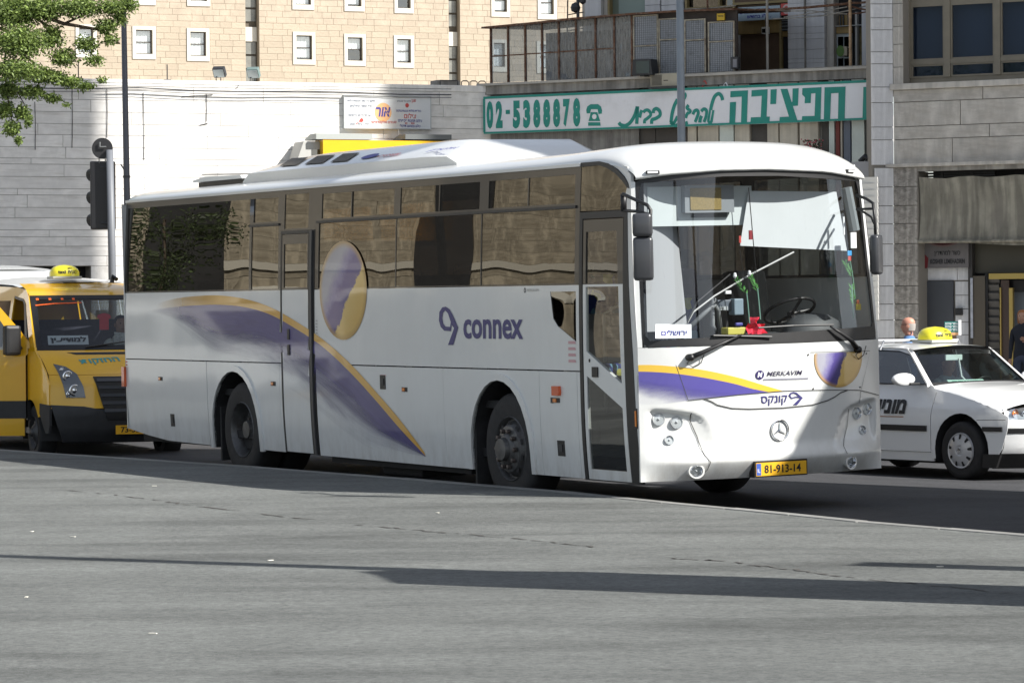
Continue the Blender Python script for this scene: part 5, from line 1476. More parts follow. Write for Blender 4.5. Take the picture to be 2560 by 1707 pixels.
ytop = [(-11.0, 1.90), (-10.5, 1.945), (-10.03, 1.968), (-9.298, 1.975), (-8.59, 1.936), (-7.906, 1.845), (-7.247, 1.693), (-6.611, 1.514), (-6.002, 1.288), (-5.415, 1.013), (-4.857, .724), (-4.385, .43)]
ybot = [(-11.1, 1.83), (-10.5, 1.852), (-10.031, 1.866), (-9.298, 1.873), (-8.591, 1.847), (-7.908, 1.766), (-7.249, 1.616), (-6.615, 1.438), (-6.007, 1.2), (-5.421, .926), (-4.868, .638), (-4.361, .39)]
pbot = [(-11.4, 1.80), (-10.7, 1.70), (-10.15, 1.55), (-9.45, 1.28), (-8.7, 1.20), (-8.0, 1.12), (-7.4, .98), (-6.8, .80), (-6.15, .58), (-5.6, .43), (-5.0, .40), (-4.37, .38)]
notrail = lambda x: not (-6.935 < x < -6.80) and not (-7.63 < x < -7.605)
ribbon('yellow_swoosh', ytop, ybot, near, M_YEL, .0045, 110, 3, notrail)
ribbon('purple_swoosh', ybot, pbot, near, M_PUR, .0045, 110, 10, notrail)
def orb_mat(name, cx, cz, rx, rz, dx, dz, off=0.0):
    m = bpy.data.materials.new(name); m.use_nodes = True; nt = m.node_tree
    b = nt.nodes['Principled BSDF']; b.inputs['Roughness'].default_value = .35; b.inputs['Coat Weight'].default_value = .7
    uv = nd(nt, 'ShaderNodeUVMap', uv_map='UVMap')
    mp = nd(nt, 'ShaderNodeMapping', vector_type='POINT'); mp.inputs['Location'].default_value = (-cx/rx, -cz/rz, 0); mp.inputs['Scale'].default_value = (1/rx, 1/rz, 1)
    nt.links.new(uv.outputs[0], mp.inputs[0])
    dt = nd(nt, 'ShaderNodeVectorMath', operation='DOT_PRODUCT'); nt.links.new(mp.outputs[0], dt.inputs[0]); dt.inputs[1].default_value = (dx, dz, 0)
    n = nd(nt, 'ShaderNodeTexNoise', Scale=2.2, Detail=9.0, Roughness=.7); nt.links.new(mp.outputs[0], n.inputs['Vector'])
    ad = nd(nt, 'ShaderNodeMath', operation='MULTIPLY_ADD'); nt.links.new(n.outputs[0], ad.inputs[0]); ad.inputs[1].default_value = .5; nt.links.new(dt.outputs['Value'], ad.inputs[2])
    a2 = nd(nt, 'ShaderNodeMath', operation='MULTIPLY_ADD'); nt.links.new(ad.outputs[0], a2.inputs[0]); a2.inputs[1].default_value = .4; a2.inputs[2].default_value = .4+off
    r = ramp(nt, [(0, (.30, .30, .34)), (.40, (.36, .36, .42)), (.50, (.20, .18, .36)), (.56, (.08, .06, .24)), (.70, (.07, .055, .22)), (.715, (.72, .50, .16)), (1, (.66, .40, .08))], a2.outputs[0])
    ln = nd(nt, 'ShaderNodeVectorMath', operation='LENGTH'); nt.links.new(mp.outputs[0], ln.inputs[0])
    r2 = ramp(nt, [(.86, (0, 0, 0)), (.97, (.8, .8, .8))], ln.outputs['Value'])
    c = mixc(nt, r2.outputs[0], r.outputs[0], (.45, .27, .07))
    nt.links.new(c, b.inputs['Base Color']); MATS[name] = m; return m
cx, cz, rx, rz = -6.10, 2.005, .555, .50
patch('orb_print', [p for p in ell(cx, cz, rx, rz, 44)], near, orb_mat('side_orb', cx, cz, rx, rz, .72, -.62, .10), bus, res=.3, rb=.12, off=.0045, th=0)
# connex wordmark
text_mb('connex', (-3.46, -2.28, 1.53, 1.715), lambda a, b, d: near(a, b, .0045), fat=.025).build('wordmark', M_BLUEINK, bus)
for i in range(1): pass
def swirl(ax, az, w, h, fn, mat, name='logo_mark'):
    """looped 9-like ribbon mark"""
    P = lambda u, v: (ax+u*w, az+v*h)
    outer = [P(.52, .37), (P(.20, .36)), P(.06, .46), P(0, .62), P(.02, .80), P(.14, .95), P(.32, 1.0), P(.55, .95), P(.72, .80), P(1.0, .44), P(.72, 0), P(.46, 0), P(.72, .42), P(.60, .40)]
    outer = [P(0.60, .37), P(.30, .37), P(.10, .48), P(0, .66), P(.04, .86), P(.20, .98), P(.38, 1.0), P(.58, .93), P(.72, .80), P(1.0, .45), P(.73, 0), P(.46, 0), P(.78, .44), P(.64, .53), P(.46, .50)]
    inner = [P(.22, .60), P(.18, .72), P(.22, .84), P(.34, .90), P(.46, .86), P(.56, .75), P(.72, .52), P(.62, .52), P(.36, .50), P(.27, .53)]
    outer = [P(.62, .36), P(.28, .37), P(.09, .47), P(0, .64), P(.03, .86), P(.18, .98), P(.36, 1.0), P(.56, .93), P(.72, .79), P(1.0, .45), P(.73, 0), P(.46, 0), P(.79, .44), P(.66, .53)]
    patch(name, outer, fn, mat, bus, holes=[[P(.58, .47), P(.62, .60), P(.48, .82), P(.34, .90), P(.22, .84), P(.17, .70), P(.22, .56), P(.34, .48)]], res=1, off=.0045, th=0)
swirl(-3.965, 1.47, .40, .365, near, M_BLUEINK)

# ---- front livery
def fr2(x, y): return BF(*Z2(x, y))
yt = [(.0, 1.321), (.108, 1.318), (.287, 1.298), (.53, 1.26), (.851, 1.184), (1.081, 1.116), (1.305, 1.052)]
yb_ = [(.0, 1.264), (.107, 1.258), (.285, 1.238), (.528, 1.195), (.80, 1.135), (.98, 1.085), (1.15, 1.05)]
pb = [(.0, .985), (.09, .98), (.22, .985), (.384, 1.003), (.60, 1.018), (.86, 1.036), (1.14, 1.049)]
def solid(name, src, col):
    m = pbr(name, col, .35, coat=.7); return m
M_FYEL = solid('front_yellow', 0, (.78, .50, .06))
ribbon('yellow_swoosh', yt, yb_, front, M_FYEL, .005, 60, 3)
def fpur():
    m = bpy.data.materials.new('front_purple'); m.use_nodes = True; nt = m.node_tree
    b = nt.nodes['Principled BSDF']; b.inputs['Roughness'].default_value = .35; b.inputs['Coat Weight'].default_value = .7
    uv = nd(nt, 'ShaderNodeUVMap', uv_map='flow'); sep = nt.nodes.new('ShaderNodeSeparateXYZ'); nt.links.new(uv.outputs[0], sep.inputs[0])
    n = nd(nt, 'ShaderNodeTexNoise', Scale=5.0, Detail=8.0, Roughness=.7); nt.links.new(uv.outputs[0], n.inputs['Vector'])
    # fade with v, less towards the tip
    om = nd(nt, 'ShaderNodeMath', operation='SUBTRACT'); om.inputs[0].default_value = 1.15; nt.links.new(sep.outputs[0], om.inputs[1])
    mu = nd(nt, 'ShaderNodeMath', operation='MULTIPLY'); nt.links.new(sep.outputs[1], mu.inputs[0]); nt.links.new(om.outputs[0], mu.inputs[1])
    ad = nd(nt, 'ShaderNodeMath', operation='MULTIPLY_ADD'); nt.links.new(n.outputs[0], ad.inputs[0]); ad.inputs[1].default_value = .35; nt.links.new(mu.outputs[0], ad.inputs[2])
    r = ramp(nt, [(.45, (1, 1, 1)), (.68, (.62, .62, .62)), (.95, (.12, .12, .12)), (1.0, (.05, .05, .05))], ad.outputs[0])
    b.inputs['Base Color'].default_value = (.10, .085, .33, 1); nt.links.new(r.outputs[0], b.inputs['Alpha'])
    MATS['front_purple'] = m; return m
ribbon('purple_swoosh', yb_, pb, front, fpur(), .005, 60, 8)
cx, cz, rx, rz = 1.92, 1.325, .295, .265
orbp = [(a, min(b, 1.368)) for a, b in ell(cx, cz, rx, rz, 44)]
patch('orb_print', orbp, front, orb_mat('front_orb', cx, cz, rx, rz, .92, -.35, .13), bus, res=.08, off=.005, th=0)
M_SEAM = pbr('panel_seam', (.06, .06, .06), .8)
def seam(pts, w=.008): strip_line('panel_seam', pts, w, front, M_SEAM, bus, off=.0062, th=0, res=.08)
seam([(.389, 1.005), (.62, 1.022), (.847, 1.037), (1.317, 1.053), (1.7, 1.045), (2.022, 1.033), (2.188, 1.023), (2.48, .965)], .006)
seam([(.285, 1.312), (.389, 1.005)], .005)
seam([(.524, 1.016), (.60, .985), (.648, .956), (.788, .921), (.958, .909), (1.313, .905), (1.619, .918), (1.788, .951), (1.87, .98), (1.93, 1.01), (2.022, 1.031)], .010)
seam([(.421, .895), (.429, .829), (.485, .688), (.522, .527), (.562, .465), (.55, .396), (.497, .323)], .007)
seam([(2.204, 1.02), (2.183, .908)], .005)
seam([(2.077, .862), (2.056, .709), (1.962, .54), (1.981, .473)], .006)
seam([(1.582, 1.381), (2.335, 1.368), (2.205, 1.03)], .004)
for p in ((2.28, 1.345), (2.19, 1.05), (1.62, 1.06), (1.56, 1.36)): patch('screw', ell(*p, .008, .008, 8), front, M_BLACK, bus, res=1, off=.007, th=.003)
text_mb('MERKAVIM', (1.13, 1.50, 1.187, 1.228), lambda a, b, d: front(a, b, .006), shear=.25, fat=.01).build('maker_lettering', pbr('dark_grey_ink', (.04, .035, .07), .5), bus)
text_mb('81-1000000 : TRUCK AND COACH WORKS', (1.10, 1.57, 1.153, 1.170), lambda a, b, d: front(a, b, .006)).build('maker_small_print', pbr('grey_ink', (.25, .25, .3), .5), bus) if False else None
strip_line('maker_underline', [(1.095, 1.160), (1.34, 1.157), (1.565, 1.153)], .012, front, pbr('grey_ink', (.25, .25, .30), .5), bus, off=.006, th=0)
patch('maker_badge', ell(1.058, 1.202, .044, .040, 20), front, pbr('badge_ink', (.04, .03, .12), .4), bus, res=1, off=.006, th=0)
text_mb('M', (1.033, 1.083, 1.180, 1.225), lambda a, b, d: front(a, b, .0085), shear=.2, fat=.03).build('maker_badge_letter', M_PAPER, bus)
text_mb('סקנוק', (1.075, 1.345, .93, 1.015), lambda a, b, d: front(a, b, .006), fat=.012).build('hebrew_wordmark', M_BLUEINK, bus)
P_ = lambda u, v: (1.36+u*.15, .955+v*.085)
patch('logo_mark', [P_(0, .65), P_(.10, .92), P_(.33, 1.0), P_(.55, .92), P_(1.0, .35), P_(.62, -.35), P_(.30, -.35), P_(.62, .1), P_(.80, .35), P_(.55, .42), P_(.20, .30)], front, M_BLUEINK, bus,
      holes=[[P_(.22, .42), P_(.12, .62), P_(.20, .82), P_(.36, .86), P_(.50, .78), P_(.70, .52), P_(.45, .52)]], res=1, off=.006, th=0)
# star emblem
ex, ez, er = 1.27, .713, .088
st_ = MB()
def torus(mbx, c, R, r, fn, n=28, m=8):
    vs = []
    for i in range(n):
        a = 2*pi*i/n
        for j in range(m):
            b = 2*pi*j/m
            vs.append(fn(c[0]+(R+r*cos(b))*cos(a), c[1]+(R+r*cos(b))*sin(a), .012+r*sin(b)))
    mbx.add(vs, [(i*m+j, i*m+(j+1) % m, ((i+1) % n)*m+(j+1) % m, ((i+1) % n)*m+j) for i in range(n) for j in range(m)])
torus(st_, (ex, ez), er, .007, front)
for a in (90, 210, 330):
    a = radians(a); p = radians(90)
    tip = (ex+er*cos(a), ez+er*sin(a)); l = (ex+.012*cos(a+p), ez+.012*sin(a+p)); r_ = (ex+.012*cos(a-p), ez+.012*sin(a-p))
    st_.add([front(*tip, .008), front(*l, .006), front(ex, ez, .022), front(*r_, .006)], [(0, 1, 2), (0, 2, 3)])
st_.build('star_emblem', M_CHROME, bus)
# number plate
py0, py1, pz0, pz1 = .985, 1.505, .325, .44
pf = lambda a, b, d: Vector((.075+d, a, b))
patch('plate_holder', [(py0-.012, pz0-.012), (py1+.012, pz0-.012), (py1+.012, pz1+.014), (py0-.012, pz1+.014)], pf, M_BLACK, bus, res=1, off=.0, th=.09)
lp = patch('licence_plate', [(py0, pz0), (py1, pz0), (py1, pz1), (py0, pz1)], pf, M_PLATE, bus, res=1, off=.006, th=.005)
patch('plate_blue_band', [(py0+.004, pz0+.006), (py0+.05, pz0+.006), (py0+.05, pz1-.006), (py0+.004, pz1-.006)], pf, pbr('plate_blue', (.05, .11, .42), .4), bus, res=1, off=.008, th=0)
text_mb('81-913-14', (py0+.085, py1-.06, pz0+.022, pz1-.022), lambda a, b, d: pf(a, b, .009), fat=.02).build('plate_number', M_INK, bus)
text_mb('IL', (py0+.014, py0+.04, pz0+.03, pz0+.062), lambda a, b, d: pf(a, b, .0095)).build('plate_number', M_PAPER, bus)
# headlamps
def lamp(y, z, R, back=.0, name='headlight', lens=True, tilt=0):
    x = Fx(y, z)
    # local surface normal by finite differences
    e = .01
    n_ = (front(y+e, z, 0)-front(y-e, z, 0)).cross(front(y, z+e, 0)-front(y, z-e, 0)).normalized()
    if n_.x < 0: n_ = -n_
    n_ = (n_*.5 + Vector((1, 0, 0))*.5).normalized()
    M = Matrix.Translation(front(y, z, .004-back)) @ n_.to_track_quat('Z', 'X').to_matrix().to_4x4()
    b = MB().lathe([(R*1.12, -.03), (R*1.12, .004), (R*1.04, .012), (R*.96, .006), (R*.94, -.01)], M, 22).build(name, M_CHROME, bus, smooth=True, autos=40)
    rf_ = MB().lathe([(R*.94, -.004), (R*.80, -.02), (R*.5, -.035), (R*.18, -.04), (0.001, -.04)], M, 22).build('reflector_bowl', M_CHROME, b, smooth=True)
    MB().lathe([(R*.2, -.03), (R*.22, .0), (.001, .006)], M, 12).build('bulb', pbr('bulb_glass', (.5, .5, .5), .1), b, smooth=True)
    MB().lathe([(R*.95, .002), (R*.6, .010), (.001, .014)], M, 22).build('lens', M_LENS, b, smooth=True)
    return b
for s_ in (0, 1):
    mY = (lambda y: y) if s_ == 0 else (lambda y: 2.5-y)
    lamp(mY(.170), .847, .050); lamp(mY(.318), .817, .050); lamp(mY(.249), .665, .038)
    lamp(mY(.448), .392, .050, -.012)
    c_ = (mY(.448), .392)
    patch('fog_lamp_bezel', ell(c_[0], c_[1], .070, .064, 24), lambda a, b, d: Vector((Fx(a, .43)+.0+d, a, b)), M_WHITE, bus, holes=[ell(c_[0], c_[1], .054, .052, 20)], res=.05, off=.004, th=.04)
# wipers
def ffn(p, d): return front(p[0], p[1], d)
for A in ([(.393, 1.375), (.483, 1.415), (.66, 1.485), (.864, 1.556)], [(2.13, 1.385), (2.02, 1.47), (1.90, 1.54), (1.80, 1.60)]):
    big = A[0][0] < 1
    wa = MB().tube([ffn(A[0], .03), ffn(A[1], .055), ffn(A[2], .05), ffn(A[3], .035)], [.026, .020, .013, .008], 8).build('wiper_arm', M_BLACK, bus, smooth=True)
    MB().lathe([(.03, -.03), (.032, .03), (.02, .045), (.001, .05)], Matrix.Translation(ffn(A[0], .02)) @ Matrix.Rotation(pi/2, 4, 'Y'), 12).build('wiper_pivot', M_BLACK, bus, smooth=True)
    B = [(.60, 1.556), (1.17, 1.528)] if big else [(1.04, 1.61), (1.40, 1.618), (1.84, 1.612)]
    MB().tube([ffn(p, .028) for p in B], .009, 6).build('wiper_blade', M_BLACK, wa)
    h0 = A[0]
    MB().tube([ffn((h0[0]+.02, h0[1]+.01), .05), ffn((h0[0]+.03*(-1 if not big else -1), h0[1]-.05), .03), ffn((h0[0]+.03, h0[1]-.085), .012), ffn((h0[0]+.10, h0[1]-.05), .012), ffn((h0[0]+.12, h0[1]+.03), .03)], .004, 5).build('washer_hose', M_BLACK, wa)
# mirrors
def mirror_pt(px, py, fx): # on plane x = fx
    o, r = bloc(px, py); P = o + r*((fx-o.x)/r.x); return Vector((fx, P.y, P.z))
# near mirror: bracket from the pillar, arm, two heads
mr = MB()
p = [mirror_pt(*ZB(425, 393), -.10), mirror_pt(*ZB(590, 468), .22), mirror_pt(*ZB(612, 500), .25), mirror_pt(*ZB(607, 700), .25), mirror_pt(*ZB(603, 900), .24)]
mr.tube([mirror_pt(*ZB(430, 400), -.16)] + p, .016, 8)
mr.tube([mirror_pt(*ZB(430, 505), -.16), mirror_pt(*ZB(520, 510), .10), mirror_pt(*ZB(608, 532), .25)], .014, 8)
mr.tube([mirror_pt(*ZB(522, 440), .08), mirror_pt(*ZB(520, 512), .10)], .010, 6)
mr.tube([mirror_pt(*ZB(430, 393), -.17), mirror_pt(*ZB(430, 510), -.17)], .028, 8)
mr.build('mirror_arm', M_BLACK, bus, smooth=True)
def mirror_head(c, w, h, d, yaw, name='mirror'):
    b = MB().box(-d/2, d/2, -w/2, w/2, -h/2, h/2).build(name, pbr('mirror_shell', (.045, .047, .052), .3, coat=.3), bus, bevel=min(w, h, d)*.35)
    b.location = c; b.rotation_euler = (0, 0, yaw)
    g = MB().box(-d/2-.004, -d/2-.001, -w*.42, w*.42, -h*.43, h*.43).build('mirror_glass', M_CHROME, b)
    for pz in b.data.polygons: pz.use_smooth = True
    return b
mirror_head(mirror_pt(*ZB(557, 602), .27), .17, .20, .10, radians(-35))
mirror_head(mirror_pt(*ZB(563, 830), .26), .17, .37, .09, radians(-35))
mr = MB()
mr.tube([mirror_pt(*ZB(2005, 400), -.12), mirror_pt(*ZB(2070, 425), .05), mirror_pt(*ZB(2115, 455), .16), mirror_pt(*ZB(2128, 560), .20), mirror_pt(*ZB(2133, 700), .2)], .014, 8)
mr.tube([mirror_pt(*ZB(2005, 495), -.12), mirror_pt(*ZB(2115, 492), .16)], .011, 8)
mr.tube([mirror_pt(*ZB(2030, 500), -.02), mirror_pt(*ZB(2105, 550), .14), mirror_pt(*ZB(2128, 600), .20)], .011, 8)
mr.build('mirror_arm', M_BLACK, bus, smooth=True)
mirror_head(mirror_pt(*ZB(2140, 802), .20), .12, .35, .08, radians(28))
# wheels
def bus_wheel(x, y, zc, R, rim, w, outer, hub_out, name='wheel', prnt=None, sgn=-1, nuts=10, lug=True):
    """axis along Y; outer face towards sgn*Y"""
    M = Matrix.Translation((x, y, zc)) @ Matrix.Rotation(-sgn*pi/2 if sgn > 0 else pi/2, 4, 'X')
    # local z -> outward
    M = Matrix.Translation((x, y, zc)) @ Matrix(((1, 0, 0, 0), (0, 0, sgn, 0), (0, 1, 0, 0), (0, 0, 0, 1)))
    wh = MB().lathe([(rim, 0), (R*.80, .012), (R*.95, -.005), (R, -.035), (R, -w+.035), (R*.95, -w), (rim, -w)], M, 40).build(name, M_RUBBER, prnt or bus, smooth=True, autos=50)
    rm_ = pbr('steel_rim', (.11, .11, .11), .5, metal=.5, var=.35, scale=10, dirt=(.05, .04, .035), dscale=8)
    dp = -.16 if outer else .02
    prof = [(rim, -.002), (rim*.97, .008), (rim*.93, -.01), (rim*.90, -.05)]
    if outer: prof += [(rim*.84, -.10), (rim*.82, -.15), (rim*.60, -.17), (rim*.40, -.155), (rim*.36, -.10), (rim*.30, -.04), (.001, -.035)]
    else: prof += [(rim*.86, -.05), (rim*.80, -.02), (rim*.70, .02), (rim*.50, .035), (rim*.45, .055), (rim*.36, .065), (rim*.33, .11), (.001, .115)]
    rr = MB().lathe(prof, M, 36).build('rim', rm_, wh, smooth=True, autos=35)
    nt_ = MB(); hz = -.165 if outer else .035
    for k in range(nuts):
        a = 2*pi*k/nuts; c = Vector((rim*.56*cos(a), rim*.56*sin(a), hz))
        nt_.lathe([(.022, 0), (.020, .035), (.001, .04)], M @ Matrix.Translation(c), 8)
    nt_.build('wheel_nuts', pbr('nut_steel', (.12, .10, .09), .5, metal=.5), wh)['kind'] = 'stuff'
    ho = MB()
    for k in range(nuts):
        a = 2*pi*(k+.5)/nuts; c = Vector((rim*.76*cos(a), rim*.76*sin(a), (-.158 if outer else .006)))
        ho.lathe([(.030, 0), (.001, .002)], M @ Matrix.Translation(c), 10)
    ho.build('hand_hole', M_DIM, wh)
    return wh
bus_wheel(FW, .045, .515, .515, .305, .29, False, .1)
bus_wheel(RW, .045, .515, .515, .305, .28, True, .1)
bus_wheel(RW, .385, .515, .515, .305, .28, True, .1)
bus_wheel(FW, 2.46, .515, .515, .305, .29, False, .1, sgn=1)
bus_wheel(RW, 2.46, .515, .515, .305, .28, True, .1, sgn=1)
bus_wheel(RW, 2.12, .515, .515, .305, .28, True, .1, sgn=1)
MB().box(RW-.64, RW-.60, .06, .45, .16, .75).build('mudflap', M_RUBBER, bus)
MB().box(FW-.68, FW-.65, .03, .40, .16, .75).build('mudflap', M_RUBBER, bus)
# roof air conditioning unit
def ac_sec(x):
    t1 = smoothstep(-9.4, -8.7, x); t2 = 1-smoothstep(-3.3, -1.85, x)**1.0
    return min(t1, 1), t2
pc = [(-9.42, .35, .0), (-9.40, .8, .05), (-9.25, 1, .45), (-8.75, 1, .95), (-8.2, 1, 1), (-6.9, 1, 1), (-6.88, 1, 1), (-5.3, 1, 1), (-4.98, 1, .97), (-4.5, 1, .38), (-4.28, 1, .0)]
acm = MB(); secs = []
for x, wf, h in pc:
    zb_, zl, ztp = 3.19, 3.22+.085*min(1, h*2.2), 3.22 + .265*h
    y0, y1 = .40, 2.18
    a = .42
    secs.append([(x, y0, zb_), (x, y0, zl), (x, y0+.03, zl+.02*h), (x, y0+.03+a*min(1, h+.02)*.98, ztp-.015), (x, y0+.10+a*min(1, h+.02), ztp), (x, y1-.12, ztp), (x, y1-.03, zl+.02*h), (x, y1, zl), (x, y1, zb_)])
n = 9
acm.add([p for s_ in secs for p in s_], [(j*n+i, j*n+i+1, (j+1)*n+i+1, (j+1)*n+i) for j in range(len(secs)-1) for i in range(n-1)] + [tuple(range(n-1, -1, -1)), tuple((len(secs)-1)*n+i for i in range(n))])
ac = acm.build('roof_air_conditioner', M_WHITE, bus, smooth=True, autos=25)
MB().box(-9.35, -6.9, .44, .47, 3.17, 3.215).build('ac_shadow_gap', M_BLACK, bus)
def acs(px, py):
    o, r = bloc(px, py); y = .5
    for i in range(20):
        P = o + r*((y-o.y)/r.y); z = P.z
        y = y*.5 + .5*interp([(3.2, .40), (3.305, .401), (3.325, .43), (3.47, .86)], z)
    return P
def z_ac(x, y): return 560+x/5.113, 330+y/5.113
for q in ([(715, 448), (935, 436), (1085, 335), (870, 348)], [(1035, 424), (1262, 408), (1430, 302), (1200, 318)], [(1362, 398), (1575, 382), (1740, 275), (1530, 290)]):
    P = [acs(*z_ac(*p)) + Vector((0, -.006, .010)) for p in q]
    MB().add(P, [(0, 1, 2, 3)]).build('ac_grille', pbr('grille_brown', (.10, .09, .075), .7, var=.3, scale=30), ac)
def acfn(x0, z0):
    return None
oc = acs(*z_ac(1875, 325)); 
ev = MB().add([oc + Vector((.17*cos(2*pi*i/20), -.006 + .09*sin(2*pi*i/20)*.75, .012 + .09*sin(2*pi*i/20)*.30)) for i in range(20)], [tuple(range(20))]).build('oval_badge', M_PBLUE, ac)
p0 = acs(*z_ac(1985, 322)); 
text_mb('CARRIER', (0, .48, -.035, .035), lambda a, b, d: p0 + Vector((a, -.006+b*.9, .012+b*.33)), fat=.02, shear=.2).build('ac_lettering', M_PRED, ac)
p1 = acs(*c2(600, 1030))
text_mb('קרטלא', (0, .62, -.04, .055), lambda a, b, d: p1 + Vector((a, -.006+b*.9, .014+b*.33)), fat=.03, shear=.2).build('ac_lettering', M_PBLUE, ac)
for x in (-8.45, -7.75, -7.05, -6.1, -5.6, -4.9):
    MB().add([Vector((x-.02, .95, 3.473)), Vector((x+.05, .95, 3.473)), Vector((x-.10, .62, 3.40)), Vector((x-.17, .62, 3.40))], [(0, 1, 2, 3)]).build('ac_rib', M_WHITE, ac) if False else None
# rear hatch on the roof
hm = MB(); hm.box(-10.9, -9.6, .5, 1.3, 3.2, 3.26); hm.build('roof_hatch_base', M_BLACK, bus)
hb = MB().prism([(-10.95, 3.262), (-9.55, 3.262), (-9.6, 3.30), (-10.6, 3.32), (-10.95, 3.285)], lambda a, b, d: Vector((a, d, b)), .45, 1.35).build('roof_hatch', M_WHITE, bus)
# ---- inside the coach
M_SEAT = pbr('dark_seat', (.03, .03, .045), .9, var=.4, scale=12)
def fabric():
    m = bpy.data.materials.new('blue_patterned_fabric'); m.use_nodes = True; nt = m.node_tree
    b = nt.nodes['Principled BSDF']; b.inputs['Roughness'].default_value = .9
    tc = nt.nodes.new('ShaderNodeTexCoord')
    v = nd(nt, 'ShaderNodeTexVoronoi', Scale=16.0); nt.links.new(tc.outputs['Object'], v.inputs['Vector'])
    r = ramp(nt, [(0, (.02, .03, .16)), (.45, (.02, .03, .10)), (.6, (.10, .22, .30)), (.72, (.30, .30, .06)), (.85, (.25, .03, .12)), (1, (.03, .04, .18))], v.outputs['Color'], 'CONSTANT')
    nt.links.new(r.outputs[0], b.inputs['Base Color']); MATS['fabric'] = m; return m
M_FAB = fabric()
def seat(x, y, z, mat, big=False):
    """a seat facing forward (+X)"""
    h = .78 if not big else .85
    s = MB().box(-.22, .22, -.21, .21, -.08, .04).build('seat_cushion', mat, bus, bevel=.03); s.location = (x, y, z+.42)
    b = MB().box(-.06, .06, -.21, .21, 0, h).build('seat_back', mat, bus, bevel=.04); b.location = (x-.22, y, z+.42); b.rotation_euler = (0, -.2, 0)
    MB().box(x-.12, x+.1, y-.03, y+.03, z, z+.36).build('seat_stand', M_DARKMETAL, bus)
for i in range(12):
    for y in (.38, .84, 1.72, 2.14):
        x = -1.95 - i*.80
        if i == 0 and y > 1.5: continue
        seat(x, y, .95, M_SEAT)
MB().box(-11.9, -1.75, .1, 2.4, .88, .95).build('passenger_floor', M_SKIRT, bus)
# guide seat by the door with bright fabric, seen through the front door
seat(-.95, 1.02, .62, M_FAB, True)
seat(-1.55, .55, .85, M_FAB, True)
MB().box(-1.75, -1.70, .12, 1.1, .5, 1.75).build('stair_wall', pbr('stair_grey', (.25, .25, .25), .7), bus)
MB().box(-1.75, -.35, .12, .75, .50, .56).build('stair_step', pbr('step_grey', (.12, .12, .12), .7), bus)
MB().box(-1.75, -.8, .45, 1.1, .56, .80).build('stair_step', pbr('step_grey', (.12, .12, .12), .7), bus)
for (pts) in ([(-.62, .32, .6), (-.62, .32, 1.9), (-.75, .32, 2.0)], [(-1.66, .5, .9), (-1.66, .5, 1.75), (-1.3, .5, 1.85), (-1.2, .5, 1.7), (-1.2, .5, .7)]):
    MB().tube(pts, .018, 8).build('grab_rail', pbr('rail_grey', (.45, .46, .46), .4), bus, smooth=True)
# driver's seat, wheel, dashboard
seat(-1.15, 1.92, .85, pbr('driver_seat', (.02, .02, .022), .8), True)
M_DASH = pbr('dashboard_grey', (.05, .055, .06), .6, var=.1)
def dash(name, y0, y1, prof, n=12):
    mb = MB(); m = len(prof); vs = []
    for i in range(n+1):
        y = lerp(y0, y1, i/n); lim = Fx(y, 1.0, False) - .10
        for x, z in prof: vs.append((min(x, lim - (.0 if z < 1.5 else .04)), y, z))
    mb.add(vs, [(i*m+k, i*m+(k+1) % m, (i+1)*m+(k+1) % m, (i+1)*m+k) for i in range(n) for k in range(m)] + [tuple(range(m-1, -1, -1)), tuple(n*m+k for k in range(m))])
    return mb.build(name, M_DASH, bus)
dash('dashboard', .92, 2.40, [(-.75, .6), (-.08, .6), (-.06, 1.40), (-.14, 1.53), (-.42, 1.56), (-.60, 1.46), (-.75, 1.30)])
dash('door_side_dash', .14, .915, [(-.45, .6), (-.12, .6), (-.12, 1.40), (-.20, 1.44), (-.42, 1.42)])
# instrument hood
hb_ = MB().lathe([(.30, 0), (.27, .09), (.16, .15), (.001, .17)], Matrix.Translation((-.32, 1.86, 1.55)) @ Matrix.Scale(.6, 4, (1, 0, 0)), 24).build('instrument_hood', M_DASH, bus, smooth=True)
sw = MB()
Mw = Matrix.Translation((-.62, 1.82, 1.74)) @ Matrix.Rotation(radians(-28), 4, 'Y')
vs = []; n_, m_ = 36, 8
for i in range(n_):
    a = 2*pi*i/n_
    for j in range(m_):
        b = 2*pi*j/m_; vs.append(Mw @ Vector(((.235+.015*cos(b))*cos(a), (.235+.015*cos(b))*sin(a), .015*sin(b))))
sw.add(vs, [(i*m_+j, i*m_+(j+1) % m_, ((i+1) % n_)*m_+(j+1) % m_, ((i+1) % n_)*m_+j) for i in range(n_) for j in range(m_)])
stw = sw.build('steering_wheel', M_BLACK, bus, smooth=True)
MB().tube([Mw @ Vector((-.22, 0, 0)), Mw @ Vector((0, 0, -.05)), Mw @ Vector((.22, 0, 0))], .014, 6).tube([Mw @ Vector((0, 0, -.03)), Mw @ Vector((0, .22, 0))], .014, 6).tube([Mw @ Vector((0, 0, -.02)), Mw @ Vector((.1, 0, -.5))], .03, 8).build('spokes', M_BLACK, stw)
def inp(px, py, x):
    o, r = bloc(px, py); P = o + r*((x-o.x)/r.x); return P
def inrect(name, x, A, B, mat, th=.03, par=None):
    p, q = inp(*ZB(*A), x), inp(*ZB(*B), x)
    return MB().box(x-th, x, p.y, q.y, q.z, p.z).build(name, mat, par or bus)
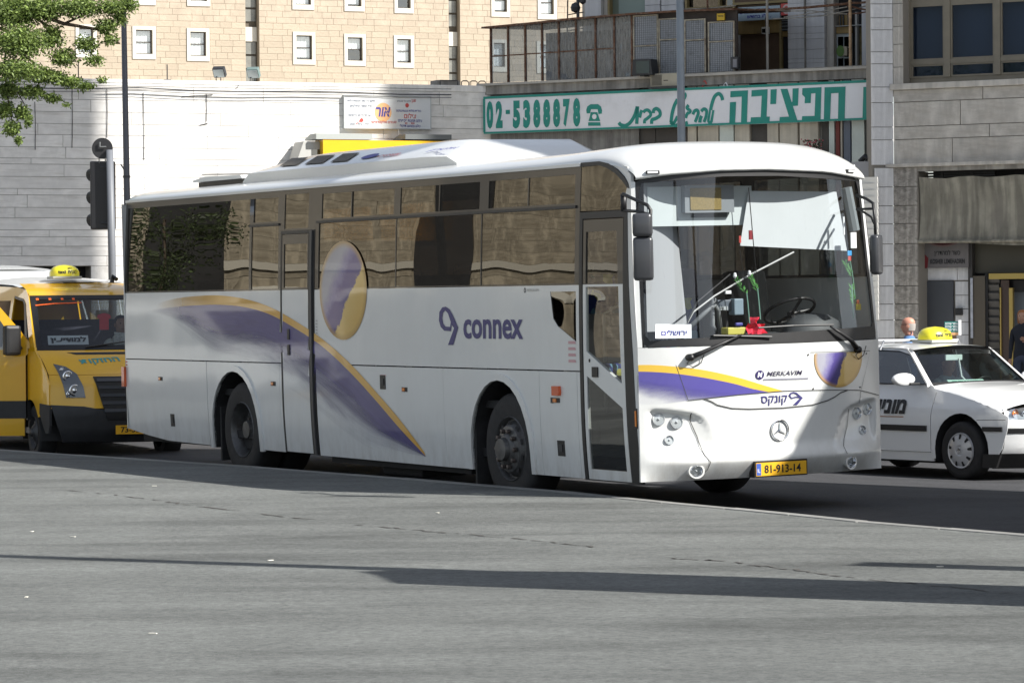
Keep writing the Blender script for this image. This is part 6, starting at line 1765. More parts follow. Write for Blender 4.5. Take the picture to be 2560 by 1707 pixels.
# roller blind, upper white panel, destination display
M_BLINDW = pbr('pale_roller_blind', (.58, .61, .63), .8, var=.03)
P = [inp(*ZB(*p), -.30) for p in ((1275, 372), (1868, 378), (1940, 776), (1217, 742))]
MB().add(P + [p - Vector((.004, 0, 0)) for p in P], [(0, 1, 2, 3), (7, 6, 5, 4), (0, 4, 5, 1), (1, 5, 6, 2), (2, 6, 7, 3), (3, 7, 4, 0)]).build('sun_blind', M_BLINDW, bus)
M_PANW = pbr('inner_white_panel', (.55, .60, .61), .7, var=.03)
inrect('overhead_panel', -.34, (590, 345), (1300, 600), M_PANW, .05)
bx = inrect('display_box', -.27, (842, 335), (1178, 515), pbr('display_grey', (.22, .24, .26), .5), .06)
inrect('led_display', -.262, (880, 352), (1092, 498), pbr('amber_led_matrix', (.22, .16, .05), .5, var=.25, scale=60), .006)
inrect('display_shadow_strip', -.33, (885, 515), (1130, 548), pbr('strip_dark', (.09, .10, .11), .6), .004)
# curved grey sheet standing in for a pale reflection in the windshield
cvp = MB(); m_ = 10; vs = []
for j, (zz_) in enumerate((1.60, 2.0, 2.4, 2.75, 2.90)):
    for i in range(m_+1):
        t = i/m_; a = pi*.5*t
        y = lerp(.17, lerp(.70, .58, (zz_-1.6)/1.3), t)
        vs.append((-.34 - .20*t + .03*sin(t*pi), y, zz_))
cvp.add(vs, [(j*(m_+1)+i, j*(m_+1)+i+1, (j+1)*(m_+1)+i+1, (j+1)*(m_+1)+i) for j in range(4) for i in range(m_)])
cvp.build('pale_reflection_sheet', pbr('reflection_grey', (.34, .35, .37), .6), bus, smooth=True)
# route card
P = [inp(*ZB(*p), -.10) for p in ((645, 1272), (888, 1272), (890, 1366), (645, 1368))]
q = MB().add(P + [p - Vector((.004, 0, 0)) for p in P], [(0, 1, 2, 3), (7, 6, 5, 4), (0, 4, 5, 1), (1, 5, 6, 2), (2, 6, 7, 3), (3, 7, 4, 0)]).build('route_card', pbr('card_white', (.85, .87, .90), .7), bus)
P0, P1, P2 = P[3], P[2], P[0]
text_mb('םילשורי', (.16, .86, .22, .60), lambda a, b, d: P0 + (P1-P0)*a + (P2-P0)*b + Vector((.004, 0, 0)), fat=.015).build('card_lettering', M_PBLUE, bus)
# ticket machine, pipes, flowers, cloth
def dbox(name, A, B, x, mat, d=.10, bev=.01):
    p, q = inp(*ZB(*A), x), inp(*ZB(*B), x)
    return MB().box(x-d, x, p.y, q.y, q.z, p.z).build(name, mat, bus, bevel=bev)
M_TICK = pbr('ticket_machine_grey', (.10, .12, .15), .5); M_TICK2 = pbr('ticket_machine_blue', (.20, .27, .33), .5)
dbox('ticket_machine', (1065, 1108), (1168, 1180), -.45, M_TICK); dbox('ticket_printer', (1178, 1100), (1243, 1208), -.40, M_TICK2)
dbox('ticket_label', (1115, 1045), (1158, 1066), -.44, M_PAPER, .004, 0); dbox('ticket_label', (1085, 1152), (1135, 1176), -.444, pbr('label_grey', (.4, .43, .45), .6), .004, 0)
MB().tube([inp(*ZB(*p), -.42) for p in ((870, 1300), (1020, 1155), (1050, 1150), (1070, 1180), (1085, 1330))], .022, 8).build('grab_rail', pbr('rail_mid', (.16, .17, .18), .5), bus, smooth=True)
MB().tube([inp(*ZB(*p), -.45) for p in ((1040, 1095), (1030, 1280), (1060, 1320))], .022, 8).build('grab_rail', pbr('rail_mid', (.16, .17, .18), .5), bus, smooth=True)
MB().tube([inp(*ZB(*p), -.22) for p in ((860, 1262), (900, 1190), (1045, 1080), (1290, 935), (1580, 785))], .008, 6).build('hanging_cord', pbr('cord_grey', (.5, .5, .5), .5), bus)
MB().tube([inp(*ZB(*p), -.22) for p in ((860, 1262), (930, 1120), (1150, 935))], .008, 6).build('hanging_cord', M_BLACK, bus)
dbox('money_tray', (1135, 1295), (1258, 1340), -.22, pbr('yellow_tray', (.55, .50, .10), .5), .12)
dbox('blue_clip', (1190, 1262), (1238, 1282), -.20, M_PBLUE, .03)
rc = MB(); c_ = inp(*ZB(1325, 1290), -.20)
random.seed(11)
vs = []
for i in range(7):
    for j in range(7):
        vs.append(c_ + Vector((random.uniform(-.04, .04), (i-3)*.036*(1-.05*j), (j-3)*.030 + random.uniform(-.012, .012))))
rc.add(vs, [(i*7+j, i*7+j+1, (i+1)*7+j+1, (i+1)*7+j) for i in range(6) for j in range(6) if not (j > 3 and i in (0, 5, 4))])
rc.build('red_cloth', pbr('bright_red_cloth', (.75, .03, .07), .8), bus)
M_LEAFB = pbr('bright_plastic_leaf', (.08, .28, .06), .5); M_STEM = pbr('pale_stem', (.18, .35, .28), .5)
def flower(stem, head, tip, n=26, mat=M_LEAFB):
    MB().tube([inp(*ZB(*p), -.19) for p in stem], .006, 5).build('flower_stem', M_STEM, bus)
    a, b = inp(*ZB(*head[0]), -.19), inp(*ZB(*head[1]), -.19)
    f = MB()
    for i in range(n):
        t = i/n; c = a.lerp(b, t); d_ = (b-a).normalized()
        s_ = Vector((random.uniform(-.5, .5), random.choice((-1, 1)), random.uniform(-.2, .5))).normalized()
        e_ = (s_*.035 + d_*.03)
        f.add([c, c+e_*.5+d_*.006, c+e_, c+e_*.5-d_*.006], [(0, 1, 2, 3)])
    f.build('flower_leaves', mat, bus)
    if tip:
        p = inp(*ZB(*tip), -.18); MB().lathe([(.001, -.02), (.018, 0), (.012, .03), (.001, .035)], Matrix.Translation(p), 8).build('flower_head', M_PAPER, bus)
flower([(1282, 1265), (1270, 1130), (1262, 1060)], [(1262, 1070), (1190, 960)], (1182, 950))
flower([(1355, 1240), (1345, 1120), (1335, 1030)], [(1335, 1050), (1285, 945)], (1280, 935))
flower([(1995, 1100), (1980, 960), (1960, 830)], [(1975, 950), (1925, 850)], None, 40)
flower([(1985, 1230), (1975, 1110), (1972, 1000)], [(1985, 1140), (1970, 1010)], None, 50)
MB().tube([inp(*ZB(1215, 770), -.2), inp(*ZB(1250, 1000), -.2), inp(*ZB(1262, 1070), -.2)], .004, 4).tube([inp(*ZB(1275, 350), -.2), inp(*ZB(1305, 700), -.2), inp(*ZB(1350, 1180), -.2)], .005, 4).build('hanging_cord', M_BLACK, bus)
for (A, B, mt) in (((1212, 675), (1225, 722), M_PRED), ((1279, 638), (1302, 700), pbr('dark_red_tag', (.25, .02, .03), .5)), ((1945, 775), (1972, 808), pbr('sky_blue_tag', (.05, .35, .75), .5)), ((1948, 812), (1968, 842), M_PRED), ((2003, 1135), (2035, 1175), pbr('yellow_tag', (.65, .50, .05), .5)), ((2008, 1108), (2024, 1136), pbr('orange_tag', (.55, .12, .04), .5)), ((1965, 652), (2005, 758), M_PAPER), ((1915, 545), (1926, 668), M_PAPER)):
    dbox('hanging_tag', A, B, -.17, mt, .012, 0)
# A-pillar trim on the far side
MB().tube([inp(*ZB(1935, 350), -.28), inp(*ZB(1990, 640), -.28)], .05, 8).build('inner_pillar', pbr('inner_pillar_grey', (.20, .23, .25), .6), bus)
# ------------------------------------------------------------ minibuses
def car_wheel(parent, x, y, R, w, sgn, cap='plain', name='wheel', steer=0.0, rimr=None):
    M = Matrix.Translation((x, y, R)) @ Matrix.Rotation(steer, 4, 'Z') @ Matrix(((1, 0, 0, 0), (0, 0, sgn, 0), (0, 1, 0, 0), (0, 0, 0, 1)))
    rim = rimr or R*.62
    wh = MB().lathe([(rim, -.005), (R*.82, .008), (R*.95, -.004), (R, -.03), (R, -w+.03), (R*.95, -w), (rim, -w)], M, 36).build(name, M_RUBBER, parent, smooth=True, autos=50)
    if cap == 'cover':
        mt = pbr('silver_wheel_cover', (.50, .51, .53), .35, metal=.35, var=.08)
        MB().lathe([(rim, -.002), (rim*.97, .012), (rim*.88, .006), (rim*.60, .024), (rim*.30, .030), (rim*.24, .024), (.001, .028)], M, 40).build('wheel_cover', mt, wh, smooth=True, autos=30)
        for k in range(9):
            a = 2*pi*k/9 + .15
            p = [(rim*.90, -.105), (rim*.90, .105), (rim*.66, .10), (rim*.62, 0), (rim*.66, -.10)]
            vs = [M @ Vector((r*cos(a+t*1.0), r*sin(a+t*1.0), interp([(rim*.6, .0265), (rim*.88, .0095), (rim*.97, .0145)], r))) for r, t in p]
            MB().add(vs, [(0, 1, 2, 3, 4)]).build('cover_slot', M_DIM, wh)
        MB().lathe([(rim*.15, .026), (rim*.14, .034), (.001, .035)], M, 16).build('cap', M_CHROME, wh)
    else:
        mt = pbr('black_steel_wheel', (.06, .06, .062), .45, metal=.3, var=.3, scale=9)
        MB().lathe([(rim, 0), (rim*.96, .008), (rim*.9, -.02), (rim*.82, -.05), (rim*.6, -.02), (rim*.45, .0), (rim*.35, .02), (.001, .025)], M, 30).build('rim', mt, wh, smooth=True, autos=35)
        h = MB()
        for k in range(14):
            a = 2*pi*k/14; c = Vector((rim*.74*cos(a), rim*.74*sin(a), -.034)); h.lathe([(.020, .0), (.001, .004)], M @ Matrix.Translation(c), 8)
        h.build('rim_hole', pbr('pale_hole', (.22, .22, .22), .5), wh)
        MB().lathe([(rim*.28, .02), (rim*.24, .045), (.001, .05)], M, 14).build('hub_cap', mt, wh, smooth=True)
    return wh

def VW(z): return interp([(0, .95), (.5, .965), (1.3, .965), (1.5, .95), (2.08, .865), (2.3, .80)], z)
VXE = [(.22, .58), (.35, .66), (.60, .69), (.70, .66), (.95, .64), (1.12, .56), (1.28, .42), (1.38, .22), (2.06, -.42), (2.14, -.66), (2.22, -1.1)]
VB = [(.2, .24), (.7, .26), (1.1, .25), (1.38, .20), (2.06, .15), (2.22, .1)]
def vside(a, b, off): return Vector((a, -(VW(b) - .10*max(0, (a-.25)/.45)**2) - off, b))
def vside_f(a, b, off): return Vector((a, (VW(b) - .10*max(0, (a-.25)/.45)**2) + off, b))
def vfront(a, b, off):
    w = VW(b) - (.09 if b < 1.25 else .09*max(0, 1-(b-1.25)/.15))
    q = min(1.0, abs(a)/w)
    return Vector((interp(VXE, b) + interp(VB, b)*(1-q**2.8) + off*.8, a, b + off*.4))
M_VGLASS = glass('van_windshield', (.55, .60, .62), .02, wob=0)
M_VSG = glass('van_side_glass', (.30, .34, .36), .09)
M_BUMP = pbr('van_bumper_black', (.025, .026, .028), .6, var=.2, scale=6)
def make_van(label, cat, loc, fwd, paint, roofm, group, doors_open=False, hs=1.0):
    ang = atan2(fwd[1], fwd[0])
    v = thing('minibus', label, cat, loc, ang, group)
    v.scale = (1, 1, hs)
    arch = [(-.46, .30)] + [(.0+.44*cos(a), .33+.43*sin(a)) for a in [pi - pi*i/12 for i in range(13)]] + [(.46, .30)]
    arch = [(-.44, .25)] + [(.44*cos(pi-pi*i/12), .33+.43*sin(pi-pi*i/12)) for i in range(13)] + [(.44, .25)]
    rar = [(-3.20+.42*cos(pi-pi*i/10), .33+.40*sin(pi-pi*i/10)) for i in range(11)]
    lowF = [(-.56, .25), (-.44, .25)] + arch[1:-1] + [(.44, .25), (.60, .25), (.66, .45), (.67, .70)]
    top = [(.65, .95), (.57, 1.12), (.43, 1.28), (.24, 1.38), (-.01, 1.40)]
    for sd in (0, 1):
        fn = vside if sd == 0 else vside_f
        patch('wing', [(.67, .70)][:0] + [(-.44, .72), (-.40, .72)] + [(x, z) for x, z in arch[1:-1] if z > .66] + [(.42, .70), (.67, .70)] + top + [(-.12, 1.30), (-.12, .72)][:2], fn, paint, v, res=.14, rb=.1, th=.02) if False else None
        A_ = [(x, z) for x, z in arch[1:-1] if z > .5]
        patch('wing', [(-.12, .78)] + [(x, z) for x, z in A_ if x > -.12] + [(.47, .56), (.66, .56)] + top + [(-.12, 1.40)], fn, paint, v, res=.12, rb=.1, th=.02)
        patch('lower_sill', [(-2.78, .30), (-.12, .25), (-.44, .25)][:1] + [(-.46, .28), (-.44, .45), (-.38, .56), (-.30, .66), (-.12, .76), (-.12, .80), (-.5, .72), (-2.78, .72)], fn, M_BUMP, v, res=.3, th=.02)
        win = [(-1.35, 1.40), (-4.7, 1.40), (-4.7, 2.0), (-1.35, 2.0)]
        patch('body_side', [(-1.20, .72), (-2.78, .72)] + [(x, z) for x, z in rar][::-1][0:0] + [(-2.8, .50)] + [(-3.20+.42*cos(pi*i/10), .33+.40*sin(pi*i/10)) for i in range(11) if .33+.40*sin(pi*i/10) > .5][::1] + [(-3.62, .35), (-4.9, .35), (-4.9, 2.24), (-1.20, 2.17)], fn, paint, v, holes=[win], res=.4, rb=.15, th=.02)
        for i in range(3):
            a = -1.35-i*1.12
            patch('side_window', [(a, 1.38), (a-1.10, 1.38), (a-1.10, 2.02), (a, 2.02)], fn, M_VSG, v, res=.5, off=-.01, th=0)
        # front door aperture pillars and head
        patch('a_pillar', [(-.01, 1.40), (.24, 1.38), (-.42, 2.05), (-.62, 2.13), (-1.20, 2.17), (-1.20, 2.06), (-.66, 2.02), (-.52, 1.95)], fn, paint, v, res=.3, rb=.12, th=.03)
        if not (doors_open and sd == 0):
            d = patch('front_door', [(-.13, .74), (-1.19, .74), (-1.19, 2.06), (-.66, 2.02), (-.50, 1.94), (-.02, 1.40), (-.13, 1.28)], fn, paint, v, holes=[[(-.18, 1.36), (-1.12, 1.36), (-1.12, 1.99), (-.66, 1.96)]], res=.3, rb=.12, th=.03)
            patch('door_window', [(-.15, 1.34), (-1.14, 1.34), (-1.14, 2.0), (-.64, 1.97)], fn, M_VSG, d, res=.4, off=-.012, th=0)
        else:
            patch('door_seal', [(-.13, .50), (-.17, .50), (-.17, 1.30), (-.60, 1.95), (-.68, 1.99), (-1.15, 2.03), (-1.15, 2.06), (-.66, 2.02), (-.52, 1.96), (-.09, 1.38), (-.13, 1.28)], fn, M_BLACK, v, res=.4, off=.004, th=.05)
        # wheel house
        vs = []
        for x, z in arch: vs += [fn(x, z, -.002), Vector((x, .5 if sd else -.5, z))]
        MB().add(vs, [(2*i, 2*i+1, 2*i+3, 2*i+2) for i in range(len(arch)-1)]).build('wheel_housing', M_BUMP, v)
        sgn = 1 if sd else -1
        car_wheel(v, 0, sgn*.92, .345, .22, sgn, steer=0.0)
        car_wheel(v, -3.2, sgn*.92, .345, .22, sgn)
    # front
    patch('bumper', [(-.72, .24), (.72, .24), (.80, .45), (.87, .70), (.50, .68), (.30, .64), (-.30, .64), (-.50, .68), (-.87, .70), (-.80, .45)], vfront, M_BUMP, v, res=.1, rb=.08, off=.012, th=.04)
    patch('bumper_corner', [(.58, .35), (.64, .35), (.67, .45), (.68, .70), (.45, .72), (.44, .60)], vside, M_BUMP, v, res=.1, off=.01, th=.03)
    patch('front_panel', [(-.87, .66), (.87, .66), (.87, 1.07), (-.87, 1.07)], vfront, paint, v, res=.1, rb=.06, th=.02)
    patch('bonnet', [(-.87, 1.075), (.87, 1.075), (.90, 1.20), (.945, 1.372), (-.945, 1.372), (-.90, 1.20)], vfront, paint, v, res=.1, rb=.05, th=.02)
    patch('windshield', [(-.90, 1.385), (.90, 1.385), (.82, 2.05), (-.82, 2.05)], vfront, M_VGLASS, v, res=.12, rb=.1, off=0, th=0)
    patch('windshield_seal', [(-.935, 1.375), (.935, 1.375), (.855, 2.06), (-.855, 2.06)], vfront, M_BLACK, v, holes=[[(-.87, 1.43), (-.79, 2.01), (.79, 2.01), (.87, 1.43)]], res=.12, rb=.12, off=.004, th=.01)
    patch('roof_header', [(-.86, 2.055), (.86, 2.055), (.83, 2.215), (-.83, 2.215)], vfront, paint, v, res=.12, rb=.03, th=.0)
    rf = MB(); rows = [(-1.08, 2.215, .03), (-1.5, 2.25, .05), (-3.0, 2.29, .05), (-4.9, 2.24, .05)]
    rv = []
    for x, z, c in rows:
        for i in range(9):
            q = -1+i/4; rv.append((x + (.09*(1-q*q) if x > -1.2 else 0), q*VW(z), z - .05*abs(q)**4 + c*(1-q*q)*.6))
    rf.add(rv, [(j*9+i, j*9+i+1, (j+1)*9+i+1, (j+1)*9+i) for j in range(3) for i in range(8)]).build('roof', roofm, v, smooth=True)
    MB().box(-4.95, -4.88, -.93, .93, .35, 2.2).build('rear_panel', paint, v)
    MB().box(-4.85, -.2, -.86, .86, .28, .36).build('floor', M_BUMP, v)
    # grille
    gp = patch('grille', [(-.37, 1.045), (.37, 1.045), (.22, .50), (-.22, .50)], vfront, M_BLACK, v, res=.1, off=.018, th=.02)
    for i in range(5):
        z = .60+i*.095; w = lerp(.24, .35, (z-.5)/.55)
        patch('grille_bar', [(-w, z), (w, z), (w, z+.04), (-w, z+.04)], vfront, pbr('grille_bar_grey', (.05, .055, .065), .35), gp, res=.1, off=.03, th=.012)
    for s_ in (-1, 1):
        hl = [(s_*.80, 1.205), (s_*.67, 1.17), (s_*.56, 1.08), (s_*.50, .92), (s_*.48, .79), (s_*.70, .79), (s_*.73, .95), (s_*.76, 1.08)]
        if s_ > 0: hl = hl[::-1]
        h = patch('headlight', hl, vfront, pbr('headlight_dark_glass', (.09, .10, .115), .12, coat=1), v, res=.08, off=.014, th=.03)
        for (y, z, r) in ((.665, 1.05, .068), (.60, .875, .075), (.665, .83, .04), (.72, 1.13, .03)):
            c = vfront(s_*y, z, .016)
            M = Matrix.Translation(c) @ Matrix.Rotation(pi/2, 4, 'Y')
            MB().lathe([(r, 0), (r*.9, .006), (r*.6, -.004), (r*.25, .008), (.001, .012)], M, 16).build('lamp_bowl', M_CHROME, h, smooth=True)
    pp = lambda a, b, d: Vector((.965+d, a, b))
    patch('licence_plate', [(-.12, .335), (.40, .335), (.40, .445), (-.12, .445)], pp, M_PLATE, v, res=1, th=.02)
    text_mb('73-520-11', (-.06, .36, .355, .427), lambda a, b, d: pp(a, b, .003), fat=.02).build('plate_number', M_INK, v)
    patch('bonnet_vent', [(-.60, 1.345), (.60, 1.345), (.50, 1.318), (-.50, 1.318)][::-1], vfront, M_BLACK, v, res=.1, off=.004, th=.004)
    # inside
    MB().prism([(-.1, .7), (.35, .7), (.42, 1.30), (.1, 1.36), (-.05, 1.25)], lambda a, b, d: Vector((a, d, b)), -.84, .84).build('dashboard', pbr('van_dash', (.02, .022, .028), .6), v)
    for y in (-.5, .45):
        MB().box(-.95, -.45, y-.24, y+.24, .75, .95).build('seat_cushion', M_SEAT, v, bevel=.04)
        MB().box(-1.08, -.93, y-.24, y+.24, .9, 1.62).build('seat_back', M_SEAT, v, bevel=.05)
    MB().box(-1.6, -1.55, -.85, .85, .4, 1.75).build('partition', M_SEAT, v)
    for y in (-.96, .96):
        s_ = 1 if y > 0 else -1
        if doors_open and s_ < 0: continue
        MB().tube([(.02, y, 1.42), (.06, y+s_*.14, 1.45)], .03, 6).build('mirror_arm', M_BLACK, v)
        b = MB().box(-.05, .05, -.10, .10, -.17, .17).build('mirror', M_BLACK, v, bevel=.04); b.location = (.05, y+s_*.20, 1.50)
    # wipers
    MB().tube([vfront(-.35, 1.40, .02), vfront(.25, 1.47, .03), vfront(.55, 1.45, .02)], .010, 6).tube([vfront(.5, 1.40, .02), vfront(.8, 1.44, .02)], .010, 6).build('wiper', M_BLACK, v)
    return v
M_YELLOW = pbr('taxi_yellow_paint', (.76, .42, .006), .32, coat=.8, var=.03)
M_ROOFW = pbr('van_roof_pale', (.60, .60, .58), .4, coat=.4)
van = make_van('yellow minibus share taxi with its side door open behind the coach', 'minibus', (-5.15, 42.9, -.05), (.37, -.93), M_YELLOW, M_ROOFW, 'minibuses at the kerb', True)
# the open front door, swung out on its front hinge
hx, hy = -.10, -.965
dop = math.radians(64)
def dfn(a, b, off):   # a: distance from hinge along the door, closed pointing -X; outer face away from van
    lx, ly = -a, -(VW(b)-.965) * -1 - off
    ly = (.965-VW(b)) - off
    c, s = cos(-dop), sin(-dop)
    # rotate clockwise seen from above so that -X swings towards -Y
    x = lx*cos(dop) - ly*sin(dop)*-1*-1 if False else lx*cos(dop) + ly*sin(dop)*-1*-1*0
    X = lx*cos(dop) + ly*sin(dop)*(-1)*(-1)*0
    # proper rotation by +dop about Z: (-1,0) -> (-cos, -sin)
    X = lx*cos(dop) - ly*sin(dop); Y = lx*sin(dop) + ly*cos(dop)
    return Vector((hx+X, hy+Y, b))
dz = lambda z: z
door = patch('open_door', [(.03, .74), (1.07, .74), (1.07, 2.06), (.56, 2.02), (.40, 1.94), (-.07, 1.42), (.03, 1.30)], dfn, M_YELLOW, van, holes=[[(.10, 1.38), (.50, 1.95), (1.0, 1.97), (1.0, 1.38)]], res=.25, rb=.12, th=.06)
patch('open_door_window', [(.06, 1.36), (.52, 1.97), (1.02, 1.99), (1.02, 1.36)], dfn, M_VSG, door, res=.4, off=-.03, th=0)
patch('door_moulding', [(.03, .52), (1.07, .52), (1.07, .74), (.03, .74)], dfn, M_BUMP, door, res=.4, off=.006, th=.06)
patch('door_foot', [(.05, .30), (1.07, .30), (1.07, .52), (.05, .52)], dfn, M_YELLOW, door, res=.4, off=.0, th=.05)
mb_ = MB().box(-.06, .06, -.11, .11, -.19, .19).build('door_mirror', M_BLACK, door, bevel=.04)
mb_.location = dfn(.16, 1.50, .20); mb_.rotation_euler = (0, 0, .3)
MB().tube([dfn(.10, 1.40, .0), dfn(.14, 1.42, .16)], .035, 6).build('mirror_arm', M_BLACK, door)
lm = MB().lathe([(.03, 0), (.001, .01)], Matrix.Translation(dfn(.25, .60, -.07)) @ Matrix.Rotation(pi/2, 4, 'Y'), 10).build('door_step_lamp', M_AMBER, door)
# step and inside of the doorway
MB().box(-1.15, -.20, -.93, -.45, .33, .40).build('door_step', M_GREYMETAL, van)
# lettering and cards
text_mb('תוקזחה', (-.50, .02, 1.20, 1.275), lambda a, b, d: vfront(a, b + (a+.2)*.06, .006), fat=.03, shear=-.2).build('bonnet_lettering', pbr('teal_ink', (.06, .30, .30), .5), van)
def vin(a, b, x, d=0): return Vector((x + d, a, b))
wsx = lambda z: interp(VXE, z) + interp(VB, z) - .10
cardp = MB().add([(.14, -.76, 1.44), (.14, -.24, 1.44), (.10, -.24, 1.555), (.10, -.76, 1.555)], [(0, 1, 2, 3)]).build('destination_card', M_PAPER, van)
text_mb('ןיעידומל', (-.73, -.27, 1.46, 1.54), lambda a, b, d: Vector((.15 - (b-1.44)*.35, a, b)), fat=.045).build('card_lettering', M_INK, van)
MB().prism([(-.02, 1.64), (.10, 1.64), (.10, 1.78), (.13, 1.79), (.12, 1.83), (.06, 1.85), (.02, 1.85), (-.04, 1.83), (-.05, 1.79), (-.02, 1.78)], lambda a, b, d: Vector((-.16+d, a, b-.02)), -.006, .0).build('red_pennant', pbr('bright_red_pennant', (.70, .03, .04), .7), van)
for i, y in enumerate((-.78, -.63, -.48, -.34)):
    patch('red_light', [(y-.016, 2.0), (y+.016, 2.0), (y+.016, 2.025), (y-.016, 2.025)], vfront, pbr('orange_led', (.8, .12, .02), .4), van, off=.005, th=0, res=1)
strip_line('red_line', [(-.82, 1.935), (-.6, 1.955), (-.25, 1.965)], .012, vfront, pbr('orange_led', (.8, .12, .02), .4), van, off=.005, th=0)
MB().tube([(-.55, .25, 2.22), (-.55, .27, 2.30), (-.50, .30, 2.26)], .03, 6).build('camera_pod', M_BLACK, van)
# roof sign: a thing carried on the roof
def taxi_light(loc, rz_, label, w, h, L=.16):
    t = thing('taxi_sign', label, 'taxi sign', loc, rz_, 'lit-style taxi signs on roofs')
    sec = []
    n = 20
    prof = [(0, 1), (.15, 1.0), (.35, .985), (.6, .90), (.8, .72), (.93, .45), (1.0, .0)]
    mb = MB(); vs = []
    for hz, sc_ in prof:
        for k in range(n):
            a = 2*pi*k/n
            vs.append((L*(abs(cos(a))**.75)*(1 if cos(a) > 0 else -1)*sc_, w*(abs(sin(a))**.8)*(1 if sin(a) > 0 else -1)*sc_, .035+h*hz))
    mb.add(vs, [(j*n+k, j*n+(k+1) % n, (j+1)*n+(k+1) % n, (j+1)*n+k) for j in range(len(prof)-1) for k in range(n)])
    mb.build('dome', pbr('taxi_dome_yellow', (.75, .68, .03), .3, coat=.6), t, smooth=True)
    MB().box(-L*1.02, L*1.02, -w*1.02, w*1.02, 0, .034).build('base', pbr('taxi_base', (.35, .36, .33), .4), t, bevel=.01)
    def sf(a, b, d):
        q = min(.999, abs(a)/w); hh = (b-.035)/h; sc_ = interp(prof, hh)
        return Vector((L*(max(0, 1-(q/sc_)**2.5))**.40*sc_ + .004, a, b))
    text_mb('taxi', (-w*.62, -.02, .035+h*.22, .035+h*.52), sf, fat=.03).build('lettering', M_INK, t)
    text_mb('תינומ', (.01, w*.66, .035+h*.22, .035+h*.50), sf, fat=.02).build('lettering', M_INK, t)
    text_mb('357', (w*.05, w*.35, .035+h*.60, .035+h*.74), sf, fat=.02).build('lettering', M_INK, t)
    return t
VA = atan2(-.93, .37)
VM = Matrix.Translation((-5.15, 42.9, -.05)) @ Matrix.Rotation(VA, 4, 'Z')
p = VM @ Vector((-1.15, -.22, 2.275))
taxi_light(p, VA, 'yellow domed taxi sign on the roof of the yellow minibus', .19, .15)
van2 = make_van('white minibus whose roof shows above the yellow minibus', 'minibus', (-7.25, 50.5, -.02), (.30, -.95), M_WHITE, M_WHITE, 'minibuses at the kerb', False, 1.10)

# ------------------------------------------------------------ white saloon taxi
TO = Vector((5.52, 37.57, -.10)); TF = (.6, -.8); TA = atan2(TF[1], TF[0])
tx = thing('taxi_car', 'white saloon taxi with black side letters driving past right of the coach', 'car', TO, TA)
def TW(z): return interp([(0, .84), (.3, .872), (.62, .877), (.72, .866), (.80, .842), (.88, .805), (.985, .768), (1.03, .76), (1.40, .625), (1.46, .57)], z)
def ttap(x): return .13*max(0, (x-.25)/.45)**2 + .10*max(0, (-2.7-x)/.6)**2
def tside(a, b, off): return Vector((a, -(TW(b)-ttap(a)) - off, b))
def tside_f(a, b, off): return Vector((a, (TW(b)-ttap(a)) + off, b))
TXE = [(.14, .46), (.22, .54), (.34, .62), (.55, .665), (.66, .67), (.78, .62), (.83, .55)]
def tfront(a, b, off):
    w = TW(b)-.12; q = min(1, abs(a)/w)
    return Vector((interp(TXE, b) + .24*(1-q**2.4) + off, a, b))
HZ = [(-.48, 1.0), (-.42, .985), (-.30, .965), (0, .915), (.30, .85), (.50, .79), (.62, .735), (.68, .69)]
def thood(a, b, off):  # a = y, b = x at centre line
    w = TW(interp(HZ, b)) - ttap(b)
    q = min(1, abs(a)/w)
    xx = b + interp([(-.48, .13), (0, .12), (.63, .24)], b)*(1-q**2.3)
    return Vector((xx, a, interp(HZ, b) + interp([(-.48, .05), (0, .10), (.5, .13), (.68, .14)], b)*(1-q**2.6)**.62 + off))
TWX = [(1.02, -.49), (1.40, -.94), (1.44, -1.02)]
def twind(a, b, off):
    w = TW(b)-.02; q = min(1, abs(a)/w)
    return Vector((interp(TWX, b) + interp([(1.02, .15), (1.44, .11)], b)*(1-q**2.2) + off*.7, a, b + .015*(1-q*q) + off*.7))
RZ = [(-3.2, 1.10), (-2.75, 1.30), (-2.4, 1.385), (-1.8, 1.425), (-1.3, 1.43), (-1.0, 1.42), (-.90, 1.405)]
def troof(a, b, off):
    z = interp(RZ, b); w = TW(z)
    q = min(1, abs(a)/w)
    return Vector((b + .11*(1-q**2.2)*smoothstep(-1.6, -.9, b), a, z + .045*(1-q**2) + off))
M_TW = pbr('taxi_white_paint', (.80, .81, .81), .28, coat=.9)
M_TG = glass('taxi_windshield_glass', (.62, .70, .68), .05)
M_TSG = glass('taxi_side_glass', (.14, .16, .17), .08)
AX = .08
def tarch(cx, r=.395, cz=.33): return [(cx+r*cos(pi-pi*i/14), cz+r*sin(pi-pi*i/14)) for i in range(15)]
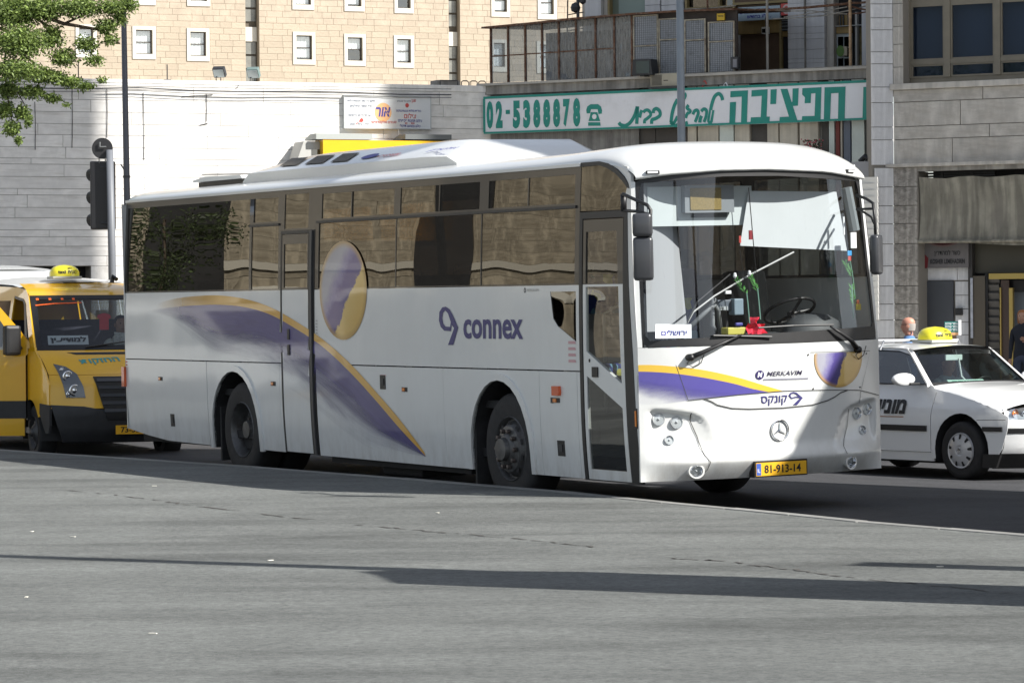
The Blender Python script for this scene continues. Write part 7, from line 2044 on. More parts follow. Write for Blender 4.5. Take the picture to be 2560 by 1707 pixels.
for sd in (0, 1):
    fn = tside if sd == 0 else tside_f
    A = tarch(AX+.01); B = tarch(-2.50)
    patch('front_wing', [(-.365, .22), (A[0][0], .22)] + A + [(A[-1][0], .22), (.55, .22), (.63, .34), (.688, .55), (.695, .655)] + [(.69, .695), (.62, .735), (.50, .79), (.30, .85), (0, .915), (-.30, .965), (-.42, .985), (-.365, .94)], fn, M_TW, tx, res=.06, rb=.05, th=.004)
    patch('front_door', [(-1.46, .29), (-.375, .29), (-.375, .95), (-.43, 1.005), (-1.46, 1.02)], fn, M_TW, tx, res=.3, rb=.09, th=.02)
    patch('rear_door', [(-2.10, .29), (-1.47, .29), (-1.47, 1.02), (-2.45, 1.03), (-2.42, .72), (-2.2, .6)], fn, M_TW, tx, res=.3, rb=.09, th=.02)
    patch('rear_wing', [(-2.11, .29)] + [(x, z) for x, z in B if z > .34] + [(-2.09-.0, .22)][:0] + [(-2.93, .22), (-3.45, .25), (-3.5, .7), (-3.42, .98), (-2.9, 1.02), (-2.46, 1.03), (-2.43, .72), (-2.2, .6)][:0] + [(-3.40, .34), (-3.5, .7), (-3.42, .98), (-2.9, 1.02), (-2.46, 1.03), (-2.43, .74), (-2.25, .70)], fn, M_TW, tx, res=.3, rb=.09, th=.02)
    patch('sill', [(-2.11, .19), (-.34, .19), (-.34, .285), (-2.11, .285)], fn, M_TW, tx, res=.4, off=-.012, th=.02)
    patch('side_moulding', [(-2.1, .515), (-.43, .515), (-.43, .578), (-2.1, .578)], fn, M_BLACK, tx, res=.4, off=.014, th=.02)
    # greenhouse
    w1 = [(-.56, 1.035), (-.93, 1.345), (-1.12, 1.385), (-1.50, 1.395), (-1.50, 1.035)]
    w2 = [(-1.55, 1.035), (-1.55, 1.395), (-2.05, 1.375), (-2.35, 1.30), (-2.35, 1.035)]
    patch('cabin_frame', [(-.44, 1.008), (-.47, 1.02), (-.92, 1.40), (-1.02, 1.425), (-1.3, 1.432), (-1.8, 1.427), (-2.4, 1.387), (-2.75, 1.30), (-3.1, 1.03)], fn, M_TW, tx, holes=[w1, w2], res=.3, rb=.1, th=.02)
    for w_ in (w1, w2):
        patch('side_window', w_, fn, M_TSG, tx, res=.4, rb=.15, off=-.006, th=0)
        cx_ = sum(p[0] for p in w_)/len(w_); cz_ = sum(p[1] for p in w_)/len(w_)
        o_ = [(cx_+(x-cx_)*1.05, cz_+(z-cz_)*1.07) for x, z in w_]
        patch('window_seal', o_, fn, M_BLACK, tx, holes=[w_[::-1]], res=.4, off=.004, th=.01)
    vs = []
    A2 = [(A[0][0], .2)] + A + [(A[-1][0], .2)]
    for x, z in A2: vs += [fn(x, z, -.002), Vector((x, .45 if sd else -.45, z))]
    MB().add(vs, [(2*i, 2*i+1, 2*i+3, 2*i+2) for i in range(len(A2)-1)]).build('wheel_housing', M_DIM, tx)
    sgn = 1 if sd else -1
    car_wheel(tx, AX, sgn*.855, .318, .20, sgn, 'cover', steer=radians(0))
    car_wheel(tx, -2.50, sgn*.855, .318, .20, sgn, 'cover')
    # door mirror
    m_ = MB().lathe([(.001, -.10), (.06, -.085), (.085, -.03), (.085, .02), (.07, .045), (.001, .05)], Matrix(((0, 0, .8, 0), (1.9, 0, 0, 0), (0, .85, 0, 0), (0, 0, 0, 1))), 18).build('door_mirror', M_TW, tx, smooth=True)
    m_.location = (-.66, sgn*1.0, 1.085)
    MB().box(-.70, -.60, sgn*.80, sgn*.95, 1.02, 1.05).build('mirror_foot', M_BLACK, tx, bevel=.01)
patch('front_bumper', [(-.752, .20), (.752, .20), (.752, .78), (.64, .72), (.25, .69), (-.25, .69), (-.64, .72), (-.752, .78)], tfront, M_TW, tx, res=.05, rb=.06, off=.006, th=.006)
patch('bumper_moulding', [(-.745, .515), (-.2, .515), (-.2, .57), (-.745, .57)], tfront, M_BLACK, tx, res=.1, off=.014, th=.02)
patch('bumper_moulding', [(.42, .545), (.66, .545), (.66, .585), (.42, .585)][:0] or [(.42, .535), (.64, .535), (.64, .585), (.42, .585)], tside, M_BLACK, tx, res=.1, off=.014, th=.02)
patch("bumper_valance", [(-.752, .13), (.752, .13), (.752, .295), (-.752, .295)], tfront, M_BLACK, tx, res=.05, rb=.06, off=.02, th=.03)
patch('bumper_valance', [(.40, .14), (.56, .14), (.62, .29), (.42, .29)], tside, M_BLACK, tx, res=.1, off=.008, th=.03)
strip_line('panel_seam', [(.34, .655), (.50, .66), (.67, .662)], .006, tside, M_SEAM, tx, off=.003, th=0)
hl = patch('headlight', [(-.745, .655), (-.35, .675), (-.32, .80), (-.55, .80), (-.70, .775)], lambda a, b, d: Vector((interp([(.6, .68), (.8, .62)], b) + .24*(1-min(1, abs(a)/.745)**2.4) + d, a, b)), glass('headlight_lens', (.8, .85, .9), .25), tx, res=.08, off=.018, th=0)
patch('headlight_bowl', [(-.74, .66), (-.36, .68), (-.33, .79), (-.55, .79), (-.70, .765)], lambda a, b, d: Vector((interp([(.6, .65), (.8, .60)], b) + .22*(1-min(1, abs(a)/.745)**2.4) + d, a, b)), pbr('lamp_silver', (.6, .6, .62), .2, metal=.9), tx, res=.06, off=.0, th=0)
for y in (-.66, -.56, -.45):
    c = Vector((.67 + .2*(1-(abs(y)/.745)**2.4), y, .73))
    MB().lathe([(.045, 0), (.035, -.02), (.012, -.01), (.001, .01)], Matrix.Translation(c) @ Matrix.Rotation(pi/2, 4, 'Y'), 14).build('lamp_bowl', M_CHROME if y != -.66 else M_AMBER, tx, smooth=True)
patch('bonnet', [(s_*(TW(interp(HZ, x_)) - ttap(x_)), x_) for s_, xs_ in ((-1, (-.47, -.3, -.15, 0, .15, .3, .4, .5, .57, .62)), (1, (.62, .57, .5, .4, .3, .15, 0, -.15, -.3, -.47))) for x_ in xs_][::-1][::-1], thood, M_TW, tx, res=.06, rb=.05, th=0)
patch('windshield', [(-.745, 1.03), (.745, 1.03), (.60, 1.40), (-.60, 1.40)], twind, M_TG, tx, res=.12, rb=.08, th=0)
patch('windshield_seal', [(-.765, 1.012), (.765, 1.012), (.615, 1.418), (-.615, 1.418)], twind, M_BLACK, tx, holes=[[(-.725, 1.045), (-.58, 1.39), (.58, 1.39), (.725, 1.045)]], res=.12, rb=.08, off=.003, th=.008)
patch('a_pillar', [(-.80, 1.0), (-.762, 1.01), (-.612, 1.418), (-.64, 1.42)], twind, M_TW, tx, res=.12, rb=.08, off=.002, th=.02)
patch('a_pillar', [(.762, 1.01), (.80, 1.0), (.64, 1.42), (.612, 1.418)], twind, M_TW, tx, res=.12, rb=.08, off=.002, th=.02)
patch('roof', [(-.64, -.88), (.64, -.88), (.62, -1.3), (.62, -2.2), (.66, -2.7), (.74, -3.15), (-.74, -3.15), (-.66, -2.7), (-.62, -2.2), (-.62, -1.3)][::-1], troof, M_TW, tx, res=.12, rb=.12, th=0)
patch('boot_lid', [(-.75, -3.1), (.75, -3.1), (.70, -3.45), (-.70, -3.45)], lambda a, b, d: Vector((b, a, interp([(-3.5, .98), (-3.1, 1.06)], b)+d)), M_TW, tx, res=.3, th=0)
MB().box(-3.5, -3.44, -.74, .74, .25, .98).build('rear_panel', M_TW, tx)
MB().box(-3.4, .35, -.72, .72, .16, .22).build('floor', M_DIM, tx)
MB().box(-.38, .3, -.6, .6, .35, .80).build('engine_bay', M_DIM, tx)
MB().prism([(-.75, .5), (-.40, .5), (-.38, .97), (-.52, 1.0), (-.75, .95)], lambda a, b, d: Vector((a, d, b)), -.72, .72).build('dashboard', pbr('taxi_dash', (.03, .032, .035), .7), tx)
for y in (-.38, .36):
    s = MB().box(-1.55, -1.05, y-.24, y+.24, .38, .55).build('seat_cushion', pbr('taxi_seat', (.06, .06, .065), .9), tx, bevel=.04)
    s = MB().box(-1.66, -1.5, y-.23, y+.23, .45, 1.05).build('seat_back', pbr('taxi_seat', (.06, .06, .065), .9), tx, bevel=.05)
    MB().box(-1.62, -1.52, y-.12, y+.12, 1.06, 1.22).build('headrest', pbr('taxi_seat', (.06, .06, .065), .9), tx, bevel=.03)
MB().box(-2.5, -2.35, -.6, .6, .45, 1.1).build('rear_seat', pbr('taxi_seat', (.06, .06, .065), .9), tx, bevel=.05)
tw_ = MB(); Mw = Matrix.Translation((-.85, .36, .93)) @ Matrix.Rotation(radians(-62), 4, 'Y')
vs = [Mw @ Vector(((.18+.013*cos(2*pi*j/6))*cos(2*pi*i/24), (.18+.013*cos(2*pi*j/6))*sin(2*pi*i/24), .013*sin(2*pi*j/6))) for i in range(24) for j in range(6)]
tw_.add(vs, [(i*6+j, i*6+(j+1) % 6, ((i+1) % 24)*6+(j+1) % 6, ((i+1) % 24)*6+j) for i in range(24) for j in range(6)]).build('steering_wheel', M_BLACK, tx, smooth=True)
MB().box(-.90, -.88, -.14, .12, 1.28, 1.345).build('rear_view_mirror', pbr('mirror_pale', (.75, .82, .80), .2), tx, bevel=.008)
MB().tube([(-.82, -.0, 1.30), (-.80, .02, 1.10), (-.70, .06, 1.0)], .012, 6).build('phone_holder', M_PAPER, tx)
MB().tube([(-.90, 0, 1.34), (-.88, 0, 1.42)], .012, 6).build('mirror_stem', M_BLACK, tx)
cd = MB().add([(-.50, -.42, 1.005), (-.50, .14, 1.005), (-.58, .14, 1.07), (-.58, -.42, 1.07)], [(0, 1, 2, 3)]).build('dashboard_card', pbr('pale_green_card', (.55, .75, .66), .7), tx)
text_mb('הרשוב', (-.36, .08, 1.018, 1.058), lambda a, b, d: Vector((-.495 - (b-1.005)*1.2, a, b)), fat=.04).build('card_lettering', pbr('green_ink', (.02, .25, .14), .5), tx)
lt = lambda a, b, d: tside(a, b, .012)
text_mb('תוינומ', (-1.42, -.78, .70, .86), lt, fat=.045).build('side_lettering', M_INK, tx)
strip_line('side_underline', [(-1.3, .665), (-.80, .668)], .012, tside, pbr('orange_grey', (.35, .18, .1), .5), tx, off=.004, th=0)
MB().box(-.60, -.55, -.865, -.86, .5, .5).build('door_mark', M_INK, tx) if False else None
# roof bars
for x in (-1.42, -1.95):
    MB().tube([(x, -.64, 1.40), (x, -.58, 1.50), (x, .58, 1.50), (x, .64, 1.40)], .014, 6).build('roof_bar', pbr('bar_silver', (.35, .36, .38), .4, metal=.6), tx)
TM = Matrix.Translation(TO) @ Matrix.Rotation(TA, 4, 'Z')
p = TM @ Vector((-1.22, .02, 1.475))
taxi_light(p, TA, 'yellow domed taxi sign on the roof of the white saloon taxi', .20, .15)
# ------------------------------------------------------------ people
def skin_body(joints, edges, radii, name, mat, parent, root=0, sub=2):
    me = bpy.data.meshes.new(name); me.from_pydata([Vector(j) for j in joints], edges, [])
    ob = bpy.data.objects.new(name, me); COL.objects.link(ob)
    bm = bmesh.new(); bm.from_mesh(me); bm.verts.layers.skin.verify(); bm.to_mesh(me); bm.free()
    md = ob.modifiers.new('skin', 'SKIN'); sv = me.skin_vertices
    for i, r in enumerate(radii):
        r = r if isinstance(r, tuple) else (r, r)
        sv[0].data[i].radius = r
        sv[0].data[i].use_root = (i == root)
    ob.modifiers.new('sub', 'SUBSURF').levels = sub
    dg = bpy.context.evaluated_depsgraph_get(); dg.update()
    m2 = bpy.data.meshes.new_from_object(ob.evaluated_get(dg))
    bpy.data.objects.remove(ob)
    for p in m2.polygons: p.use_smooth = True
    m2.name = name
    return link(name, m2, parent, mat)

def head(parent, c, yaw=0.0, pitch=0.0, hair=None, hairmat=None, skin=None, scale=1.0, glasses=False):
    M = Matrix.Translation(c) @ Matrix.Rotation(yaw, 4, 'Z') @ Matrix.Rotation(pitch, 4, 'Y') @ Matrix.Scale(scale, 4)
    b = MB(); prof = [(-.118, .030), (-.105, .048), (-.08, .060), (-.05, .068), (-.01, .073), (.03, .077), (.065, .074), (.09, .060), (.108, .038), (.117, .001)]
    n = 20; vs = []
    for z, r in prof:
        for k in range(n):
            a = 2*pi*k/n; x, y = r*1.22*cos(a), r*sin(a)
            if cos(a) > 0 and z < -.03: x += .012*cos(a)
            if abs(a) < .35 or abs(a-2*pi) < .35:
                if -.035 < z < .02: x += .018
            vs.append(M @ Vector((x - .006, y, z)))
    b.add(vs, [(j*n+k, j*n+(k+1) % n, (j+1)*n+(k+1) % n, (j+1)*n+k) for j in range(len(prof)-1) for k in range(n)] + [tuple(range(n-1, -1, -1))])
    # nose, ears
    b.add([M @ Vector(p) for p in [(.085, -.012, -.035), (.085, .012, -.035), (.112, 0, -.032), (.088, 0, .012)]], [(0, 1, 2), (0, 2, 3), (2, 1, 3), (0, 3, 1)])
    for s in (-1, 1):
        b.lathe([(.001, -.008), (.026, -.004), (.028, .004), (.001, .010)], M @ Matrix.Translation((-.005, s*.078, -.01)) @ Matrix.Rotation(pi/2, 4, 'X'), 10)
    h = b.build('head', skin or M_SKIN, parent, smooth=True, autos=60)
    for s in (-1, 1):
        MB().lathe([(.001, 0), (.009, .002), (.001, .006)], M @ Matrix.Translation((.083, s*.030, .012)) @ Matrix.Rotation(pi/2, 4, 'Y'), 8).build('eye', M_INK, h)
    MB().box(0, .002, -.022, .022, -.003, .003).build('mouth', pbr('lip', (.25, .08, .07), .6), h).matrix_local = M @ Matrix.Translation((.088, 0, -.062))
    if glasses:
        MB().tube([M @ Vector(p) for p in [(-.01, .08, .015), (.085, .065, .018), (.098, .03, .018), (.10, 0, .018), (.098, -.03, .018), (.085, -.065, .018), (-.01, -.08, .015)]], .0025, 5).build('glasses', M_INK, h)
    if hair == 'back':
        vs = []
        for z, r in ((-.07, .074), (-.03, .080), (.01, .082), (.03, .080)):
            for k in range(11):
                a = radians(95+k*17); vs.append(M @ Vector((r*1.22*cos(a)-.008, r*sin(a), z)))
        MB().add(vs, [(j*11+k, j*11+k+1, (j+1)*11+k+1, (j+1)*11+k) for j in range(3) for k in range(10)]).build('hair', hairmat, h, smooth=True)
    elif hair:
        hb = MB(); vs = []
        pr = hair
        for z, r, back in pr:
            for k in range(n):
                a = 2*pi*k/n; x, y = r*1.2*cos(a), r*sin(a)
                if cos(a) > .1: x = x*back
                vs.append(M @ Vector((x-.012, y, z)))
        hb.add(vs, [(j*n+k, j*n+(k+1) % n, (j+1)*n+(k+1) % n, (j+1)*n+k) for j in range(len(pr)-1) for k in range(n)])
        hb.build('hair', hairmat, h, smooth=True)
    return h

def hand(parent, wrist, d, up, mat, size=1.0, curl=.5):
    d = Vector(d).normalized(); up = Vector(up); side = d.cross(up).normalized(); up = side.cross(d).normalized()
    W = Vector(wrist); b = MB()
    b.tube([W - d*.01, W + d*.035*size, W + d*.085*size], [.024*size, .036*size, .034*size], 8)
    for k, L in enumerate((.070, .080, .075, .058)):
        o = W + d*.08*size + side*(k-1.5)*.019*size
        p1 = o + (d*.9 - up*curl*.4)*L*.45*size; p2 = p1 + (d*.6 - up*curl)*L*.35*size; p3 = p2 + (d*.2 - up*curl)*L*.25*size
        b.tube([o, p1, p2, p3], [.0095*size, .009*size, .008*size, .006*size], 6)
    o = W + d*.03*size - side*.032*size
    b.tube([o, o + (d*.6 - side*.6)*.035*size, o + (d*.9 - side*.3 - up*curl*.4)*.06*size], [.012*size, .010*size, .007*size], 6)
    return b.build('hand', mat, parent, smooth=True)

def standing(name, label, loc, rz_, H, top, trousers, shoes, hairp, hairm, skin=None, female=False, arms='down', glasses=False, group=None):
    t = thing('person', label, 'person', loc, rz_, group)
    k = H/1.75; sk = skin or M_SKIN; sh = .185*k*(0.9 if female else 1.0)
    # body as one continuous figure, facing +X
    J = [(0, 0, .95*k), (0, 0, 1.10*k), (0, 0, 1.28*k), (0, 0, 1.42*k), (.005*k, 0, 1.50*k), (.015*k, 0, 1.58*k),
         (0, -.095*k, .90*k), (.01, -.10*k, .50*k), (-.02, -.10*k, .09*k), (.10*k, -.105*k, .04*k),
         (0, .095*k, .90*k), (.05, .10*k, .50*k), (.03, .10*k, .09*k), (.15*k, .105*k, .04*k),
         (0, -sh, 1.40*k), (-.02, -sh-.045*k, 1.12*k), (.05, -sh-.05*k, .87*k),
         (0, sh, 1.40*k), (-.02, sh+.045*k, 1.12*k), (.05, sh+.05*k, .87*k)]
    if arms == 'up':
        J[18] = (.08, sh+.05*k, 1.16*k); J[19] = (.26, sh-.05*k, 1.22*k)
    E = [(0, 1), (1, 2), (2, 3), (3, 4), (4, 5), (0, 6), (6, 7), (7, 8), (8, 9), (0, 10), (10, 11), (11, 12), (12, 13), (3, 14), (14, 15), (15, 16), (3, 17), (17, 18), (18, 19)]
    R = [(.13, .16), (.115, .14), (.125, .165), (.10, .13), .055, .052, .095, .062, .042, .038, .095, .062, .042, .038, .062, .045, .030, .062, .045, .030]
    R = [tuple(a*k for a in r) if isinstance(r, tuple) else r*k for r in R]
    skin_body(J, E, R, 'body', top, t)
    # trousers and neck skin as clothing layers over the same skeleton
    JT = [J[0], J[6], J[7], J[8], J[10], J[11], J[12], (0, 0, 1.02*k)]
    skin_body(JT, [(0, 1), (1, 2), (2, 3), (0, 4), (4, 5), (5, 6), (0, 7)], [(.150*k, .178*k), .108*k, .076*k, .062*k, .108*k, .076*k, .062*k, (.135*k, .165*k)], 'trousers', trousers, t)
    for a, b in ((8, 9), (12, 13)):
        p, q = Vector(J[a]), Vector(J[b])
        MB().tube([p + Vector((-.03, 0, -.03*k)), (p+q)/2 + Vector((0, 0, -.02)), q + Vector((.02, 0, 0))], [.045*k, .048*k, .036*k], 8).build('shoe', shoes, t, smooth=True)
    MB().tube([Vector(J[3]) + Vector((0, 0, .04)), Vector(J[5]) + Vector((0, 0, .02))], [.056*k, .054*k], 12).build('neck', sk, t, smooth=True)
    head(t, Vector((.02*k, 0, 1.64*k)), 0, 0, hairp, hairm, sk, k*.98, glasses)
    for a, b in ((15, 16), (18, 19)):
        hand(t, J[b], Vector(J[b])-Vector(J[a]), (0, 1, 0), sk, k)
    return t
HAIR_LONG = [(-.13, .085, .05), (-.06, .094, .15), (.0, .092, .45), (.05, .090, .85), (.085, .078, 1.0), (.112, .050, 1.0), (.126, .002, 1.0)]
HAIR_BACK = [(-.05, .078, -.2), (-.01, .082, .0), (.03, .084, .15)]
HAIR_SHORT = [(-.04, .080, .0), (.0, .083, .3), (.05, .084, .8), (.085, .074, 1.0), (.11, .048, 1.0), (.124, .002, 1.0)]
M_HGREY = pbr('grey_hair', (.30, .28, .26), .9); M_HORG = pbr('ginger_hair', (.35, .14, .05), .8); M_HDARK = pbr('dark_hair', (.02, .016, .012), .8)
standing('person', 'bald man in blue shirt and glasses standing behind the white taxi', (5.06, 43.2, .02), radians(168), 1.62, pbr('blue_shirt', (.09, .19, .38), .8), pbr('dark_trousers', (.03, .03, .04), .9), M_BLACK, 'back', M_HGREY, pbr('ruddy_skin', (.50, .24, .17), .5), glasses=True)
standing('person', 'woman with ginger hair and dark coat in the brass doorway at right edge', (8.62, 57.3, .02), radians(-110), 1.66, pbr('dark_coat', (.022, .024, .032), .9), pbr('dark_jeans', (.05, .06, .09), .9), M_BLACK, HAIR_LONG, M_HORG, None, True, 'up')

def seated(label, M, shirt, hairp, hairm, arms=((.30, .22, 1.0), (.30, -.22, 1.0)), cat='person'):
    """M: seat frame, facing +X, origin on the seat surface centre"""
    t = thing('person', label, cat)
    t.matrix_world = M
    J = [(0, 0, .10), (-.02, 0, .28), (-.03, 0, .42), (-.03, 0, .52), (-.02, 0, .60), (-.01, 0, .66),
         (.05, -.09, .09), (.42, -.11, .12), (.46, -.11, -.28), (.05, .09, .09), (.42, .11, .12), (.46, .11, -.28),
         (-.03, -.18, .50), (.05, -.24, .28), arms[1], (-.03, .18, .50), (.05, .24, .28), arms[0]]
    E = [(0, 1), (1, 2), (2, 3), (3, 4), (4, 5), (0, 6), (6, 7), (7, 8), (0, 9), (9, 10), (10, 11), (3, 12), (12, 13), (13, 14), (3, 15), (15, 16), (16, 17)]
    R = [(.13, .16), (.12, .15), (.125, .165), (.095, .13), .055, .05, .09, .065, .05, .09, .065, .05, .06, .045, .032, .06, .045, .032]
    skin_body(J, E, R, 'body', shirt, t)
    MB().tube([(-.03, 0, .55), (-.01, 0, .68)], [.055, .052], 12).build('neck', M_SKIN, t, smooth=True)
    head(t, Vector((.0, 0, .745)), 0, 0, hairp, hairm)
    for a, b in ((13, 14), (16, 17)): hand(t, J[b], Vector(J[b])-Vector(J[a]), (0, 0, 1), M_SKIN)
    return t
seated('taxi driver in pale shirt seen through the taxi windshield', TM @ Matrix.Translation((-1.35, .36, .50)), pbr('pale_shirt', (.45, .52, .56), .8), HAIR_SHORT, M_HDARK, ((.40, .12, .42), (.40, -.12, .42)))
seated('driver in white shirt reading a paper behind the yellow minibus windshield', VM @ Matrix.Translation((-.75, .42, .94)), pbr('white_shirt', (.62, .66, .62), .8), HAIR_SHORT, M_HDARK, ((.34, .14, .40), (.34, -.12, .40)))
np_ = thing('newspaper', 'open newspaper held by the minibus driver', 'newspaper'); np_.matrix_world = VM @ Matrix.Translation((-.33, .43, 1.45))
MB().add([(0, -.20, -.10), (.08, 0, -.12), (0, .20, -.10), (-.06, .20, .14), (.02, 0, .12), (-.06, -.20, .14)], [(0, 1, 4, 5), (1, 2, 3, 4)]).build('sheet', pbr('newsprint', (.55, .54, .50), .9, var=.35, scale=40), np_)
# ------------------------------------------------------------ street furniture
def px_pole(x, y, Y): p = at_depth(x, y, Y); return p
# left lamp post (its head is hidden in the tree, above the frame)
p = px_pole(321, 470, 60.0)
lp_ = thing('lamp_post', 'slim dark grey lamp post rising behind the rear of the coach', 'lamp post', (p.x, 60, -.05), 0, 'street poles')
MB().tube([(0, 0, 0), (0, 0, 1.2), (-.03, 0, 4.2), (-.07, 0, 9.0)], [.09, .075, .056, .042], 12).build('pole', pbr('lamp_post_grey', (.085, .09, .105), .5), lp_, smooth=True)
MB().tube([(-.07, 0, 9.0), (-.3, -.3, 9.25), (-1.0, -1.0, 9.3)], .035, 8).build('arm', M_GREYMETAL, lp_, smooth=True)
MB().box(-1.5, -.95, -1.3, -1.0, 9.22, 9.36).build('lamp_head', M_GREYMETAL, lp_, bevel=.04)
q = at_depth(312, 418, 60); MB().tube([(0, 0, q.z-.12), (-.13, 0, q.z+.10)], .014, 6).build('hook', M_DARKMETAL, lp_)
MB().lathe([(.066, -.02), (.066, .02)], Matrix.Translation((-.03, 0, q.z-.12)), 14).build('clamp_band', M_DARKMETAL, lp_)
# grey pole in the middle
p = px_pole(1704, 340, 56.0)
lp2 = thing('lamp_post', 'thick blue grey steel pole standing in front of the long sign', 'lamp post', (p.x, 56, -.05), 0, 'street poles')
MB().tube([(0, 0, 0), (0, 0, 4), (-.02, 0, 9)], [.075, .068, .058], 14).build('pole', pbr('pole_blue_grey', (.21, .24, .27), .5, var=.1, scale=3), lp2, smooth=True)
MB().box(-.11, .11, -.11, .11, 0, .05).build('base_plate', M_GREYMETAL, lp2)
MB().tube([(-.02, 0, 9), (.4, -.5, 9.3), (1.2, -1.5, 9.35)], .04, 8).build('arm', M_GREYMETAL, lp2, smooth=True)
# traffic light seen from behind
Y = 49.0
p = at_depth(281, 680, Y)
tl = thing('traffic_light', 'traffic light seen from behind with round black sign on top, behind the yellow minibus', 'traffic light', (p.x, Y, -.05))
PX = lambda x, y: at_depth(x, y, Y) - Vector((p.x, Y, -.05))
MB().tube([(0, 0, 0), PX(280, 640)*1.0, PX(274, 375)], [.06, .056, .052], 14).build('pole', pbr('traffic_pole_grey', (.15, .16, .18), .5), tl, smooth=True)
a, b = PX(223, 403), PX(286, 573)
hs = MB().box(a.x, b.x, .06, .22, b.z, a.z).build('housing', pbr('signal_black', (.010, .010, .012), .5), tl, bevel=.02)
for k in range(3):
    z = lerp(b.z, a.z, (k+.5)/3)
    MB().tube([(a.x+.10, .22, z), (a.x-.01, .34, z-.03)], [.10, .10], 14).build('visor', pbr('signal_black', (.010, .010, .012), .5), hs)
c = PX(255, 371)
M = Matrix.Translation((c.x, .04, c.z)) @ Matrix.Rotation(pi/2, 4, 'X')
rd = MB().lathe([(.001, -.012), (.15, -.012), (.152, 0), (.15, .012), (.001, .012)], M, 30).build('round_sign', pbr('sign_back_black', (.018, .018, .02), .6), tl)
MB().tube([(c.x-.03, -.0, c.z+.09), (c.x-.03, -.0, c.z+.02), (c.x+.06, 0, c.z+.02)], .012, 6).tube([(c.x-.05, .03, c.z-.14), (c.x-.05, .08, c.z-.24)], .008, 5).tube([(c.x+.04, .03, c.z-.14), (c.x+.04, .08, c.z-.22)], .008, 5).build('bracket', pbr('bracket_grey', (.16, .17, .17), .5), tl)
MB().tube([(0, 0, PX(0, 420).z), (a.x+.1, .1, PX(0, 420).z)], .02, 6).tube([(0, 0, PX(0, 560).z), (a.x+.1, .1, PX(0, 560).z)], .02, 6).build('mount', M_DARKMETAL, tl)
# small placard behind the taxi
p = at_depth(2380, 838, 47)
t = thing('placard', 'small teal and orange placard on a short brown post behind the taxi', 'sign', (p.x, 47, .02), radians(-12))
MB().box(-.10, .09, -.015, .015, p.z-.02, p.z+.17).build('board', pbr('teal_board', (.03, .22, .20), .5), t)
MB().box(-.10, .09, -.018, -.016, p.z-.02, p.z+.02).build('orange_band', M_ORANGE, t)
MB().box(.09, .125, -.03, .03, p.z-.02, p.z+.19).build('board_edge', M_PAPER, t)
for k in range(3): text_mb('חוריש ריהמ', (-.09, .08, p.z+.04+k*.042, p.z+.07+k*.042), lambda a, b, d: Vector((a, -.019, b)), fat=.03).build('lettering', M_PAPER, t)
MB().box(-.05, .06, -.03, .03, 0, p.z-.02).build('post', M_BROWN, t)

# ------------------------------------------------------------ trees
def leafmat(name, a, b):
    m = bpy.data.materials.new(name); m.use_nodes = True; nt = m.node_tree
    bs = nt.nodes['Principled BSDF']; bs.inputs['Roughness'].default_value = .55
    g = nt.nodes.new('ShaderNodeNewGeometry')
    r = ramp(nt, [(0, a), (.6, b), (1, tuple(min(1, x*1.5) for x in b))], g.outputs['Random Per Island'])
    nt.links.new(r.outputs[0], bs.inputs['Base Color'])
    tl_ = nt.nodes.new('ShaderNodeBsdfTranslucent'); nt.links.new(r.outputs[0], tl_.inputs[0])
    mx = nt.nodes.new('ShaderNodeMixShader'); mx.inputs[0].default_value = .35
    out = [n for n in nt.nodes if n.type == 'OUTPUT_MATERIAL'][0]
    nt.links.new(bs.outputs[0], mx.inputs[1]); nt.links.new(tl_.outputs[0], mx.inputs[2]); nt.links.new(mx.outputs[0], out.inputs[0])
    return m
M_LEAF = leafmat('olive_green_leaf', (.045, .08, .02), (.20, .27, .07))
M_LEAFD = leafmat('dark_green_leaf', (.02, .03, .012), (.06, .085, .03))
M_BARK = pbr('grey_brown_bark', (.07, .05, .035), .95, var=.4, scale=8, bump=.8, bscale=20)
def leaves(mb, c, rad, n, ll=.07, lw=.02, flat=.8, droop=.3):
    c = Vector(c)
    for i in range(n):
        while True:
            v = Vector((random.uniform(-1, 1), random.uniform(-1, 1), random.uniform(-1, 1)))
            if v.length < 1: break
        v = v*(.35 + .65*random.random())
        p = c + Vector((v.x*rad[0], v.y*rad[1], v.z*rad[2]))
        d = Vector((random.gauss(0, 1), random.gauss(0, 1), random.gauss(-droop, .7))).normalized()
        e = d.cross(Vector((random.gauss(0, 1), random.gauss(0, 1), random.gauss(0, 1)))).normalized()
        L = ll*random.uniform(.6, 1.3); w = lw*random.uniform(.7, 1.3)
        mb.add([p, p+d*L*.5+e*w, p+d*L, p+d*L*.5-e*w], [(0, 1, 2, 3)])
random.seed(5)
TY = 50.0
tree = thing('leafy_tree', 'leafy green tree whose branches hang into the top left corner', 'tree', (-10.6, TY, -.05))
TB = Vector((-10.6, TY, -.05))
def tp(x, y, dy=0): return at_depth(x, y, TY+dy) - TB
tk = MB().tube([(0, 0, 0), (.05, 0, 1.5), (.0, .1, 3.2), (.3, .0, 4.6), (.6, 0, 6.5)], [.22, .18, .15, .11, .05], 12)
tk.build('trunk', M_BARK, tree, smooth=True)
br = MB()
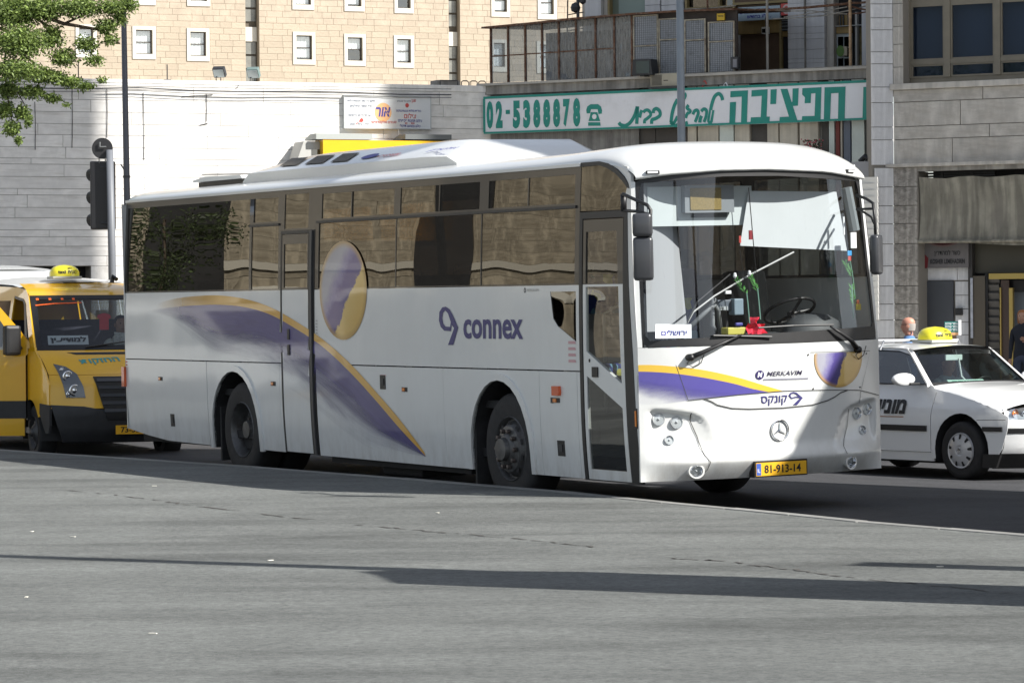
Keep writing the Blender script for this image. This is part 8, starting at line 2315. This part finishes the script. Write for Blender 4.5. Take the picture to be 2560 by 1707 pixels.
for pts, r in [([(.1, 0, 3.4), tuple(tp(-120, 20)), tuple(tp(60, 25)), tuple(tp(160, 60)), tuple(tp(250, 75)), tuple(tp(300, 110))], .05),
               ([tuple(tp(60, 25)), tuple(tp(110, 60)), tuple(tp(150, 120)), tuple(tp(190, 170))], .028), ([tuple(tp(-120, 20)), tuple(tp(20, 80)), tuple(tp(60, 140)), tuple(tp(130, 190)), tuple(tp(200, 210))], .03),
               ([tuple(tp(20, 80)), tuple(tp(10, 170)), tuple(tp(20, 250)), tuple(tp(35, 330))], .022), ([tuple(tp(160, 60)), tuple(tp(230, 30)), tuple(tp(300, 10))], .02), ([tuple(tp(10, 170)), tuple(tp(60, 260)), tuple(tp(70, 310))], .012)]:
    n = len(pts); br.tube(pts, [r*(1-.75*i/(n-1)) for i in range(n)], 7)
br.build('branch', M_BARK, tree, smooth=True)
cr = MB()
def cl(x, y, rx, ry, n, dy=0.0, ll=.075): 
    s = TY/FPX; leaves(cr, tp(x, y, dy), (rx*s, max(rx, ry)*s*1.1, ry*s), n, ll*.8, .0125)
for a in [(30, 30, 95, 55, 1500), (110, 20, 75, 45, 800), (200, 20, 70, 34, 620), (285, 18, 55, 28, 380), (325, 12, 28, 22, 120), (50, 105, 85, 50, 1500, -.4), (130, 90, 42, 45, 330), (160, 145, 48, 30, 300), (215, 110, 42, 28, 190), (265, 65, 40, 26, 210), (300, 45, 26, 26, 110),
          (235, 150, 34, 22, 110), (275, 100, 30, 20, 70), (40, 175, 80, 35, 950, -.5), (120, 190, 62, 24, 480), (175, 205, 48, 20, 230), (215, 215, 30, 14, 80), (20, 225, 45, 30, 300), (80, 230, 45, 22, 240), (130, 245, 32, 16, 90), (12, 275, 32, 28, 240), (55, 280, 28, 26, 170), (30, 320, 28, 26, 200), (45, 350, 12, 14, 50), (70, 300, 12, 24, 60), (255, 200, 20, 10, 24), (165, 262, 14, 8, 16)]:
    a = list(a); a[4] = int(a[4]*3.6)
    cl(*a)
for i in range(46):
    a = random.uniform(0, 2*pi); r = random.uniform(.5, 2.4)
    c = Vector((-.6 + r*cos(a), 1.0 + r*sin(a)*.8, random.uniform(4.6, 8.2)))
    if c.x > 1.0: c.x -= 1.5
    leaves(cr, c, (.75, .75, .55), 230, .10, .03)
cr.build('crown', M_LEAF, tree)

# ------------------------------------------------------------ the rest of the street, outside the frame
# stone arcade across the way: it is what the coach windows and paint reflect
AO = Vector((-31.0, 54.0)); AD = Vector((.55, .834)).normalized()
arc = Wall(tuple(AO), tuple(AD))
# its front must look towards the coach
ac_ = thing('stone_arcade', 'long tan stone building with dark arches, mirrored in the coach windows', 'building', (AO.x, AO.y, 0), atan2(AD.y, AD.x))
def abox(name, mat, x0, x1, y0, y1, z0, z1): return MB().box(x0, x1, y0, y1, z0, z1).build(name, mat, ac_)
M_AST = pbr('arcade_stone', (.37, .32, .24), .9, var=.3, scale=1.1, streak=.35, bump=1, bscale=5, rnd=.2, dirt=(.16, .13, .09), dscale=1.4)
def arch_wall(x0, x1, zb, zt, arches, name, mat, y0=0.0, th=.5):
    holes = []
    for cx, w, zs_ in arches: holes.append([(cx-w, zb+.001)] + [(cx-w*cos(pi*i/12), zs_+w*.8*sin(pi*i/12)) for i in range(13)] + [(cx+w, zb+.001)])
    patch(name, [(x0, zb), (x1, zb), (x1, zt), (x0, zt)], lambda a, b, d: Vector((a, y0-d, b)), mat, ac_, holes=[h[::-1] for h in holes], res=20, th=th, smooth=False)
archs = [(-5.4, .8, 1.9), (-3.4, .30, 2.1), (-2.5, .34, 2.1), (.15, .36, 2.15), (1.15, .36, 2.1), (3.0, .7, 1.9)]
arch_wall(-9, 4.2, -.2, 5.2, archs, 'arcade_wall', M_AST)
for cx, w, z_ in archs:
    out = [(cx-(w+.22)*cos(pi*i/12), z_+(w+.24)*.8*sin(pi*i/12)) for i in range(13)] + [(cx-(w+.02)*cos(pi*i/12), z_+(w+.02)*.8*sin(pi*i/12)) for i in range(12, -1, -1)]
    patch('arch_ring', out, lambda a, b, d: Vector((a, -.06-d, b)), M_TRIM, ac_, res=9, th=.06, smooth=False)
abox('string_course', pbr('course_stone', (.42, .39, .33), .9), -9, 4.2, -.12, 0, 3.15, 3.4)
MS_ = slab_rows(ac_, -7, 4.2, [.0, .4, .8, 1.2, 1.55, 1.9, 2.25, 2.6, 2.9, 3.14], M_AST, (.5, 1.3), name='stone_block', gap=.008, th=.02, jit=.01, y0=.0, holes=[(c_-w_-.1, c_+w_+.1, -1, z_+w_*.8+.2) for c_, w_, z_ in archs] + [(-1.45, -.25, -1, 9)], stag=True)
slab_rows(ac_, -7, 4.2, [3.41, 3.8, 4.2, 4.6, 5.0, 5.4, 5.8, 6.2], M_AST, (.5, 1.3), name='stone_block', gap=.008, th=.02, jit=.01, holes=[(-1.45, -.25, -1, 9)], stag=True)
abox('upper_storey', M_AST, -9, 4.2, 0, .5, 5.2, 13)
abox('dark_reflected_slab', M_DIM, -1.42, -.28, -.13, 0, -.2, 9)  # dark slab added so the coach windows mirror a dark gap
abox('dark_inside', M_DIM, -9, 4.2, 1.5, 1.7, -.3, 5)
abox('tower_wall', pbr('arcade_grey', (.30, .26, .20), .9, var=.3, scale=1.2), 6.0, 16, 1.0, 2.0, -.3, 12)
for x in (6.8, 8.6, 10.4, 12.2): abox('tower_window', M_FGLASS, x, x+.8, .96, 1.0, 2.6, 4.0)
abox('dark_gate', M_DIM, 4.2, 6.0, .8, .9, -.3, 9)
# trees over there
for i, (x, y, h) in enumerate([(-22.5, 54.0, 5.5), (-20.5, 56.5, 6.0), (-25.8, 59.0, 6.5)]):
    tr = thing('street_tree', ['young round street tree before the stone arcade, nearest the road', 'tall street tree left of the arcade gate', 'broad dark street tree at the far end of the arcade'][i], 'tree', (x, y, -.1), 0, 'street trees outside the frame')
    MB().tube([(0, 0, 0), (.05, .1, 1.6), (0, 0, h*.8)], [.14, .10, .03], 8).build('trunk', M_BARK, tr, smooth=True)
    c_ = MB()
    for k in range(14): leaves(c_, (random.uniform(-1, 1), random.uniform(-1, 1), h*.45+random.uniform(0, h*.5)), (.8, .8, .6), 260, .09, .03)
    c_.build('crown', M_LEAFD, tr)
# a white delivery van parked there, mirrored in the lower panels
van3 = make_van('white delivery minibus parked beyond the left edge, mirrored in the coach paint', 'minibus', (-13.0, 44.0, -.05), (.2, -.98), M_WHITE, M_WHITE, 'minibuses at the kerb', False, .9)
# unseen blocks added up-sun, shaped to throw shade on coach and wall
M_PLAIN = pbr('shade_block_stone', (.40, .35, .28), .9, var=.15, scale=1)
UAX = Vector((.886, -.465)); WAX = Vector((.465, .886))
def uw(u, w): return UAX*u + WAX*w
def shade_block(name, label, cat, U, poly_wc, depth, mat, extra=None):
    """solid whose face towards the street stands across the sun direction; polygon in (w, height)"""
    o = uw(U, 0); ang = atan2(WAX.y, WAX.x)
    t = thing(name, label, cat, (o.x, o.y, 0), ang)
    # local x along WAX, local y = left of it = -UAX -> depth goes to -y
    MB().prism(poly_wc, lambda a, b, d: Vector((a, -d, b)), 0, depth).build('wall', mat, t)
    return t
U1 = -3.0; dz1 = TANE*U1  # added block, outline shaped by the shade wanted on the coach front
t = shade_block('coach_shade_block', 'unseen block with a sloping top, added at right to shade the coach front', 'building', U1,
    [(23.2, -.5), (32.0, -.5), (32.0, 11.9+dz1), (28.4, 11.3+dz1), (27.4, 10.0+dz1), (24.8, 8.0+dz1), (23.2, 6.3+dz1)], 5, M_PLAIN)
for w_ in (25, 27, 29, 30.8):
    for z in (.9,):
        MB().box(w_-.4, w_+.4, .0, .03, z, z+1.3).build('window', M_FGLASS, t)
t = shade_block('roof_shade_panel', 'unseen raised billboard outside the frame to the right', 'occluder', U1, [(29.9, 15.0+dz1), (36.5, 15.0+dz1), (36.5, 23.3+dz1), (29.9, 17.6+dz1)], .3, M_PLAIN)  # raised panel added to shade the coach roof and the minibus
for w_ in (30.6, 31.6): MB().tube([(w_, -1, 11+dz1), (w_, -.2, 17+dz1)], .12, 8).build('post', M_DARKMETAL, t)
U2 = 0.0
t = shade_block('wall_shade_tower', 'tall unseen block added at right to shade the left of the white wall', 'building', U2, [(47, -.5), (57.85, -.5), (57.85, 42), (47, 42)], 10, M_PLAIN)  # block added to shade the left end of the white wall
for w_ in range(48, 57, 2):
    for z in range(2, 40, 3): MB().box(w_, w_+1.0, .0, .04, z, z+1.6).build('window', M_FGLASS, t)
# unseen panel and posts added to throw the long foreground shadows
U3 = -4.0; b3 = uw(U3, 18.45); 
ad = thing('foreground_shade_panel', 'tall unseen panel added at right to cast the broad foreground shadow', 'occluder', (b3.x, b3.y, PZ), atan2(WAX.y, WAX.x))
z3 = 8.5 + TANE*U3
MB().prism([(-.66, .0), (.62, .0), (.62, z3-.9), (.30, z3), (.10, z3+.2), (-.10, z3), (-.62, z3-.35)], lambda a, b, d: Vector((a, d, b)), -.12, .12).build('panel', M_GREYMETAL, ad)
b4 = uw(U3-.3, 18.80)
t = thing('lamp_post', 'unseen pole added at right to cast the thin foreground shadow', 'lamp post', (b4.x, b4.y, PZ), 0, 'street poles')  # pole added for the thin streak of foreground shade
MB().tube([(0, 0, 0), (0, 0, 10.5)], [.14, .11], 10).build('pole', M_GREYMETAL, t, smooth=True)
b5 = uw(-2.0, 20.3)
t = thing('foreground_shade_post', 'unseen post added at right to cast the short foreground shadow', 'post', (b5.x, b5.y, PZ), atan2(WAX.y, WAX.x))  # post and plate added for the short shadow at right
MB().box(-.17, .17, -.03, .03, 3.2, 6.6-1.62).build('shade_plate', M_GREYMETAL, t)
MB().tube([(0, 0, 0), (0, 0, 3.3)], .05, 8).build('pole', M_GREYMETAL, t)
